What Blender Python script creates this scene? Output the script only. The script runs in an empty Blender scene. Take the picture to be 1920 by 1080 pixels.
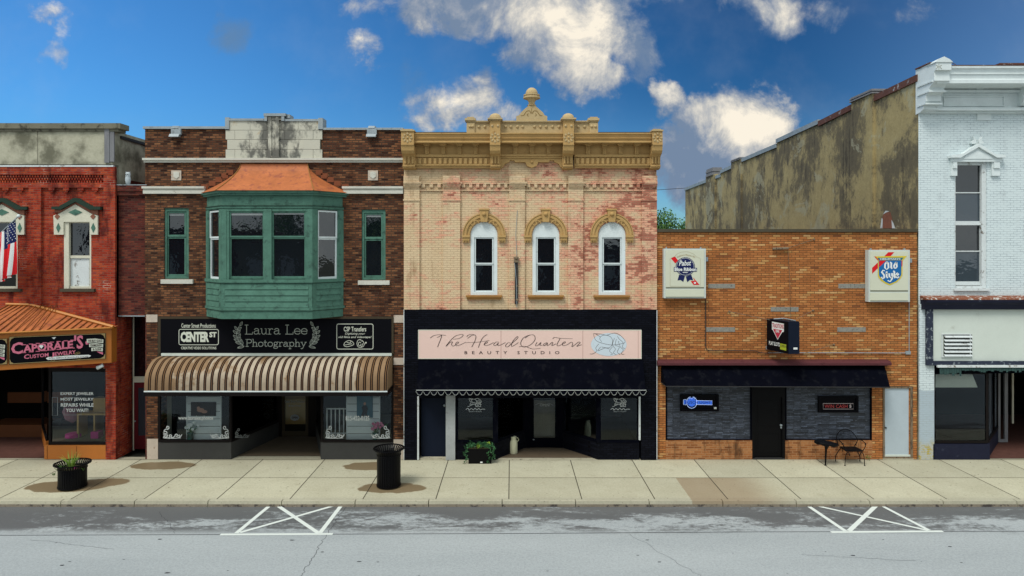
import bpy, math, random
from mathutils import Vector
random.seed(7)
R = math.radians
# ------------------------------------------------------------------ camera, world, sun, exposure
F, D, HZ, HY = 1300.0, 1300.0 / 58.0, 394.0 / 58.0, 467.0      # focal length in photo px, distance to the fronts, eye height, horizon row
sc = bpy.context.scene
col = sc.collection
cd = bpy.data.cameras.new('camera'); cam = bpy.data.objects.new('camera', cd); col.objects.link(cam)
cam.location = (0, -D, HZ); cam.rotation_euler = (R(90), 0, 0)
cd.sensor_width = 36; cd.lens = F / 1920 * 36; cd.shift_y = -73 / 1920
cd.clip_start = .1; cd.clip_end = 2000
sc.camera = cam
sc.view_settings.view_transform = 'Standard'; sc.view_settings.look = 'None'
sc.view_settings.gamma = 1; sc.view_settings.exposure = 0.25
sc.cycles.max_bounces = 6; sc.cycles.transparent_max_bounces = 8

class NT:
    """small helper round a node tree"""
    def __init__(s, nt): s.t = nt
    def n(s, typ, ins=None, **kw):
        nd = s.t.nodes.new(typ)
        for k, v in kw.items(): setattr(nd, k, v)
        for k, v in (ins or {}).items(): s.put(nd.inputs[k], v)
        return nd
    def put(s, sock, v):
        if isinstance(v, bpy.types.NodeSocket): s.t.links.new(v, sock)
        elif isinstance(v, tuple) and len(v) == 3 and sock.type == 'RGBA': sock.default_value = (*v, 1)
        else: sock.default_value = v
    def m(s, op, a, b=0.0, c=None, clamp=False):
        nd = s.n('ShaderNodeMath', operation=op, use_clamp=clamp)
        s.put(nd.inputs[0], a); s.put(nd.inputs[1], b)
        if c is not None: s.put(nd.inputs[2], c)
        return nd.outputs[0]
    def mix(s, f, a, b, blend='MIX'):
        nd = s.n('ShaderNodeMix', data_type='RGBA', blend_type=blend)
        s.put(nd.inputs[0], f); s.put(nd.inputs[6], a); s.put(nd.inputs[7], b)
        return nd.outputs[2]
    def xyz(s, v):
        nd = s.n('ShaderNodeSeparateXYZ'); s.put(nd.inputs[0], v); return nd.outputs
    def comb(s, x, y, z=0.0):
        nd = s.n('ShaderNodeCombineXYZ'); s.put(nd.inputs[0], x); s.put(nd.inputs[1], y); s.put(nd.inputs[2], z); return nd.outputs[0]
    def noise(s, vec, scale, detail=4, rough=.55, dist=0.0):
        nd = s.n('ShaderNodeTexNoise', {'Scale': scale, 'Detail': detail, 'Roughness': rough, 'Distortion': dist})
        s.put(nd.inputs['Vector'], vec); return nd.outputs[0]
    def ramp(s, f, stops, interp='LINEAR'):
        nd = s.n('ShaderNodeValToRGB'); nd.color_ramp.interpolation = interp
        e = nd.color_ramp.elements
        while len(e) < len(stops): e.new(.5)
        for i, (p, c) in enumerate(stops):
            e[i].position = p; e[i].color = (*c, 1) if isinstance(c, tuple) else (c, c, c, 1)
        s.put(nd.inputs[0], f); return nd.outputs[0]
    def smooth(s, v, a, b, lo=0.0, hi=1.0):
        nd = s.n('ShaderNodeMapRange', interpolation_type='SMOOTHSTEP')
        s.put(nd.inputs[0], v); s.put(nd.inputs[1], a); s.put(nd.inputs[2], b); s.put(nd.inputs[3], lo); s.put(nd.inputs[4], hi)
        return nd.outputs[0]

SUN_EL, SUN_AZ = R(56), R(205)
w = bpy.data.worlds.new('World'); sc.world = w; w.use_nodes = True
wn = NT(w.node_tree); w.node_tree.nodes.clear()
sky = wn.n('ShaderNodeTexSky', sky_type='NISHITA', sun_disc=False, sun_elevation=SUN_EL, sun_rotation=SUN_AZ)
sky.air_density = 1.0; sky.dust_density = .6; sky.ozone_density = 3.0
dirv = wn.n('ShaderNodeTexCoord').outputs['Generated']
dx, dy, dz = wn.xyz(dirv)
dyc = wn.m('MAXIMUM', dy, .12)
u = wn.m('DIVIDE', dx, dyc); v = wn.m('DIVIDE', dz, dyc)
uv = wn.comb(u, v)
n1 = wn.noise(uv, 7.0, 7, .6)
n2 = wn.noise(wn.comb(wn.m('ADD', u, 5.3), wn.m('ADD', v, 2.1)), 7.0, 7, .6)
m1 = wn.noise(wn.comb(wn.m('ADD', u, 1.7), v), 34.0, 5, .6); m2 = wn.noise(wn.comb(u, wn.m('ADD', v, 7.7)), 34.0, 5, .6)
fb = wn.noise(wn.comb(wn.m('ADD', u, 9.3), v), 11.0, 12, .66, .35)
fb2 = wn.noise(wn.comb(wn.m('ADD', u, 9.312), wn.m('ADD', v, .016)), 11.0, 12, .66, .35)
fl = wn.noise(wn.comb(wn.m('ADD', u, 3.3), v), 5.5, 5, .6)
ud = wn.m('ADD', wn.m('ADD', u, wn.m('MULTIPLY', wn.m('SUBTRACT', n1, .5), .13)), wn.m('MULTIPLY', wn.m('SUBTRACT', m1, .5), .035))
vd = wn.m('ADD', wn.m('ADD', v, wn.m('MULTIPLY', wn.m('SUBTRACT', n2, .5), .11)), wn.m('MULTIPLY', wn.m('SUBTRACT', m2, .5), .035))
def blobs(lst):
    tot = None
    for (cx, cy, rx, ry, a) in lst:
        du = wn.m('DIVIDE', wn.m('SUBTRACT', ud, (cx - 960) / F), rx / F)
        dv = wn.m('DIVIDE', wn.m('SUBTRACT', vd, (HY - cy) / F), ry / F)
        r2 = wn.m('ADD', wn.m('MULTIPLY', du, du), wn.m('MULTIPLY', dv, dv))
        b = wn.m('MULTIPLY', wn.m('MAXIMUM', wn.m('SUBTRACT', 1.0, wn.m('MULTIPLY', r2, .5)), 0.0), a)
        tot = b if tot is None else wn.m('MAXIMUM', tot, b)
    return tot
dens = blobs([(80, 18, 42, 22, .62), (118, 55, 26, 22, .5), (98, 100, 30, 32, .6), (690, 20, 60, 32, .68), (665, 88, 44, 30, .72), (745, 12, 28, 16, .55),
              (850, 12, 95, 38, 1.0), (950, 20, 70, 46, 1.15), (1060, 35, 115, 88, 1.7), (1085, 118, 66, 58, 1.4), (1190, 85, 44, 70, .8),
              (800, 205, 66, 44, .88), (880, 190, 62, 52, .95), (905, 150, 36, 34, .78), (958, 205, 50, 28, .9), (850, 228, 96, 30, .95),
              (1255, 182, 40, 38, 1.3), (1335, 232, 66, 50, 1.5), (1395, 236, 82, 74, 1.8), (1345, 298, 135, 66, 1.6), (1295, 345, 75, 42, 1.1), (1445, 275, 54, 54, 1.5),
              (1440, 8, 84, 34, .85), (1470, 35, 50, 34, .75), (1550, 25, 44, 30, .6), (1700, 28, 54, 28, .5), (1000, -60, 420, 60, .8)])
mask = wn.smooth(wn.m('ADD', dens, wn.m('MULTIPLY', wn.m('SUBTRACT', fb, .5), 1.7)), .20, .95)
lit = blobs([(80, 14, 40, 22, .7), (118, 55, 26, 22, .7), (98, 100, 30, 32, .7), (690, 15, 60, 32, .7), (665, 85, 44, 30, .75), (1030, 30, 95, 60, 1.05), (1090, 75, 75, 85, 1.3),
             (870, 195, 120, 50, .8), (958, 205, 46, 24, .8), (1255, 175, 34, 34, 1.0), (1330, 215, 45, 30, .9), (1400, 228, 86, 60, 1.25), (1445, 262, 44, 50, 1.0),
             (1480, 20, 50, 34, .8), (1440, 8, 60, 24, .6), (1700, 24, 44, 22, .5)])
litn = wn.m('ADD', wn.m('MULTIPLY', lit, .72), wn.m('ADD', wn.m('MULTIPLY', wn.m('SUBTRACT', fl, .5), .9), wn.m('MULTIPLY', wn.m('SUBTRACT', fb, fb2), 1.7)))
ccol = wn.ramp(wn.m('ADD', litn, wn.m('MULTIPLY', wn.m('SUBTRACT', fb, .5), .5)), [(0.0, (1.5, 2.1, 3.1)), (.25, (2.5, 2.9, 3.6)), (.52, (4.6, 4.6, 4.5)), (.85, (8.2, 7.5, 6.3))])
# clear sky: the sky texture, deepened away from the left of the view as in the photograph
side = wn.smooth(u, -.75, .45)
tint = wn.mix(side, (.36, .90, 1.34), (.085, .27, .45))
tint = wn.mix(wn.smooth(u, .35, .85), tint, (.36, .52, .68))
lowtint = wn.smooth(v, .24, .03)
tint = wn.mix(wn.m('MULTIPLY', lowtint, .8), tint, (.42, .72, .92))
clear = wn.mix(1.0, sky.outputs[0], tint, 'MULTIPLY')
faint = wn.m('MULTIPLY', wn.smooth(fl, .45, .8), .10)
clear = wn.mix(faint, clear, (4.2, 4.6, 5.2))
gm = wn.m('MULTIPLY', wn.smooth(wn.m('ADD', blobs([(440, 60, 44, 48, .9), (770, 175, 40, 62, .7)]), wn.m('MULTIPLY', wn.m('SUBTRACT', fb, .5), 1.6)), .25, 1.15), .6)
clear = wn.mix(gm, clear, (1.2, 1.9, 2.7))
front = wn.mix(mask, clear, ccol)
# overhead and behind the camera the sky is a bright broken overcast
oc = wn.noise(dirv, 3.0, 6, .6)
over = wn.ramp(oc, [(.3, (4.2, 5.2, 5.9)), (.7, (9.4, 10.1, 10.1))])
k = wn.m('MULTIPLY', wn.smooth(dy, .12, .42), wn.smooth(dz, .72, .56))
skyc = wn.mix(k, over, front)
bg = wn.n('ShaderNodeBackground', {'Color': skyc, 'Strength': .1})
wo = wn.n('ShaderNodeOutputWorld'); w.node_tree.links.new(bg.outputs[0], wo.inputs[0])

sd = bpy.data.lights.new('sun', 'SUN'); sun = bpy.data.objects.new('sun', sd); col.objects.link(sun)
sd.energy = 2.0; sd.angle = R(20); sd.color = (1, .97, .90)
sv = Vector((-.42, -.62, 0)).normalized() * math.cos(SUN_EL) + Vector((0, 0, math.sin(SUN_EL)))
sun.rotation_euler = sv.to_track_quat('Z', 'Y').to_euler()
sky.sun_rotation = math.atan2(sv.x, sv.y)

# ------------------------------------------------------------------ photo measures to metres
def X(px, y=0.0): return (px - 960) * (D + y) / F
def Z(py, y=0.0): return HZ - (py - HY) * (D + y) / F
def G(px, py, z=0.0):                       # point on the ground level z
    d = (HZ - z) * F / (py - HY); return ((px - 960) * d / F, d - D)

# ------------------------------------------------------------------ materials
MATS = {}
def newmat(name):
    m = bpy.data.materials.new(name); m.use_nodes = True
    m.node_tree.nodes.clear(); MATS[name] = m
    t = NT(m.node_tree)
    out = t.n('ShaderNodeOutputMaterial'); b = t.n('ShaderNodeBsdfPrincipled')
    m.node_tree.links.new(b.outputs[0], out.inputs[0])
    t.b = b; t.out = out
    t.pos = t.n('ShaderNodeNewGeometry').outputs['Position']
    return m, t
def bump(t, h, strength=.3, dist=.01):
    nd = t.n('ShaderNodeBump', {'Strength': strength, 'Distance': dist}); t.put(nd.inputs['Height'], h)
    t.t.links.new(nd.outputs[0], t.b.inputs['Normal'])
def plain(name, c, rough=.7, amt=.25, scale=3.0, dirt=None, metal=0.0, spec=.12, bs=.25, fine=24.0, streak=False):
    m, t = newmat(name)
    p = t.pos
    if streak:
        x, y, z = t.xyz(p); p = t.comb(t.m('MULTIPLY', t.m('ADD', x, y), 2.2), t.m('MULTIPLY', y, 2.2), t.m('MULTIPLY', z, .35))
    a = t.noise(p, scale, 5, .6); f = t.noise(t.pos, fine, 3, .7)
    k = t.m('ADD', 1 - amt, t.m('MULTIPLY', a, 2 * amt))
    k = t.m('MULTIPLY', k, t.m('ADD', 1 - amt * .6, t.m('MULTIPLY', f, 1.2 * amt)))
    c1 = t.mix(1.0, c, t.comb(k, k, k), 'MULTIPLY')
    if dirt: c1 = t.mix(t.smooth(t.noise(p, scale * 1.7, 6, .65), dirt[1], dirt[1] + .14), c1, dirt[0])
    t.put(t.b.inputs['Base Color'], c1); t.b.inputs['Roughness'].default_value = rough
    t.b.inputs['Metallic'].default_value = metal; t.b.inputs['Specular IOR Level'].default_value = spec
    bump(t, f, bs, .004)
    return m
def brickmat(name, pal, mortar, bw=.215, bh=.072, ms=.010, grime=((.03, .025, .02), .62, .5), big=.25, paint=None, rough=.85, shift=0.0, mblend=None):
    m, t = newmat(name)
    x, y, z = t.xyz(t.pos)
    h = t.m('ADD', x, y); vec = t.comb(t.m('ADD', h, 50.0 + shift), t.m('ADD', z, 20.0))
    wob = t.noise(t.pos, 3.0, 2); vec2 = t.comb(t.m('ADD', h, 50.0 + shift), t.m('ADD', t.m('ADD', z, 20.0), t.m('MULTIPLY', wob, .02)))
    br = t.n('ShaderNodeTexBrick', {'Color1': (0, 0, 0), 'Color2': (1, 1, 1), 'Mortar': (.5, .5, .5), 'Scale': 1.0, 'Mortar Size': ms,
                                    'Mortar Smooth': .15, 'Bias': 0.0, 'Brick Width': bw, 'Row Height': bh})
    t.put(br.inputs['Vector'], vec2)
    c = t.ramp(br.outputs['Color'], pal)
    lg = t.noise(t.pos, .7, 5, .6); fn = t.noise(t.pos, 15.0, 7, .82)
    k = t.m('MULTIPLY', t.m('ADD', 1 - big, t.m('MULTIPLY', lg, 2 * big)), t.m('ADD', .45, t.m('MULTIPLY', fn, 1.1)))
    c = t.mix(1.0, c, t.comb(k, k, k), 'MULTIPLY')
    mc = mortar
    if mblend:                               # mortar darker or paler in patches
        mc = t.mix(t.smooth(t.noise(t.pos, 1.1, 4, .6), mblend[1], mblend[1] + .15), mortar, mblend[0])
    fac = br.outputs['Fac']
    if paint: c, fac, rough = paint(t, c, fac, x, y, z)
    c = t.mix(fac, c, mc)
    if grime:
        gx = t.comb(t.m('MULTIPLY', h, 1.6), t.m('MULTIPLY', z, .45))
        g = t.m('MULTIPLY', t.smooth(t.noise(gx, 1.6, 6, .65), grime[1], grime[1] + .2), grime[2])
        c = t.mix(g, c, grime[0])
    t.put(t.b.inputs['Base Color'], c); t.put(t.b.inputs['Roughness'], rough); t.b.inputs['Specular IOR Level'].default_value = .06
    bump(t, t.m('ADD', t.m('MULTIPLY', br.outputs['Fac'], -1.0), t.m('MULTIPLY', fn, .35)), .7, .008)
    return m

# bricks
brickmat('red_brick', [(0, (.24, .026, .014)), (.5, (.38, .045, .020)), (.85, (.44, .08, .030)), (1, (.28, .05, .04))], (.24, .085, .06), ms=.009, grime=((.05, .010, .010), .47, .75), big=.5, mblend=((.55, .38, .30), .57))
brickmat('brown_brick', [(0, (.035, .014, .010)), (.25, (.085, .034, .020)), (.55, (.16, .062, .030)), (.85, (.24, .105, .048)), (1, (.05, .02, .014))], (.060, .042, .03), ms=.012, grime=((.03, .012, .008), .50, .6), big=.6, bw=.21)
brickmat('maroon_brick', [(0, (.045, .014, .014)), (.4, (.11, .025, .020)), (.8, (.17, .045, .028)), (1, (.06, .03, .026))], (.085, .04, .03), ms=.010, big=.35)
brickmat('orange_brick', [(0, (.33, .118, .038)), (.40, (.41, .150, .048)), (.76, (.47, .185, .060)), (.83, (.51, .235, .080)), (.88, (.57, .33, .14)), (.94, (.50, .26, .09)), (.97, (.28, .10, .035)), (1, (.20, .07, .03))],
         (.12, .065, .030), bw=.245, bh=.0735, ms=.008, grime=((.14, .06, .025), .58, .5), big=.16)
brickmat('orange_brick_base', [(0, (.22, .08, .03)), (.5, (.36, .14, .05)), (1, (.44, .20, .08))], (.40, .22, .11), bw=.245, bh=.0735, ms=.009, grime=((.045, .022, .014), .48, .8), big=.3)
brickmat('black_brick', [(0, (.003, .0035, .0065)), (1, (.007, .008, .014))], (.0025, .0025, .004), ms=.010, grime=None, rough=.55, big=.2)
def cream(t, c, fac, x, y, z):
    a = t.noise(t.comb(t.m('MULTIPLY', x, .75), y, t.m('MULTIPLY', z, 1.0)), .85, 7, .62, .3)
    b = t.noise(t.comb(t.m('MULTIPLY', x, .55), y, z), 7.0, 6, .72)
    grad = t.m('MULTIPLY', t.m('ADD', t.m('MULTIPLY', t.smooth(x, -2.0, 4.5), .14), t.m('MULTIPLY', t.smooth(z, 5.2, 9.0), .02)), 1.0)
    wn_ = t.n('ShaderNodeTexWhiteNoise', noise_dimensions='2D'); rowi = t.m('FLOOR', t.m('DIVIDE', z, .072)); t.put(wn_.inputs['Vector'], t.comb(t.m('FLOOR', t.m('ADD', t.m('DIVIDE', t.m('ADD', x, y), .215), t.m('MULTIPLY', t.m('MODULO', rowi, 2.0), .5))), rowi))
    s = t.m('ADD', t.m('ADD', t.m('ADD', t.m('ADD', a, .025), t.m('MULTIPLY', t.m('SUBTRACT', b, .5), .55)), grad), t.m('MULTIPLY', t.m('SUBTRACT', wn_.outputs[0], .5), .13))
    peel = t.m('MULTIPLY', t.smooth(s, .52, .72), .75)
    hard = t.m('MULTIPLY', t.m('MAXIMUM', t.smooth(s, .715, .745), t.smooth(t.noise(t.comb(t.m('MULTIPLY', x, .5), y, z), 9.0, 5, .75), .685, .71)), .8)
    pc = t.mix(t.noise(t.pos, 1.3, 5, .6), (.60, .42, .235), (.74, .59, .39))
    pinkish = t.mix(1.0, c, (2.6, 2.2, 2.1), 'MULTIPLY')
    cc = t.mix(peel, pc, t.mix(.6, pinkish, (.66, .40, .28)))
    cc = t.mix(hard, cc, c)
    joint = t.m('MULTIPLY', fac, t.m('ADD', .38, t.m('MULTIPLY', peel, .35)))
    return cc, joint, .8
brickmat('cream_brick', [(0, (.26, .065, .045)), (1, (.40, .12, .08))], (.30, .20, .13), ms=.010, paint=cream, grime=((.24, .13, .06), .55, .6), big=.2)
def whitep(t, c, fac, x, y, z):
    b = t.noise(t.comb(t.m('MULTIPLY', x, .4), y, z), 12.0, 5, .75)
    nz = t.m('MULTIPLY', t.noise(t.pos, 2.0, 3), .35)
    lowr = t.smooth(t.m('ADD', z, nz), 2.44, 2.40)
    cc = t.mix(t.m('MULTIPLY', lowr, .9), (.65, .73, .74), (.39, .47, .53))
    yl = t.smooth(t.m('ADD', z, t.m('MULTIPLY', nz, 1.2)), .95, .55)
    yc = t.mix(t.smooth(t.noise(t.pos, 7.0, 4, .7), .46, .52), (.46, .37, .10), (.48, .48, .42))
    cc = t.mix(yl, cc, yc)
    chip = t.m('MULTIPLY', t.smooth(b, .68, .71), .6)
    cc = t.mix(chip, cc, (.22, .20, .18))
    return cc, t.m('MULTIPLY', fac, t.smooth(t.noise(t.comb(t.m('MULTIPLY', x, .5), y, z), 4.5, 5, .7), .36, .62, .12, .95)), .7
brickmat('white_brick', [(0, (.5, .5, .5)), (1, (.6, .6, .6))], (.38, .44, .47), ms=.009, paint=whitep, grime=((.34, .37, .38), .56, .4), big=.2)

# stucco of the long party wall: ochre render with dark runs from the parapet, pale patches
m, t = newmat('stained_stucco')
x, y, z = t.xyz(t.pos)
lf = t.noise(t.comb(t.m('MULTIPLY', t.m('ADD', x, y), .42), t.m('MULTIPLY', z, .26)), 1.15, 11, .78, .15)
st = t.noise(t.comb(t.m('MULTIPLY', t.m('ADD', x, y), 2.6), t.m('MULTIPLY', z, .16)), 1.6, 6, .7)
fn = t.noise(t.pos, 7.0, 9, .82)
c = t.mix(t.noise(t.pos, 1.3, 8, .7), (.27, .205, .085), (.45, .365, .18))
c = t.mix(t.smooth(t.m('ADD', lf, t.m('MULTIPLY', t.m('SUBTRACT', fn, .5), .35)), .44, .56, 0, .85), c, (.080, .066, .045))
c = t.mix(t.smooth(t.m('ADD', st, t.m('MULTIPLY', t.m('SUBTRACT', lf, .5), .5)), .56, .68, 0, .85), c, (.030, .024, .018))
pt = t.noise(t.comb(t.m('ADD', x, y), z), .42, 6, .7, .5)
c = t.mix(t.smooth(pt, .57, .60, 0, .62), c, (.36, .34, .23))
k = t.m('ADD', .3, t.m('MULTIPLY', fn, 1.4)); c = t.mix(1.0, c, t.comb(k, k, k), 'MULTIPLY')
t.put(t.b.inputs['Base Color'], c); t.b.inputs['Roughness'].default_value = .92
bump(t, fn, .6, .02)
# parapet stucco of the jeweller
m, t = newmat('grey_stucco')
fn = t.noise(t.pos, 14.0, 5, .7); lf = t.noise(t.pos, 1.3, 6, .62)
c = t.mix(t.smooth(lf, .40, .66), (.46, .44, .33), (.13, .125, .085))
c = t.mix(t.smooth(fn, .3, .8, 0, .3), c, (.16, .15, .10))
t.put(t.b.inputs['Base Color'], c); t.b.inputs['Roughness'].default_value = .9; bump(t, fn, .4, .01)
# limestone, blackened
m, t = newmat('stained_limestone')
x, y, z = t.xyz(t.pos)
fn = t.noise(t.pos, 16.0, 5, .7); lf = t.noise(t.comb(t.m('MULTIPLY', x, 1.2), y, t.m('MULTIPLY', z, .8)), 1.6, 7, .7)
c = t.mix(t.noise(t.pos, 2.2, 4), (.46, .45, .38), (.58, .55, .44))
cen = t.smooth(t.m('ABSOLUTE', t.m('ADD', x, 7.68)), 1.3, .1, 0, .16)
c = t.mix(t.smooth(t.m('ADD', lf, cen), .52, .68, 0, .85), c, (.06, .06, .055))
c = t.mix(t.smooth(t.noise(t.pos, 2.9, 3), .66, .74, 0, .5), c, (.42, .27, .10))
t.put(t.b.inputs['Base Color'], c); t.b.inputs['Roughness'].default_value = .85; bump(t, fn, .3, .006)

# road
m, t = newmat('asphalt')
x, y, z = t.xyz(t.pos)
fn = t.noise(t.pos, 19.0, 7, .88); sp = t.noise(t.comb(t.m('MULTIPLY', x, .6), y), 9.0, 7, .8)
lf = t.noise(t.comb(t.m('MULTIPLY', x, .25), y), .55, 5, .6)
c = t.mix(lf, (.265, .29, .30), (.41, .435, .44))
k = t.m('ADD', .30, t.m('MULTIPLY', fn, 1.4)); c = t.mix(1.0, c, t.comb(k, k, k), 'MULTIPLY')
c = t.mix(t.smooth(sp, .60, .70, 0, .45), c, (.16, .17, .175))
c = t.mix(t.smooth(y, -9.0, -6.2, .10, 0), c, (.10, .12, .14))
damp = t.noise(t.comb(t.m('MULTIPLY', x, .42), t.m('MULTIPLY', y, 1.5)), .9, 9, .72, .5)
lane = t.smooth(y, -5.62, -5.1)
curb = t.smooth(y, -4.9, -3.75, -.01, .13)
lft = t.smooth(x, -4.5, -9.0, 0, .07)
dm = t.m('MULTIPLY', t.smooth(t.m('ADD', t.m('ADD', t.m('ADD', damp, curb), lft), t.m('MULTIPLY', t.m('SUBTRACT', sp, .5), .60)), .43, .58), lane)
c = t.mix(t.m('MULTIPLY', dm, .9), c, (.085, .086, .088))
t.put(t.b.inputs['Base Color'], c)
t.put(t.b.inputs['Roughness'], t.m('SUBTRACT', .85, t.m('MULTIPLY', dm, .30)))
bump(t, fn, .5, .01)
# sidewalk concrete with wet marks round the planter, the bin and below the awning drips
def wetmarks(t, x, y, lst):
    tot = None
    nz = t.noise(t.pos, 2.6, 4, .6); nz2 = t.noise(t.comb(t.m('ADD', x, 31.0), y), 2.2, 4, .6)
    xx = t.m('ADD', x, t.m('MULTIPLY', t.m('SUBTRACT', nz, .5), .35)); yy = t.m('ADD', y, t.m('MULTIPLY', t.m('SUBTRACT', nz2, .5), .3))
    for (cx, cy, rx, ry) in lst:
        a = t.m('DIVIDE', t.m('SUBTRACT', xx, cx), rx); b = t.m('DIVIDE', t.m('SUBTRACT', yy, cy), ry)
        r = t.m('ADD', t.m('MULTIPLY', a, a), t.m('MULTIPLY', b, b))
        s = t.smooth(r, 1.08, .92)
        tot = s if tot is None else t.m('MAXIMUM', tot, s)
    return tot
m, t = newmat('concrete')
x, y, z = t.xyz(t.pos)
fn = t.noise(t.pos, 17.0, 7, .86); lf = t.noise(t.pos, .9, 8, .68)
c = t.mix(lf, (.385, .355, .245), (.57, .545, .405))
slab = t.n('ShaderNodeTexWhiteNoise', noise_dimensions='2D')
t.put(slab.inputs['Vector'], t.comb(t.m('FLOOR', t.m('DIVIDE', t.m('ADD', x, .086), 1.983)), t.m('FLOOR', t.m('DIVIDE', y, 1.82))))
k = t.m('MULTIPLY', t.m('ADD', .42, t.m('MULTIPLY', fn, 1.16)), t.m('ADD', .86, t.m('MULTIPLY', slab.outputs[0], .22)))
c = t.mix(1.0, c, t.comb(k, k, k), 'MULTIPLY')
c = t.mix(t.smooth(t.noise(t.pos, 2.3, 8, .75), .54, .72, 0, .45), c, (.27, .23, .15))
c = t.mix(t.smooth(t.noise(t.pos, 11.0, 2, .4), .70, .73, 0, .75), c, (.12, .10, .075))
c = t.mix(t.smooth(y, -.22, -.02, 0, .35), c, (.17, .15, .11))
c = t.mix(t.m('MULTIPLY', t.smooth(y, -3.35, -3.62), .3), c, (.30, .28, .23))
w1 = G(125, 912); w2 = G(728, 915); w3 = G(305, 873); w4 = G(690, 874)
wet = wetmarks(t, x, y, [(w1[0], w1[1], 1.15, .50), (w2[0] + .1, w2[1], .98, .42), (w3[0], w3[1], 1.0, .40), (w4[0], w4[1], .75, .42), (w1[0] + .9, w1[1] + .35, .7, .35)])
c = t.mix(t.m('MULTIPLY', wet, .90), c, (.17, .115, .055))
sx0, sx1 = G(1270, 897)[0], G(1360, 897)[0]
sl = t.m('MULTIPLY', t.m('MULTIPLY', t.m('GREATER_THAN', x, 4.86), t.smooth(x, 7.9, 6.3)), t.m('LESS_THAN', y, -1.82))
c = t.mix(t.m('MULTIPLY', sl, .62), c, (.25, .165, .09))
t.put(t.b.inputs['Base Color'], c)
t.put(t.b.inputs['Roughness'], t.m('SUBTRACT', .88, t.m('MULTIPLY', wet, .35)))
bump(t, fn, .35, .006)
plain('curb_concrete', (.42, .39, .29), .85, .3, 3, dirt=((.09, .08, .07), .55))
plain('joint', (.05, .042, .03), .95, .2)
plain('crack', (.04, .04, .045), .95, .2)
m, t = newmat('road_paint')
fn = t.noise(t.pos, 30.0, 5, .75)
c = t.mix(t.smooth(fn, .60, .72, 0, .5), (.66, .70, .66), (.30, .33, .33))
t.put(t.b.inputs['Base Color'], c); t.b.inputs['Roughness'].default_value = .7
plain('dirt_ground', (.12, .12, .09), .95, .3, .4)
plain('pavers', (.10, .045, .035), .9, .35, 5)

# paints and others
plain('ochre_paint', (.46, .29, .115), .6, .25, 2.5, dirt=((.30, .155, .05), .60))
plain('ochre_sill', (.33, .165, .05), .65, .2, 3)
plain('ochre_groove', (.20, .12, .035), .8, .15)
plain('pale_ochre', (.47, .35, .185), .65, .25, 2.5, dirt=((.30, .18, .08), .60))
plain('green_paint', (.080, .178, .134), .7, .42, 3.0, dirt=((.05, .105, .082), .54), fine=14)
plain('green_dark', (.022, .042, .030), .6, .1)
plain('white_paint', (.66, .72, .72), .55, .14, 2.5, dirt=((.45, .48, .47), .62))
plain('peeling_white', (.62, .66, .66), .7, .12, 3.0, dirt=((.16, .135, .11), .56))
plain('cream_paint', (.62, .60, .48), .6, .15, 3.0, dirt=((.25, .22, .14), .66))
plain('white_stone', (.56, .55, .48), .7, .2, 3.0, dirt=((.22, .20, .16), .62))
plain('stone_block', (.52, .44, .36), .8, .2, 4.0, dirt=((.30, .20, .14), .58))
plain('metal_flash', (.30, .34, .36), .55, .3, 3.0, dirt=((.14, .15, .15), .58), metal=.2)
plain('rusty_flash', (.12, .055, .042), .7, .3, 3.0, dirt=((.45, .47, .48), .58))
plain('dark_metal', (.035, .035, .035), .5, .2)
plain('piping_grey', (.40, .42, .40), .6, .1)
plain('black_metal', (.003, .003, .004), .4, .1, spec=.12, bs=.1)
plain('weathered_wood', (.20, .20, .21), .85, .35, 4.0, streak=True)
plain('weathered_frame', (.20, .15, .10), .8, .35, 5.0, dirt=((.05, .035, .025), .5), streak=True)
plain('coping', (.18, .17, .125), .9, .3, 2.5, dirt=((.07, .065, .05), .52))
plain('dark_coping', (.075, .065, .045), .9, .3, 2.5)
plain('copper_orange', (.43, .135, .048), .55, .38, 3.0, dirt=((.29, .085, .045), .52), spec=.2, fine=13)
plain('copper_flash', (.20, .065, .03), .6, .25, 4)
plain('orange_metal', (.42, .135, .020), .45, .12, 1.5, spec=.4)
plain('orange_trim', (.50, .185, .025), .45, .12, 1.5, spec=.4)
plain('orange_seam', (.16, .05, .012), .6, .1)
plain('sign_black', (.004, .004, .006), .5, .1, spec=.06)
plain('bronze_frame', (.055, .042, .026), .5, .15)
plain('dark_frame', (.008, .006, .006), .5, .15, spec=.1)
plain('bulkhead_grey', (.052, .052, .050), .6, .15, 2.0)
plain('fabric_black', (.0020, .0024, .0055), .9, .4, 2.0, dirt=((.0065, .007, .010), .52), spec=.03)
plain('letter_cream', (.62, .64, .54), .6, .06)
plain('letter_soft', (.46, .49, .42), .6, .06)
plain('letter_white', (.74, .76, .74), .6, .04)
plain('decal_white', (.60, .63, .62), .6, .08)
plain('decal_dim', (.30, .32, .32), .6, .08)
plain('letter_pink', (.62, .17, .25), .5, .08)
plain('gold', (.34, .25, .11), .5, .2)
plain('sign_pink', (.78, .56, .49), .55, .05, 1.5)
plain('sign_blue', (.58, .66, .72), .55, .04)
plain('ink', (.045, .025, .025), .6, .05)
plain('seam_pink', (.45, .27, .23), .7, .05)
plain('lightbox', (.60, .61, .48), .45, .05, 2.0)
plain('lightbox_frame', (.56, .60, .56), .5, .12, 2.0)
plain('lightbox_edge', (.27, .27, .20), .6, .1)
plain('navy', (.012, .018, .085), .5, .05)
plain('sign_red', (.62, .015, .02), .5, .05)
plain('shield_blue', (.012, .13, .36), .5, .05)
plain('shield_teal', (.02, .15, .20), .5, .05)
plain('yellow', (.66, .50, .03), .5, .05)
plain('lime', (.36, .42, .03), .5, .1)
plain('bar_red', (.46, .03, .06), .5, .1)
plain('sign_side', (.006, .010, .022), .5, .15)
plain('maroon_metal', (.095, .030, .034), .5, .25, 3.0, dirt=((.05, .016, .018), .58))
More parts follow.
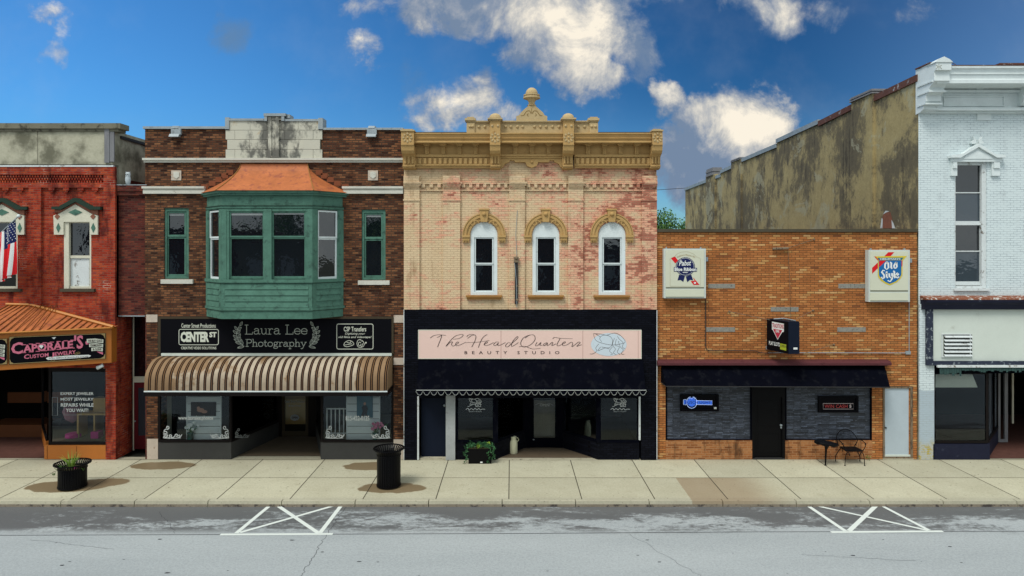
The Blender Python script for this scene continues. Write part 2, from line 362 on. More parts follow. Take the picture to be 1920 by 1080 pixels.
plain('concrete_insert', (.25, .24, .21), .85, .3, 9.0, dirt=((.10, .095, .085), .54))
plain('door_grey', (.43, .50, .55), .55, .10, 2.0, dirt=((.34, .38, .40), .64))
plain('door_red', (.115, .012, .018), .5, .15)
plain('navy_panel', (.014, .016, .034), .6, .35, 2.5, dirt=((.06, .07, .10), .60))
plain('peeling_navy', (.030, .037, .060), .6, .4, 4.0, dirt=((.34, .38, .40), .53), fine=14)
plain('dusty_pink', (.22, .10, .13), .8, .2)
plain('panel_white', (.60, .65, .59), .6, .10, 1.2, dirt=((.48, .51, .45), .60))
plain('teal_fabric', (.035, .07, .066), .8, .4, 6.0, streak=True)
plain('rust_top', (.22, .08, .045), .85, .35, 6.0, dirt=((.62, .62, .58), .52))
plain('interior_dark', (.008, .0075, .007), .9, .2)
plain('interior_mid', (.13, .12, .10), .9, .2)
plain('interior_floor', (.12, .09, .06), .8, .2)
plain('tan_wood', (.36, .23, .08), .6, .2)
plain('brown_wood', (.14, .05, .02), .6, .2)
plain('shiplap', (.62, .66, .66), .7, .06)
plain('photo_dark', (.02, .014, .012), .5, .3, 6)
plain('photo_blue', (.05, .13, .17), .5, .2, 4)
plain('skin', (.42, .22, .15), .7, .1)
plain('cloth_dark', (.03, .03, .035), .8, .1)
plain('petal_white', (.70, .72, .70), .7, .1)
plain('petal_pink', (.60, .20, .32), .7, .2)
plain('magenta', (.45, .01, .20), .6, .1)
plain('vase', (.02, .07, .06), .3, .1)
plain('soil', (.05, .04, .02), .95, .3, 8)
plain('can_cream', (.58, .58, .40), .5, .12, 6.0)
plain('grey_post', (.36, .38, .38), .6, .25, 4.0, dirt=((.20, .20, .20), .58))
plain('pewter', (.45, .50, .52), .5, .2, 20)
plain('slot', (.03, .035, .03), .8, .1)
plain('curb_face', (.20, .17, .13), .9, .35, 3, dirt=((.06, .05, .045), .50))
plain('bark', (.10, .07, .045), .9, .3)
plain('brick_patch', (.24, .10, .065), .9, .3, 8)
def leafmat(name, a, b):
    m, t = newmat(name)
    rnd = t.n('ShaderNodeNewGeometry').outputs['Random Per Island']
    t.put(t.b.inputs['Base Color'], t.mix(rnd, a, b)); t.b.inputs['Roughness'].default_value = .6
leafmat('leaf', (.03, .10, .015), (.12, .26, .04))
leafmat('leaf_dark', (.012, .065, .022), (.05, .18, .06))
leafmat('leaf_bright', (.16, .32, .02), (.35, .45, .03))
leafmat('grass_blade', (.14, .26, .03), (.34, .50, .09))
# slate-like stacked stone
m, t = newmat('stacked_slate')
x, y, z = t.xyz(t.pos)
br = t.n('ShaderNodeTexBrick', {'Color1': (.004, .006, .012), 'Color2': (.10, .125, .18), 'Mortar': (.008, .010, .015), 'Scale': 1.0, 'Mortar Size': .007, 'Brick Width': .23, 'Row Height': .052})
br.offset_frequency = 3; br.squash = 1.7; br.squash_frequency = 3
wv = t.noise(t.pos, 5.0, 4); t.put(br.inputs['Vector'], t.comb(t.m('ADD', x, t.m('MULTIPLY', wv, .15)), t.m('ADD', z, t.m('MULTIPLY', wv, .03))))
nz = t.noise(t.comb(t.m('MULTIPLY', x, 2.2), y, t.m('MULTIPLY', z, 9.0)), 1.4, 7, .75)
c = t.mix(t.smooth(nz, .40, .62, 0, .85), br.outputs['Color'], (.016, .021, .034))
c = t.mix(t.smooth(t.noise(t.comb(t.m('MULTIPLY', x, 3.5), y, t.m('MULTIPLY', z, 13.0)), 1.7, 6, .75), .55, .68, 0, .8), c, (.13, .155, .20))
t.put(t.b.inputs['Base Color'], c); t.b.inputs['Roughness'].default_value = .5; bump(t, nz, .8, .02)
# glass seen from outside: upstairs panes are dark rooms behind reflecting glass; shop panes are clear
def panemat(name, c, spec, wav=.09):
    m, t = newmat(name)
    t.put(t.b.inputs['Base Color'], c); t.b.inputs['Roughness'].default_value = .015
    t.b.inputs['IOR'].default_value = spec
    bump(t, t.noise(t.pos, 2.3, 3), wav, .05)
panemat('pane', (.004, .006, .009), 1.78)
panemat('pane_curtain', (.03, .045, .06), 1.7)
m, t = newmat('shop_glass')
gl = t.n('ShaderNodeBsdfGlossy', {'Color': (.8, .9, 1.0), 'Roughness': .01}); tr = t.n('ShaderNodeBsdfTransparent', {'Color': (.93, .95, .95)})
fr = t.n('ShaderNodeFresnel', {'IOR': 1.33}); mx = t.n('ShaderNodeMixShader'); t.put(mx.inputs[0], fr.outputs[0])
t.t.links.new(tr.outputs[0], mx.inputs[1]); t.t.links.new(gl.outputs[0], mx.inputs[2]); t.t.links.new(mx.outputs[0], t.out.inputs[0])
# striped awning cloth
m, t = newmat('awning_stripe')
x, y, z = t.xyz(t.pos)
ph = t.m('FRACT', t.m('DIVIDE', t.m('ADD', x, 40.0), .2145))
def line(c0, hw): return t.m('LESS_THAN', t.m('ABSOLUTE', t.m('SUBTRACT', ph, c0)), hw)
st = t.m('MAXIMUM', line(.10, .085), line(.36, .085))
mid = t.m('LESS_THAN', t.m('ABSOLUTE', t.m('SUBTRACT', ph, .23)), .14)
sn = t.noise(t.comb(x, z), 1.1, 5, .65)
edge = t.m('MAXIMUM', t.smooth(x, -9.6, -10.9), t.smooth(x, -5.1, -4.6))
stain = t.m('MULTIPLY', t.smooth(t.m('ADD', sn, t.m('MULTIPLY', edge, .22)), .52, .62), .8)
base = t.mix(mid, (.46, .38, .285), (.14, .085, .055))
base = t.mix(stain, base, (.22, .12, .05))
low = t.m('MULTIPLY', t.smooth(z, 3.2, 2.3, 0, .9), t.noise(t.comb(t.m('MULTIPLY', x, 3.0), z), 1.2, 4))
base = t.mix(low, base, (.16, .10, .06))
c = t.mix(st, base, (.018, .010, .009))
k = t.m('ADD', .8, t.m('MULTIPLY', t.noise(t.pos, 9.0, 4, .7), .4)); c = t.mix(1.0, c, t.comb(k, k, k), 'MULTIPLY')
t.put(t.b.inputs['Base Color'], c); t.b.inputs['Roughness'].default_value = .95; t.b.inputs['Specular IOR Level'].default_value = .03
def glow(name, c, s):
    m, t = newmat(name); t.put(t.b.inputs['Base Color'], c); t.put(t.b.inputs['Emission Color'], c); t.b.inputs['Emission Strength'].default_value = s
glow('neon_blue', (.03, .12, .60), .55); glow('neon_white', (.45, .6, 1.0), .7); glow('neon_red', (.30, .03, .03), .25); glow('neon_dim', (.35, .30, .30), .25)

# ------------------------------------------------------------------ mesh helpers
ORG = {}
def org(o): return ORG.get(o.name, Vector((0, 0, 0))) if o else Vector((0, 0, 0))
def tag(o, label, cat, group=None, kind=None):
    if label: o['label'] = label
    if cat: o['category'] = cat
    if group: o['group'] = group
    if kind: o['kind'] = kind
    return o
def thing(name, label, cat, loc=(0, 0, 0), group=None):
    o = bpy.data.objects.new(name, None); col.objects.link(o); o.empty_display_size = .3
    o.location = loc; ORG[o.name] = Vector(loc)
    return tag(o, label, cat, group)
def smoothpts(p, n=4, closed=False):
    if len(p) < 3: return p
    out = []; N = len(p)
    rng = range(N if closed else N - 1)
    for i in rng:
        g = (lambda k: p[k % N]) if closed else (lambda k: p[max(0, min(N - 1, k))])
        p0, p1, p2, p3 = g(i - 1), g(i), g(i + 1), g(i + 2)
        for j in range(n):
            t = j / n; t2 = t * t; t3 = t2 * t
            out.append(tuple(.5 * (2 * p1[k] + (p2[k] - p0[k]) * t + (2 * p0[k] - 5 * p1[k] + 4 * p2[k] - p3[k]) * t2 + (3 * p1[k] - p0[k] - 3 * p2[k] + p3[k]) * t3) for k in range(len(p1))))
    out.append(p[0] if closed else p[-1])
    return out
class MB:
    def __init__(s): s.v = []; s.f = []
    def face(s, pts):
        b = len(s.v); s.v += [tuple(p) for p in pts]; s.f.append(tuple(range(b, b + len(pts)))); return s
    def hexa(s, p):                      # 8 points: bottom ring 0-3, top ring 4-7
        b = len(s.v); s.v += [tuple(q) for q in p]
        s.f += [tuple(b + i for i in q) for q in ((3, 2, 1, 0), (4, 5, 6, 7), (0, 1, 5, 4), (1, 2, 6, 5), (2, 3, 7, 6), (3, 0, 4, 7))]; return s
    def box(s, x0, x1, y0, y1, z0, z1):
        return s.hexa([(x0, y0, z0), (x1, y0, z0), (x1, y1, z0), (x0, y1, z0), (x0, y0, z1), (x1, y0, z1), (x1, y1, z1), (x0, y1, z1)])
    def pb(s, a, b, t, d, yf, yb=.02):   # photo rectangle a..b, t..d standing at depth yf, reaching back to yb
        return s.box(X(a, yf), X(b, yf), yf, yb, Z(d, yf), Z(t, yf))
    def prism(s, pts, y0, y1):           # outline in x,z pushed along y
        b = len(s.v); n = len(pts)
        s.v += [(x, y0, z) for x, z in pts] + [(x, y1, z) for x, z in pts]
        s.f += [tuple(range(b, b + n)), tuple(range(b + 2 * n - 1, b + n - 1, -1))]
        s.f += [(b + i, b + n + i, b + n + (i + 1) % n, b + (i + 1) % n) for i in range(n)]; return s
    def pprism(s, pts, yf, yb=0.01): return s.prism([(X(p, yf), Z(q, yf)) for p, q in pts], yf, yb)
    def prismx(s, prof, x0, x1):         # profile in y,z pushed along x
        b = len(s.v); n = len(prof)
        s.v += [(x0, y, z) for y, z in prof] + [(x1, y, z) for y, z in prof]
        s.f += [tuple(range(b, b + n)), tuple(range(b + 2 * n - 1, b + n - 1, -1))]
        s.f += [(b + i, b + (i + 1) % n, b + n + (i + 1) % n, b + n + i) for i in range(n)]; return s
    def prismz(s, pts, z0, z1):
        b = len(s.v); n = len(pts)
        s.v += [(x, y, z0) for x, y in pts] + [(x, y, z1) for x, y in pts]
        s.f += [tuple(range(b + n - 1, b - 1, -1)), tuple(range(b + n, b + 2 * n))]
        s.f += [(b + i, b + (i + 1) % n, b + n + (i + 1) % n, b + n + i) for i in range(n)]; return s
    def loft(s, rings, closed=True, caps=True):
        b = len(s.v); n = len(rings[0])
        for r in rings: s.v += [tuple(p) for p in r]
        for i in range(len(rings) - 1):
            for j in range(n if closed else n - 1):
                k = (j + 1) % n; s.f.append((b + i * n + j, b + i * n + k, b + (i + 1) * n + k, b + (i + 1) * n + j))
        if caps and closed: s.f += [tuple(range(b + n - 1, b - 1, -1)), tuple(range(b + (len(rings) - 1) * n, b + len(rings) * n))]
        return s
    def lathe(s, cx, cy, prof, n=24, caps=True):
        return s.loft([[(cx + r * math.cos(2 * math.pi * j / n), cy + r * math.sin(2 * math.pi * j / n), z) for j in range(n)] for r, z in prof], True, caps)
    def tube(s, pts, r, n=7):
        pts = [Vector(p) for p in pts]; rings = []
        for i, p in enumerate(pts):
            t = (pts[min(i + 1, len(pts) - 1)] - pts[max(i - 1, 0)]).normalized()
            a = t.cross(Vector((0, 0, 1)) if abs(t.z) < .9 else Vector((0, 1, 0))).normalized(); b = t.cross(a)
            rr = r[i] if isinstance(r, (list, tuple)) else r
            rings.append([p + a * rr * math.cos(2 * math.pi * j / n) + b * rr * math.sin(2 * math.pi * j / n) for j in range(n)])
        return s.loft(rings)
    def fb(s, a, b, s0, s1, z0, z1, d0, d1):   # box on the upright face a->b: s along it, d out of it
        a = Vector(a); b = Vector(b); t = (b - a).normalized(); n = Vector((t.y, -t.x))
        q = [a + t * s0 + n * d1, a + t * s1 + n * d1, a + t * s1 + n * d0, a + t * s0 + n * d0]
        return s.hexa([(p.x, p.y, z0) for p in q] + [(p.x, p.y, z1) for p in q])
    def wall(s, x0, x1, z0, z1, holes=(), y=0.0, dep=.14):
        xs = sorted({x0, x1, *[h[0] for h in holes], *[h[1] for h in holes]}); zs = sorted({z0, z1, *[h[2] for h in holes], *[h[3] for h in holes]})
        for i in range(len(xs) - 1):
            for j in range(len(zs) - 1):
                cx = (xs[i] + xs[i + 1]) / 2; cz = (zs[j] + zs[j + 1]) / 2
                if any(h[0] < cx < h[1] and h[2] < cz < h[3] for h in holes): continue
                s.face([(xs[i], y, zs[j]), (xs[i + 1], y, zs[j]), (xs[i + 1], y, zs[j + 1]), (xs[i], y, zs[j + 1])])
        for a, b, c, d in holes:
            s.face([(a, y, c), (a, y + dep, c), (a, y + dep, d), (a, y, d)]); s.face([(b, y, c), (b, y, d), (b, y + dep, d), (b, y + dep, c)])
            s.face([(a, y, d), (a, y + dep, d), (b, y + dep, d), (b, y, d)]); s.face([(a, y, c), (b, y, c), (b, y + dep, c), (a, y + dep, c)])
        return s
    def sphere(s, c, r, n=10, m=6, z0=-1.0):
        rings = []
        for i in range(m + 1):
            a = math.pi * i / m; zz = max(math.cos(a), z0)
            rings.append([(c[0] + r * math.sin(a) * math.cos(2 * math.pi * j / n) + 1e-5 * j, c[1] + r * math.sin(a) * math.sin(2 * math.pi * j / n), c[2] + r * zz) for j in range(n)])
        return s.loft(rings, True, False)
    def ribbon(s, pts, wid, P, sm=True, closed=False, taper=False):
        p = smoothpts(pts, 4, closed) if sm else list(pts)
        p = [Vector((q[0], q[1])) for q in p]; L = []; Rr = []
        n = len(p)
        for i in range(n):
            if closed: t = p[(i + 1) % (n - 1)] - p[(i - 1) % (n - 1)]
            else: t = p[min(i + 1, n - 1)] - p[max(i - 1, 0)]
            if t.length < 1e-6: t = Vector((1, 0))
            t.normalize(); nn = Vector((-t.y, t.x)) * wid / 2
            if taper: nn *= .55 + .75 * abs(t.y)
            L.append(P(*(p[i] + nn))); Rr.append(P(*(p[i] - nn)))
        b = len(s.v); s.v += [tuple(q) for q in L] + [tuple(q) for q in Rr]
        for i in range(n - 1): s.f.append((b + i, b + i + 1, b + n + i + 1, b + n + i))
        return s
    def ppoly(s, pts, P): return s.face([P(*q) for q in pts])
    def text(s, body, x0, x1, y0, y1, P, bold=0.0, shear=0.0, space=1.0, warp=None):
        c = bpy.data.curves.new('t', 'FONT'); c.body = body; c.offset = bold; c.resolution_u = 2; c.space_character = space; c.shear = shear
        o = bpy.data.objects.new('t', c); col.objects.link(o); bpy.context.view_layer.update()
        me = bpy.data.meshes.new_from_object(o.evaluated_get(bpy.context.evaluated_depsgraph_get()))
        vs = [q.co.copy() for q in me.vertices]
        ax, bx = min(q.x for q in vs), max(q.x for q in vs); ay, by = min(q.y for q in vs), max(q.y for q in vs)
        b = len(s.v)
        for q in vs:
            uu = x0 + (q.x - ax) / (bx - ax) * (x1 - x0); vv = y1 - (q.y - ay) / (by - ay) * (y1 - y0)
            if warp: uu, vv = warp(uu, vv)
            s.v.append(tuple(P(uu, vv)))
        s.f += [tuple(b + i for i in pl.vertices) for pl in me.polygons]
        bpy.data.objects.remove(o); bpy.data.curves.remove(c); bpy.data.meshes.remove(me)
        return s
    def build(s, name, mat, parent=None, smooth=False, label=None, cat=None, group=None, kind=None):
        me = bpy.data.meshes.new(name); o0 = org(parent)
        if parent is None and s.v:
            xs = [p[0] for p in s.v]; ys = [p[1] for p in s.v]; zs = [p[2] for p in s.v]
            o0 = Vector(((min(xs) + max(xs)) / 2, (min(ys) + max(ys)) / 2, min(zs)))
        me.from_pydata([tuple(Vector(p) - o0) for p in s.v], [], s.f); me.update()
        me.materials.append(MATS[mat])
        if smooth:
            for p in me.polygons: p.use_smooth = True
        o = bpy.data.objects.new(name, me); col.objects.link(o)
        if parent is None: o.location = o0
        else: o.parent = parent
        ORG[o.name] = o0
        return tag(o, label, cat, group, kind)
def PF(y): return lambda a, b: (X(a, y), y, Z(b, y))               # photo px -> point on the upright plane at depth y
def PP(p0, n):                                                     # photo px -> point on any plane
    p0 = Vector(p0); n = Vector(n).normalized(); e = Vector((0, -D, HZ))
    def f(a, b):
        r = Vector(((a - 960) / F, 1.0, (HY - b) / F)); return e + r * ((p0 - e).dot(n) / r.dot(n))
    return f
def ell(cx, cy, rx, ry, n=24, a0=0, a1=360): return [(cx + rx * math.cos(R(a0 + (a1 - a0) * i / n)), cy + ry * math.sin(R(a0 + (a1 - a0) * i / n))) for i in range(n + (a1 - a0 != 360))]
def rrect(x0, x1, y0, y1, r): 
    out = []
    for cx, cy, a in ((x1 - r, y1 - r, 0), (x0 + r, y1 - r, 90), (x0 + r, y0 + r, 180), (x1 - r, y0 + r, 270)):
        out += [(cx + r * math.cos(R(a + k * 30)), cy + r * math.sin(R(a + k * 30))) for k in range(4)]
    return out
def frame4(m, a, b, t, d, w, yf, yb, wt=None, wb=None):
    wt = wt or w; wb = wb or w
    m.pb(a, a + w, t, d, yf, yb); m.pb(b - w, b, t, d, yf, yb)
    m.box(X(a + w, yf), X(b - w, yf), yf + .002, yb, Z(t + wt, yf), Z(t, yf)); m.box(X(a + w, yf), X(b - w, yf), yf + .002, yb, Z(d, yf), Z(d - wb, yf)); return m
def hole(a, b, t, d, y=0.0): return (X(a, y), X(b, y), Z(d, y), Z(t, y))
def body(root, x0, x1, top, depth, side='maroon_brick', shop=True, z1=3.4, sides=True):
    m = MB(); m.box(x0 + .02, x1 - .02, .30, depth, z1, top - .45)
    m.build('roof', 'interior_dark', root)
    if sides:
        MB().box(x0 + .001, x0 + .26, .015, depth + .1, 0, top - .02).build('side_wall', side, root)
        MB().box(x1 - .26, x1 - .001, .015, depth + .1, 0, top - .02).build('side_wall', side, root)
    MB().box(x0 + .27, x1 - .27, depth - .2, depth, 0, z1).build('rear_wall', side, root)
def room(root, x0, x1, y0, y1, z1, mat='interior_dark', floor='interior_floor', z0=.02):
    m = MB(); m.face([(x0, y1, z0), (x1, y1, z0), (x1, y1, z1), (x0, y1, z1)]); m.face([(x0, y0, z0), (x0, y1, z0), (x0, y1, z1), (x0, y0, z1)])
    m.face([(x1, y0, z0), (x1, y0, z1), (x1, y1, z1), (x1, y1, z0)]); m.face([(x0, y0, z1), (x1, y0, z1), (x1, y1, z1), (x0, y1, z1)])
    o = m.build('interior', mat, root)
    MB().face([(x0, y0, z0), (x1, y0, z0), (x1, y1, z0), (x0, y1, z0)]).build('floor', floor, o)
    return o

# ------------------------------------------------------------------ ground, sidewalk, kerb, road
KY = G(960, 939.5)[1]; KZ = -.15
MB().face([(-400, -300, KZ - .02), (400, -300, KZ - .02), (400, 900, KZ - .02), (-400, 900, KZ - .02)]).build('ground', 'dirt_ground', kind='structure')
MB().face([(-120, -22.5, KZ), (120, -22.5, KZ), (120, KY - .02, KZ), (-120, KY - .02, KZ)]).build('road', 'asphalt', kind='structure')
MB().box(-120, 120, -26.2, -22.52, KZ - .01, -.01).build('far_sidewalk', 'curb_concrete', kind='structure')
MB().box(-120, 120, KY + .16, .25, KZ - .01, 0).build('sidewalk', 'concrete', kind='structure')
m = MB(); m2 = MB(); xk = -30.0
while xk < 30:
    m.hexa([(xk, KY - .02, KZ - .01), (xk + 1.96, KY - .02, KZ - .01), (xk + 1.96, KY + .155, KZ - .01), (xk, KY + .155, KZ - .01),
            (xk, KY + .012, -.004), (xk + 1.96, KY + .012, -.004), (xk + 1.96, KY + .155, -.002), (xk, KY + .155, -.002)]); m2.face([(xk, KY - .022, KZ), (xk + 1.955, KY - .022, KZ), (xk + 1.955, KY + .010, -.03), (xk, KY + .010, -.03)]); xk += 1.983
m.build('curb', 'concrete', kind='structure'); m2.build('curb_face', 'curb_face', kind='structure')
m = MB()
for i in range(-9, 10):                                   # tooled joints of the slabs
    x0 = -.086 + i * 1.983; j = .02 * math.sin(i * 5.1)
    m.face([(x0 - .012, KY + .14, .003), (x0 + .012, KY + .14, .003), (x0 + .012 + j, -.01, .003), (x0 - .012 + j, -.01, .003)])
m.face([(-22, -1.832, .0035), (22, -1.832, .0035), (22, -1.812, .0035), (-22, -1.812, .0035)])
m.face([(-22, -.028, .0035), (22, -.028, .0035), (22, -.002, .0035), (-22, -.002, .0035)])
m.build('sidewalk_joints', 'joint', kind='structure')
m = MB()
a = [G(p, q, KZ) for p, q in ((-60, 1004), (400, 1002.5), (960, 1000.5), (1400, 997.5), (2000, 996))]
for i in range(4): m.face([(a[i][0], a[i][1] - .014, KZ + .003), (a[i + 1][0], a[i + 1][1] - .014, KZ + .003), (a[i + 1][0], a[i + 1][1] + .012, KZ + .003), (a[i][0], a[i][1] + .012, KZ + .003)])
rr = random.Random(3); pts = []
for i in range(46):
    t = i / 45; px = 652 - 92 * t ** .9 + rr.uniform(-3.2, 3.2); py = 948 + 140 * t; pts.append(G(px, py, KZ))
m.ribbon(pts, .010, lambda a, b: (a, b, KZ + .004), sm=False)
for n in range(26):                                       # small pits and chips in the asphalt
    gx, gy = G(rr.uniform(0, 1920), rr.uniform(1008, 1085), KZ); r0 = rr.uniform(.015, .05)
    m.face([(gx + r0 * rr.uniform(.7, 1.8) * math.cos(k), gy + r0 * .6 * math.sin(k), KZ + .003) for k in (0, .9, 1.9, 2.9, 3.9, 5.1)])
for (ax_, ay_), (bx_, by_) in (((1180, 1001), (1320, 1085)), ((60, 1012), (210, 1030)), ((1500, 1040), (1720, 1052)), ((300, 960), (330, 1000))):
    pts = []
    for i in range(16): t = i / 15; pts.append(G(ax_ + (bx_ - ax_) * t + rr.uniform(-4, 4), ay_ + (by_ - ay_) * t + rr.uniform(-1.2, 1.2), KZ))
    m.ribbon(pts, .006, lambda a, b: (a, b, KZ + .0045), sm=False)
m.build('road_cracks', 'crack', kind='structure')
def stripe(m, p, q, wd, z):
    a = Vector(G(*p, KZ)); b = Vector(G(*q, KZ)); t = (b - a).normalized(); n = Vector((-t.y, t.x)) * wd / 2
    m.face([(*(a - n), z), (*(b - n), z), (*(b + n), z), (*(a + n), z)])
m = MB(); zz = KZ + .005
for k, (p, q, wd) in enumerate([((413, 1002.5), (624, 1001.5), .10), ((505, 949), (443, 1000), .11), ((523, 950), (597, 1000), .11), ((625, 949), (450, 999), .10), ((640, 948), (600, 1000), .11)]): stripe(m, p, q, wd, zz + k * .001)
m.build('road_marking', 'road_paint', kind='structure')
m = MB()
for k, (p, q, wd) in enumerate([((1558, 998), (1768, 996.5), .10), ((1511, 946), (1585, 996), .11), ((1643, 948), (1592, 996), .12), ((1525, 947.5), (1740, 995), .09), ((1650, 947), (1742, 995), .10)]): stripe(m, p, q, wd, zz + k * .001)
m.build('road_marking', 'road_paint', kind='structure')

# ------------------------------------------------------------------ 1 the red jeweller's building
TOP1 = Z(232)
b1 = thing('brick_building', 'red painted brick shop building with a mottled stucco parapet and pedimented windows', 'building', (-14.8, 0, 0))
xl, xr = -21.0, X(219)
holes = [hole(120, 171, 414, 542), hole(-18, 33, 414, 542)]
m = MB(); m.wall(xl, xr, 2.95, Z(313), holes)
m.wall(X(202), xr, 0, 2.95)
for a, b in ((57, 80), (197, 219.0)): m.box(X(a), X(b) - (.001 if b > 210 else 0), -.09, .001, Z(600), Z(350))
m.box(xl, xr - .002, -.10, .001, Z(328), Z(313)); m.box(xl, xr - .003, -.085, .001, Z(352), Z(343))
m.box(X(197), xr - .004, -.086, .001, Z(343), Z(328))
m.box(X(197), X(219) - .002, -.092, .001, Z(690), Z(600)); m.box(X(200), X(219) - .003, -.06, .001, 0, Z(690))
n = 0
for r_ in range(3):                                       # openwork of corner-set bricks
    for i in range(54):
        px = -75 + i * 5.1 + (2.55 if r_ % 2 else 0)
        if px < 193: m.box(X(px), X(px + 2.6), -.075, .001, Z(343 - r_ * 5), Z(339 - r_ * 5))
for g0, g1 in ((-60, 57), (80, 195)):
    k = g0 + 14
    while k < g1 - 8: m.box(X(k), X(k + 11), -.08, .001, Z(357.5), Z(352.2)); m.box(X(k + 3), X(k + 8), -.06, .001, Z(361), Z(357.6)); k += 27
m.box(xr - .3, xr - .001, .012, .86, 0, Z(596))            # pier returning into the neighbour's doorway
m.build('wall', 'red_brick', b1)
m = MB(); m.box(xl, X(214.8), -.11, .25, Z(309), Z(241)); m.box(X(214.8) - .25, X(214.8) - .003, .251, 12, Z(352), Z(245)); pw = m.build('parapet', 'grey_stucco', b1)
m = MB(); m.box(xl, X(226, -.2), -.22, .3, Z(241, -.2), Z(231, -.2)); m.box(xl + .01, X(222, -.15), -.16, .28, Z(246, -.2), Z(241, -.2) - .001)
m.prismx([(0, 0)] * 3, 0, 0) if False else None
m.build('coping', 'coping', b1)
m = MB(); m.box(X(214.8) - .3, X(218), .31, 12.0, Z(250) - .12, Z(250) - .03); m.box(X(214.8) - .26, X(222, .4), .32, 3.0, Z(247) - .02, Z(243) - .03)
m.build('coping', 'dark_metal', b1, label='dark metal coping along the side of the parapet')
MB().box(xl, X(216), -.12, .001, Z(313.5), Z(310.5)).build('trim_strip', 'peeling_white', b1)
m = MB(); m.pb(69.8, 70.8, 243, 308, -.114, -.10); m.pb(-58, -57, 243, 308, -.114, -.10); m.build('panel_joint', 'coping', b1)
m = MB(); m.pb(195.5, 204.5, 241, 305, -.17, -.1); m.pb(205, 213.5, 243, 303, -.15, -.1); m.build('board', 'weathered_wood', b1)
def jeweller_window(dxp):
    w_ = MB()
    w_.pb(120 + dxp, 129 + dxp, 414, 541, -.01, .13); w_.pb(168 + dxp, 171 + dxp, 414, 541, .0, .13); w_.pb(129.2 + dxp, 168 + dxp, 414, 418, .0, .13)
    w_.pb(129.2 + dxp, 168 + dxp, 479, 484, .04, .13); w_.pb(129.2 + dxp, 168 + dxp, 537, 541, .03, .13)
    fo = w_.build('window', 'cream_paint', b1)
    MB().pb(129 + dxp, 168 + dxp, 417, 480, .09, .12).build('pane', 'pane', fo)
    o = MB().pb(132 + dxp, 167.5 + dxp, 484, 538, .085, .12)
    if dxp == 0: o.build('boarded_sash', 'peeling_white', fo); MB().pb(129.2, 132, 484, 538, .07, .12).build('sash_stile', 'brick_patch', fo)
    else: o.build('pane', 'pane', fo)
    MB().pb(112 + dxp, 176 + dxp, 541.5, 547, -.10, .0).build('sill', 'dark_coping', fo)
    h = MB(); h.pprism([(101 + dxp, 440), (100 + dxp, 404), (112 + dxp, 400), (141 + dxp, 383), (170 + dxp, 400), (183 + dxp, 404), (183 + dxp, 440), (168 + dxp, 440), (168 + dxp, 416), (119 + dxp, 416), (119 + dxp, 440)], -.06)
    ho = h.build('window_hood', 'cream_paint', b1)
    h = MB(); h.pprism([(96 + dxp, 392), (96 + dxp, 387), (110 + dxp, 387), (138 + dxp, 371), (144 + dxp, 371), (172 + dxp, 387), (188 + dxp, 387), (188 + dxp, 393), (168 + dxp, 393), (141 + dxp, 378), (113 + dxp, 393)], -.16)
    h.build('drip_moulding', 'green_dark', ho)
    h = MB(); h.pprism([(100 + dxp, 398), (104 + dxp, 393.4), (113 + dxp, 393.2), (141 + dxp, 378.2), (169 + dxp, 393.4), (183 + dxp, 393.4), (183 + dxp, 403), (170 + dxp, 399), (141 + dxp, 382), (112 + dxp, 399)], -.08); h.build('inner_moulding', 'brick_patch', ho)
    q = MB()
    for cx, cy, rx, ry in ((141, 398, 13, 6), (109, 427, 4, 9), (174.5, 427, 4, 9)): q.pprism([(cx + dxp - rx, cy), (cx + dxp, cy - ry), (cx + dxp + rx, cy), (cx + dxp, cy + ry)], -.075, -.055)
    q.build('green_diamond', 'green_paint', ho)
    q = MB()
    for cx in (107, 174): q.pprism([(cx + dxp - 5, 406), (cx + dxp, 400.5), (cx + dxp + 5, 406), (cx + dxp, 411.5)], -.075, -.055)
    q.build('brown_diamond', 'brick_patch', ho)
jeweller_window(0); jeweller_window(-138)
body(b1, xl, xr - .3, TOP1 - .35, 14, 'maroon_brick', z1=3.2, sides=False)
MB().box(xr - .28, xr - .001, .87, 14, 0, TOP1 - 1.75).build('side_wall', 'maroon_brick', b1)
# shopfront: right display window, deep dark entry
sx0, sx1 = X(91), X(201)
m = MB(); m.pb(91, 95, 690, 834, -.01, .07); m.pb(197.5, 201.5, 690, 834, -.01, .07); m.pb(95, 197.5, 829, 834, -.008, .07); m.pb(95, 197.5, 690, 697, -.008, .07)
m.fb((X(89, 2.2) - .3, 2.4), (X(91), .0), 0, .1, .45, 2.95, -.04, .04); m.fb((X(89, 2.2) - .3, 2.4), (X(91), 0.0), 0.1, 2.35, .45, .5, -.04, .04)
fo = m.build('shop_window', 'dark_frame', b1)
MB().pb(95, 197.5, 697, 829, .03, .036).build('pane', 'shop_glass', fo)
MB().fb((X(89, 2.2) - .3, 2.4), (X(91), 0.0), .1, 2.38, .5, 2.95, -.004, .004).build('pane', 'shop_glass', fo)
MB().pb(83, 202, 835, 861, -.05, .06).fb((X(89, 2.2) - .3, 2.4), (X(90), .0), 0, 2.35, 0.0, .45, -.05, .03).build('bulkhead', 'orange_metal', b1)
m = MB(); m.pb(88, 89, 836, 860, -.055, -.04); m.pb(143, 144, 836, 860, -.055, -.04); m.build('panel_joint', 'orange_seam', b1)
room(b1, xl, xr - .3, .1, 5.0, 3.1, 'interior_dark', 'pavers', z0=.012)
MB().prismz([(X(91) + .1, .1), (xr - .31, .1), (xr - .31, 2.4), (X(89, 2.2) - .1, 2.4)], .05, .47).build('display_floor', 'interior_floor', b1)
m = MB(); m.box(-19, -16.9, 2.6, 3.6, .012, .45); m.build('inner_bulkhead', 'brown_wood', b1)
m = MB(); m.box(-19, -16.6, 3.7, 3.75, 1.0, 1.4); m.build('shelf', 'brown_wood', b1)
PJ = PF(-.012)
m = MB()
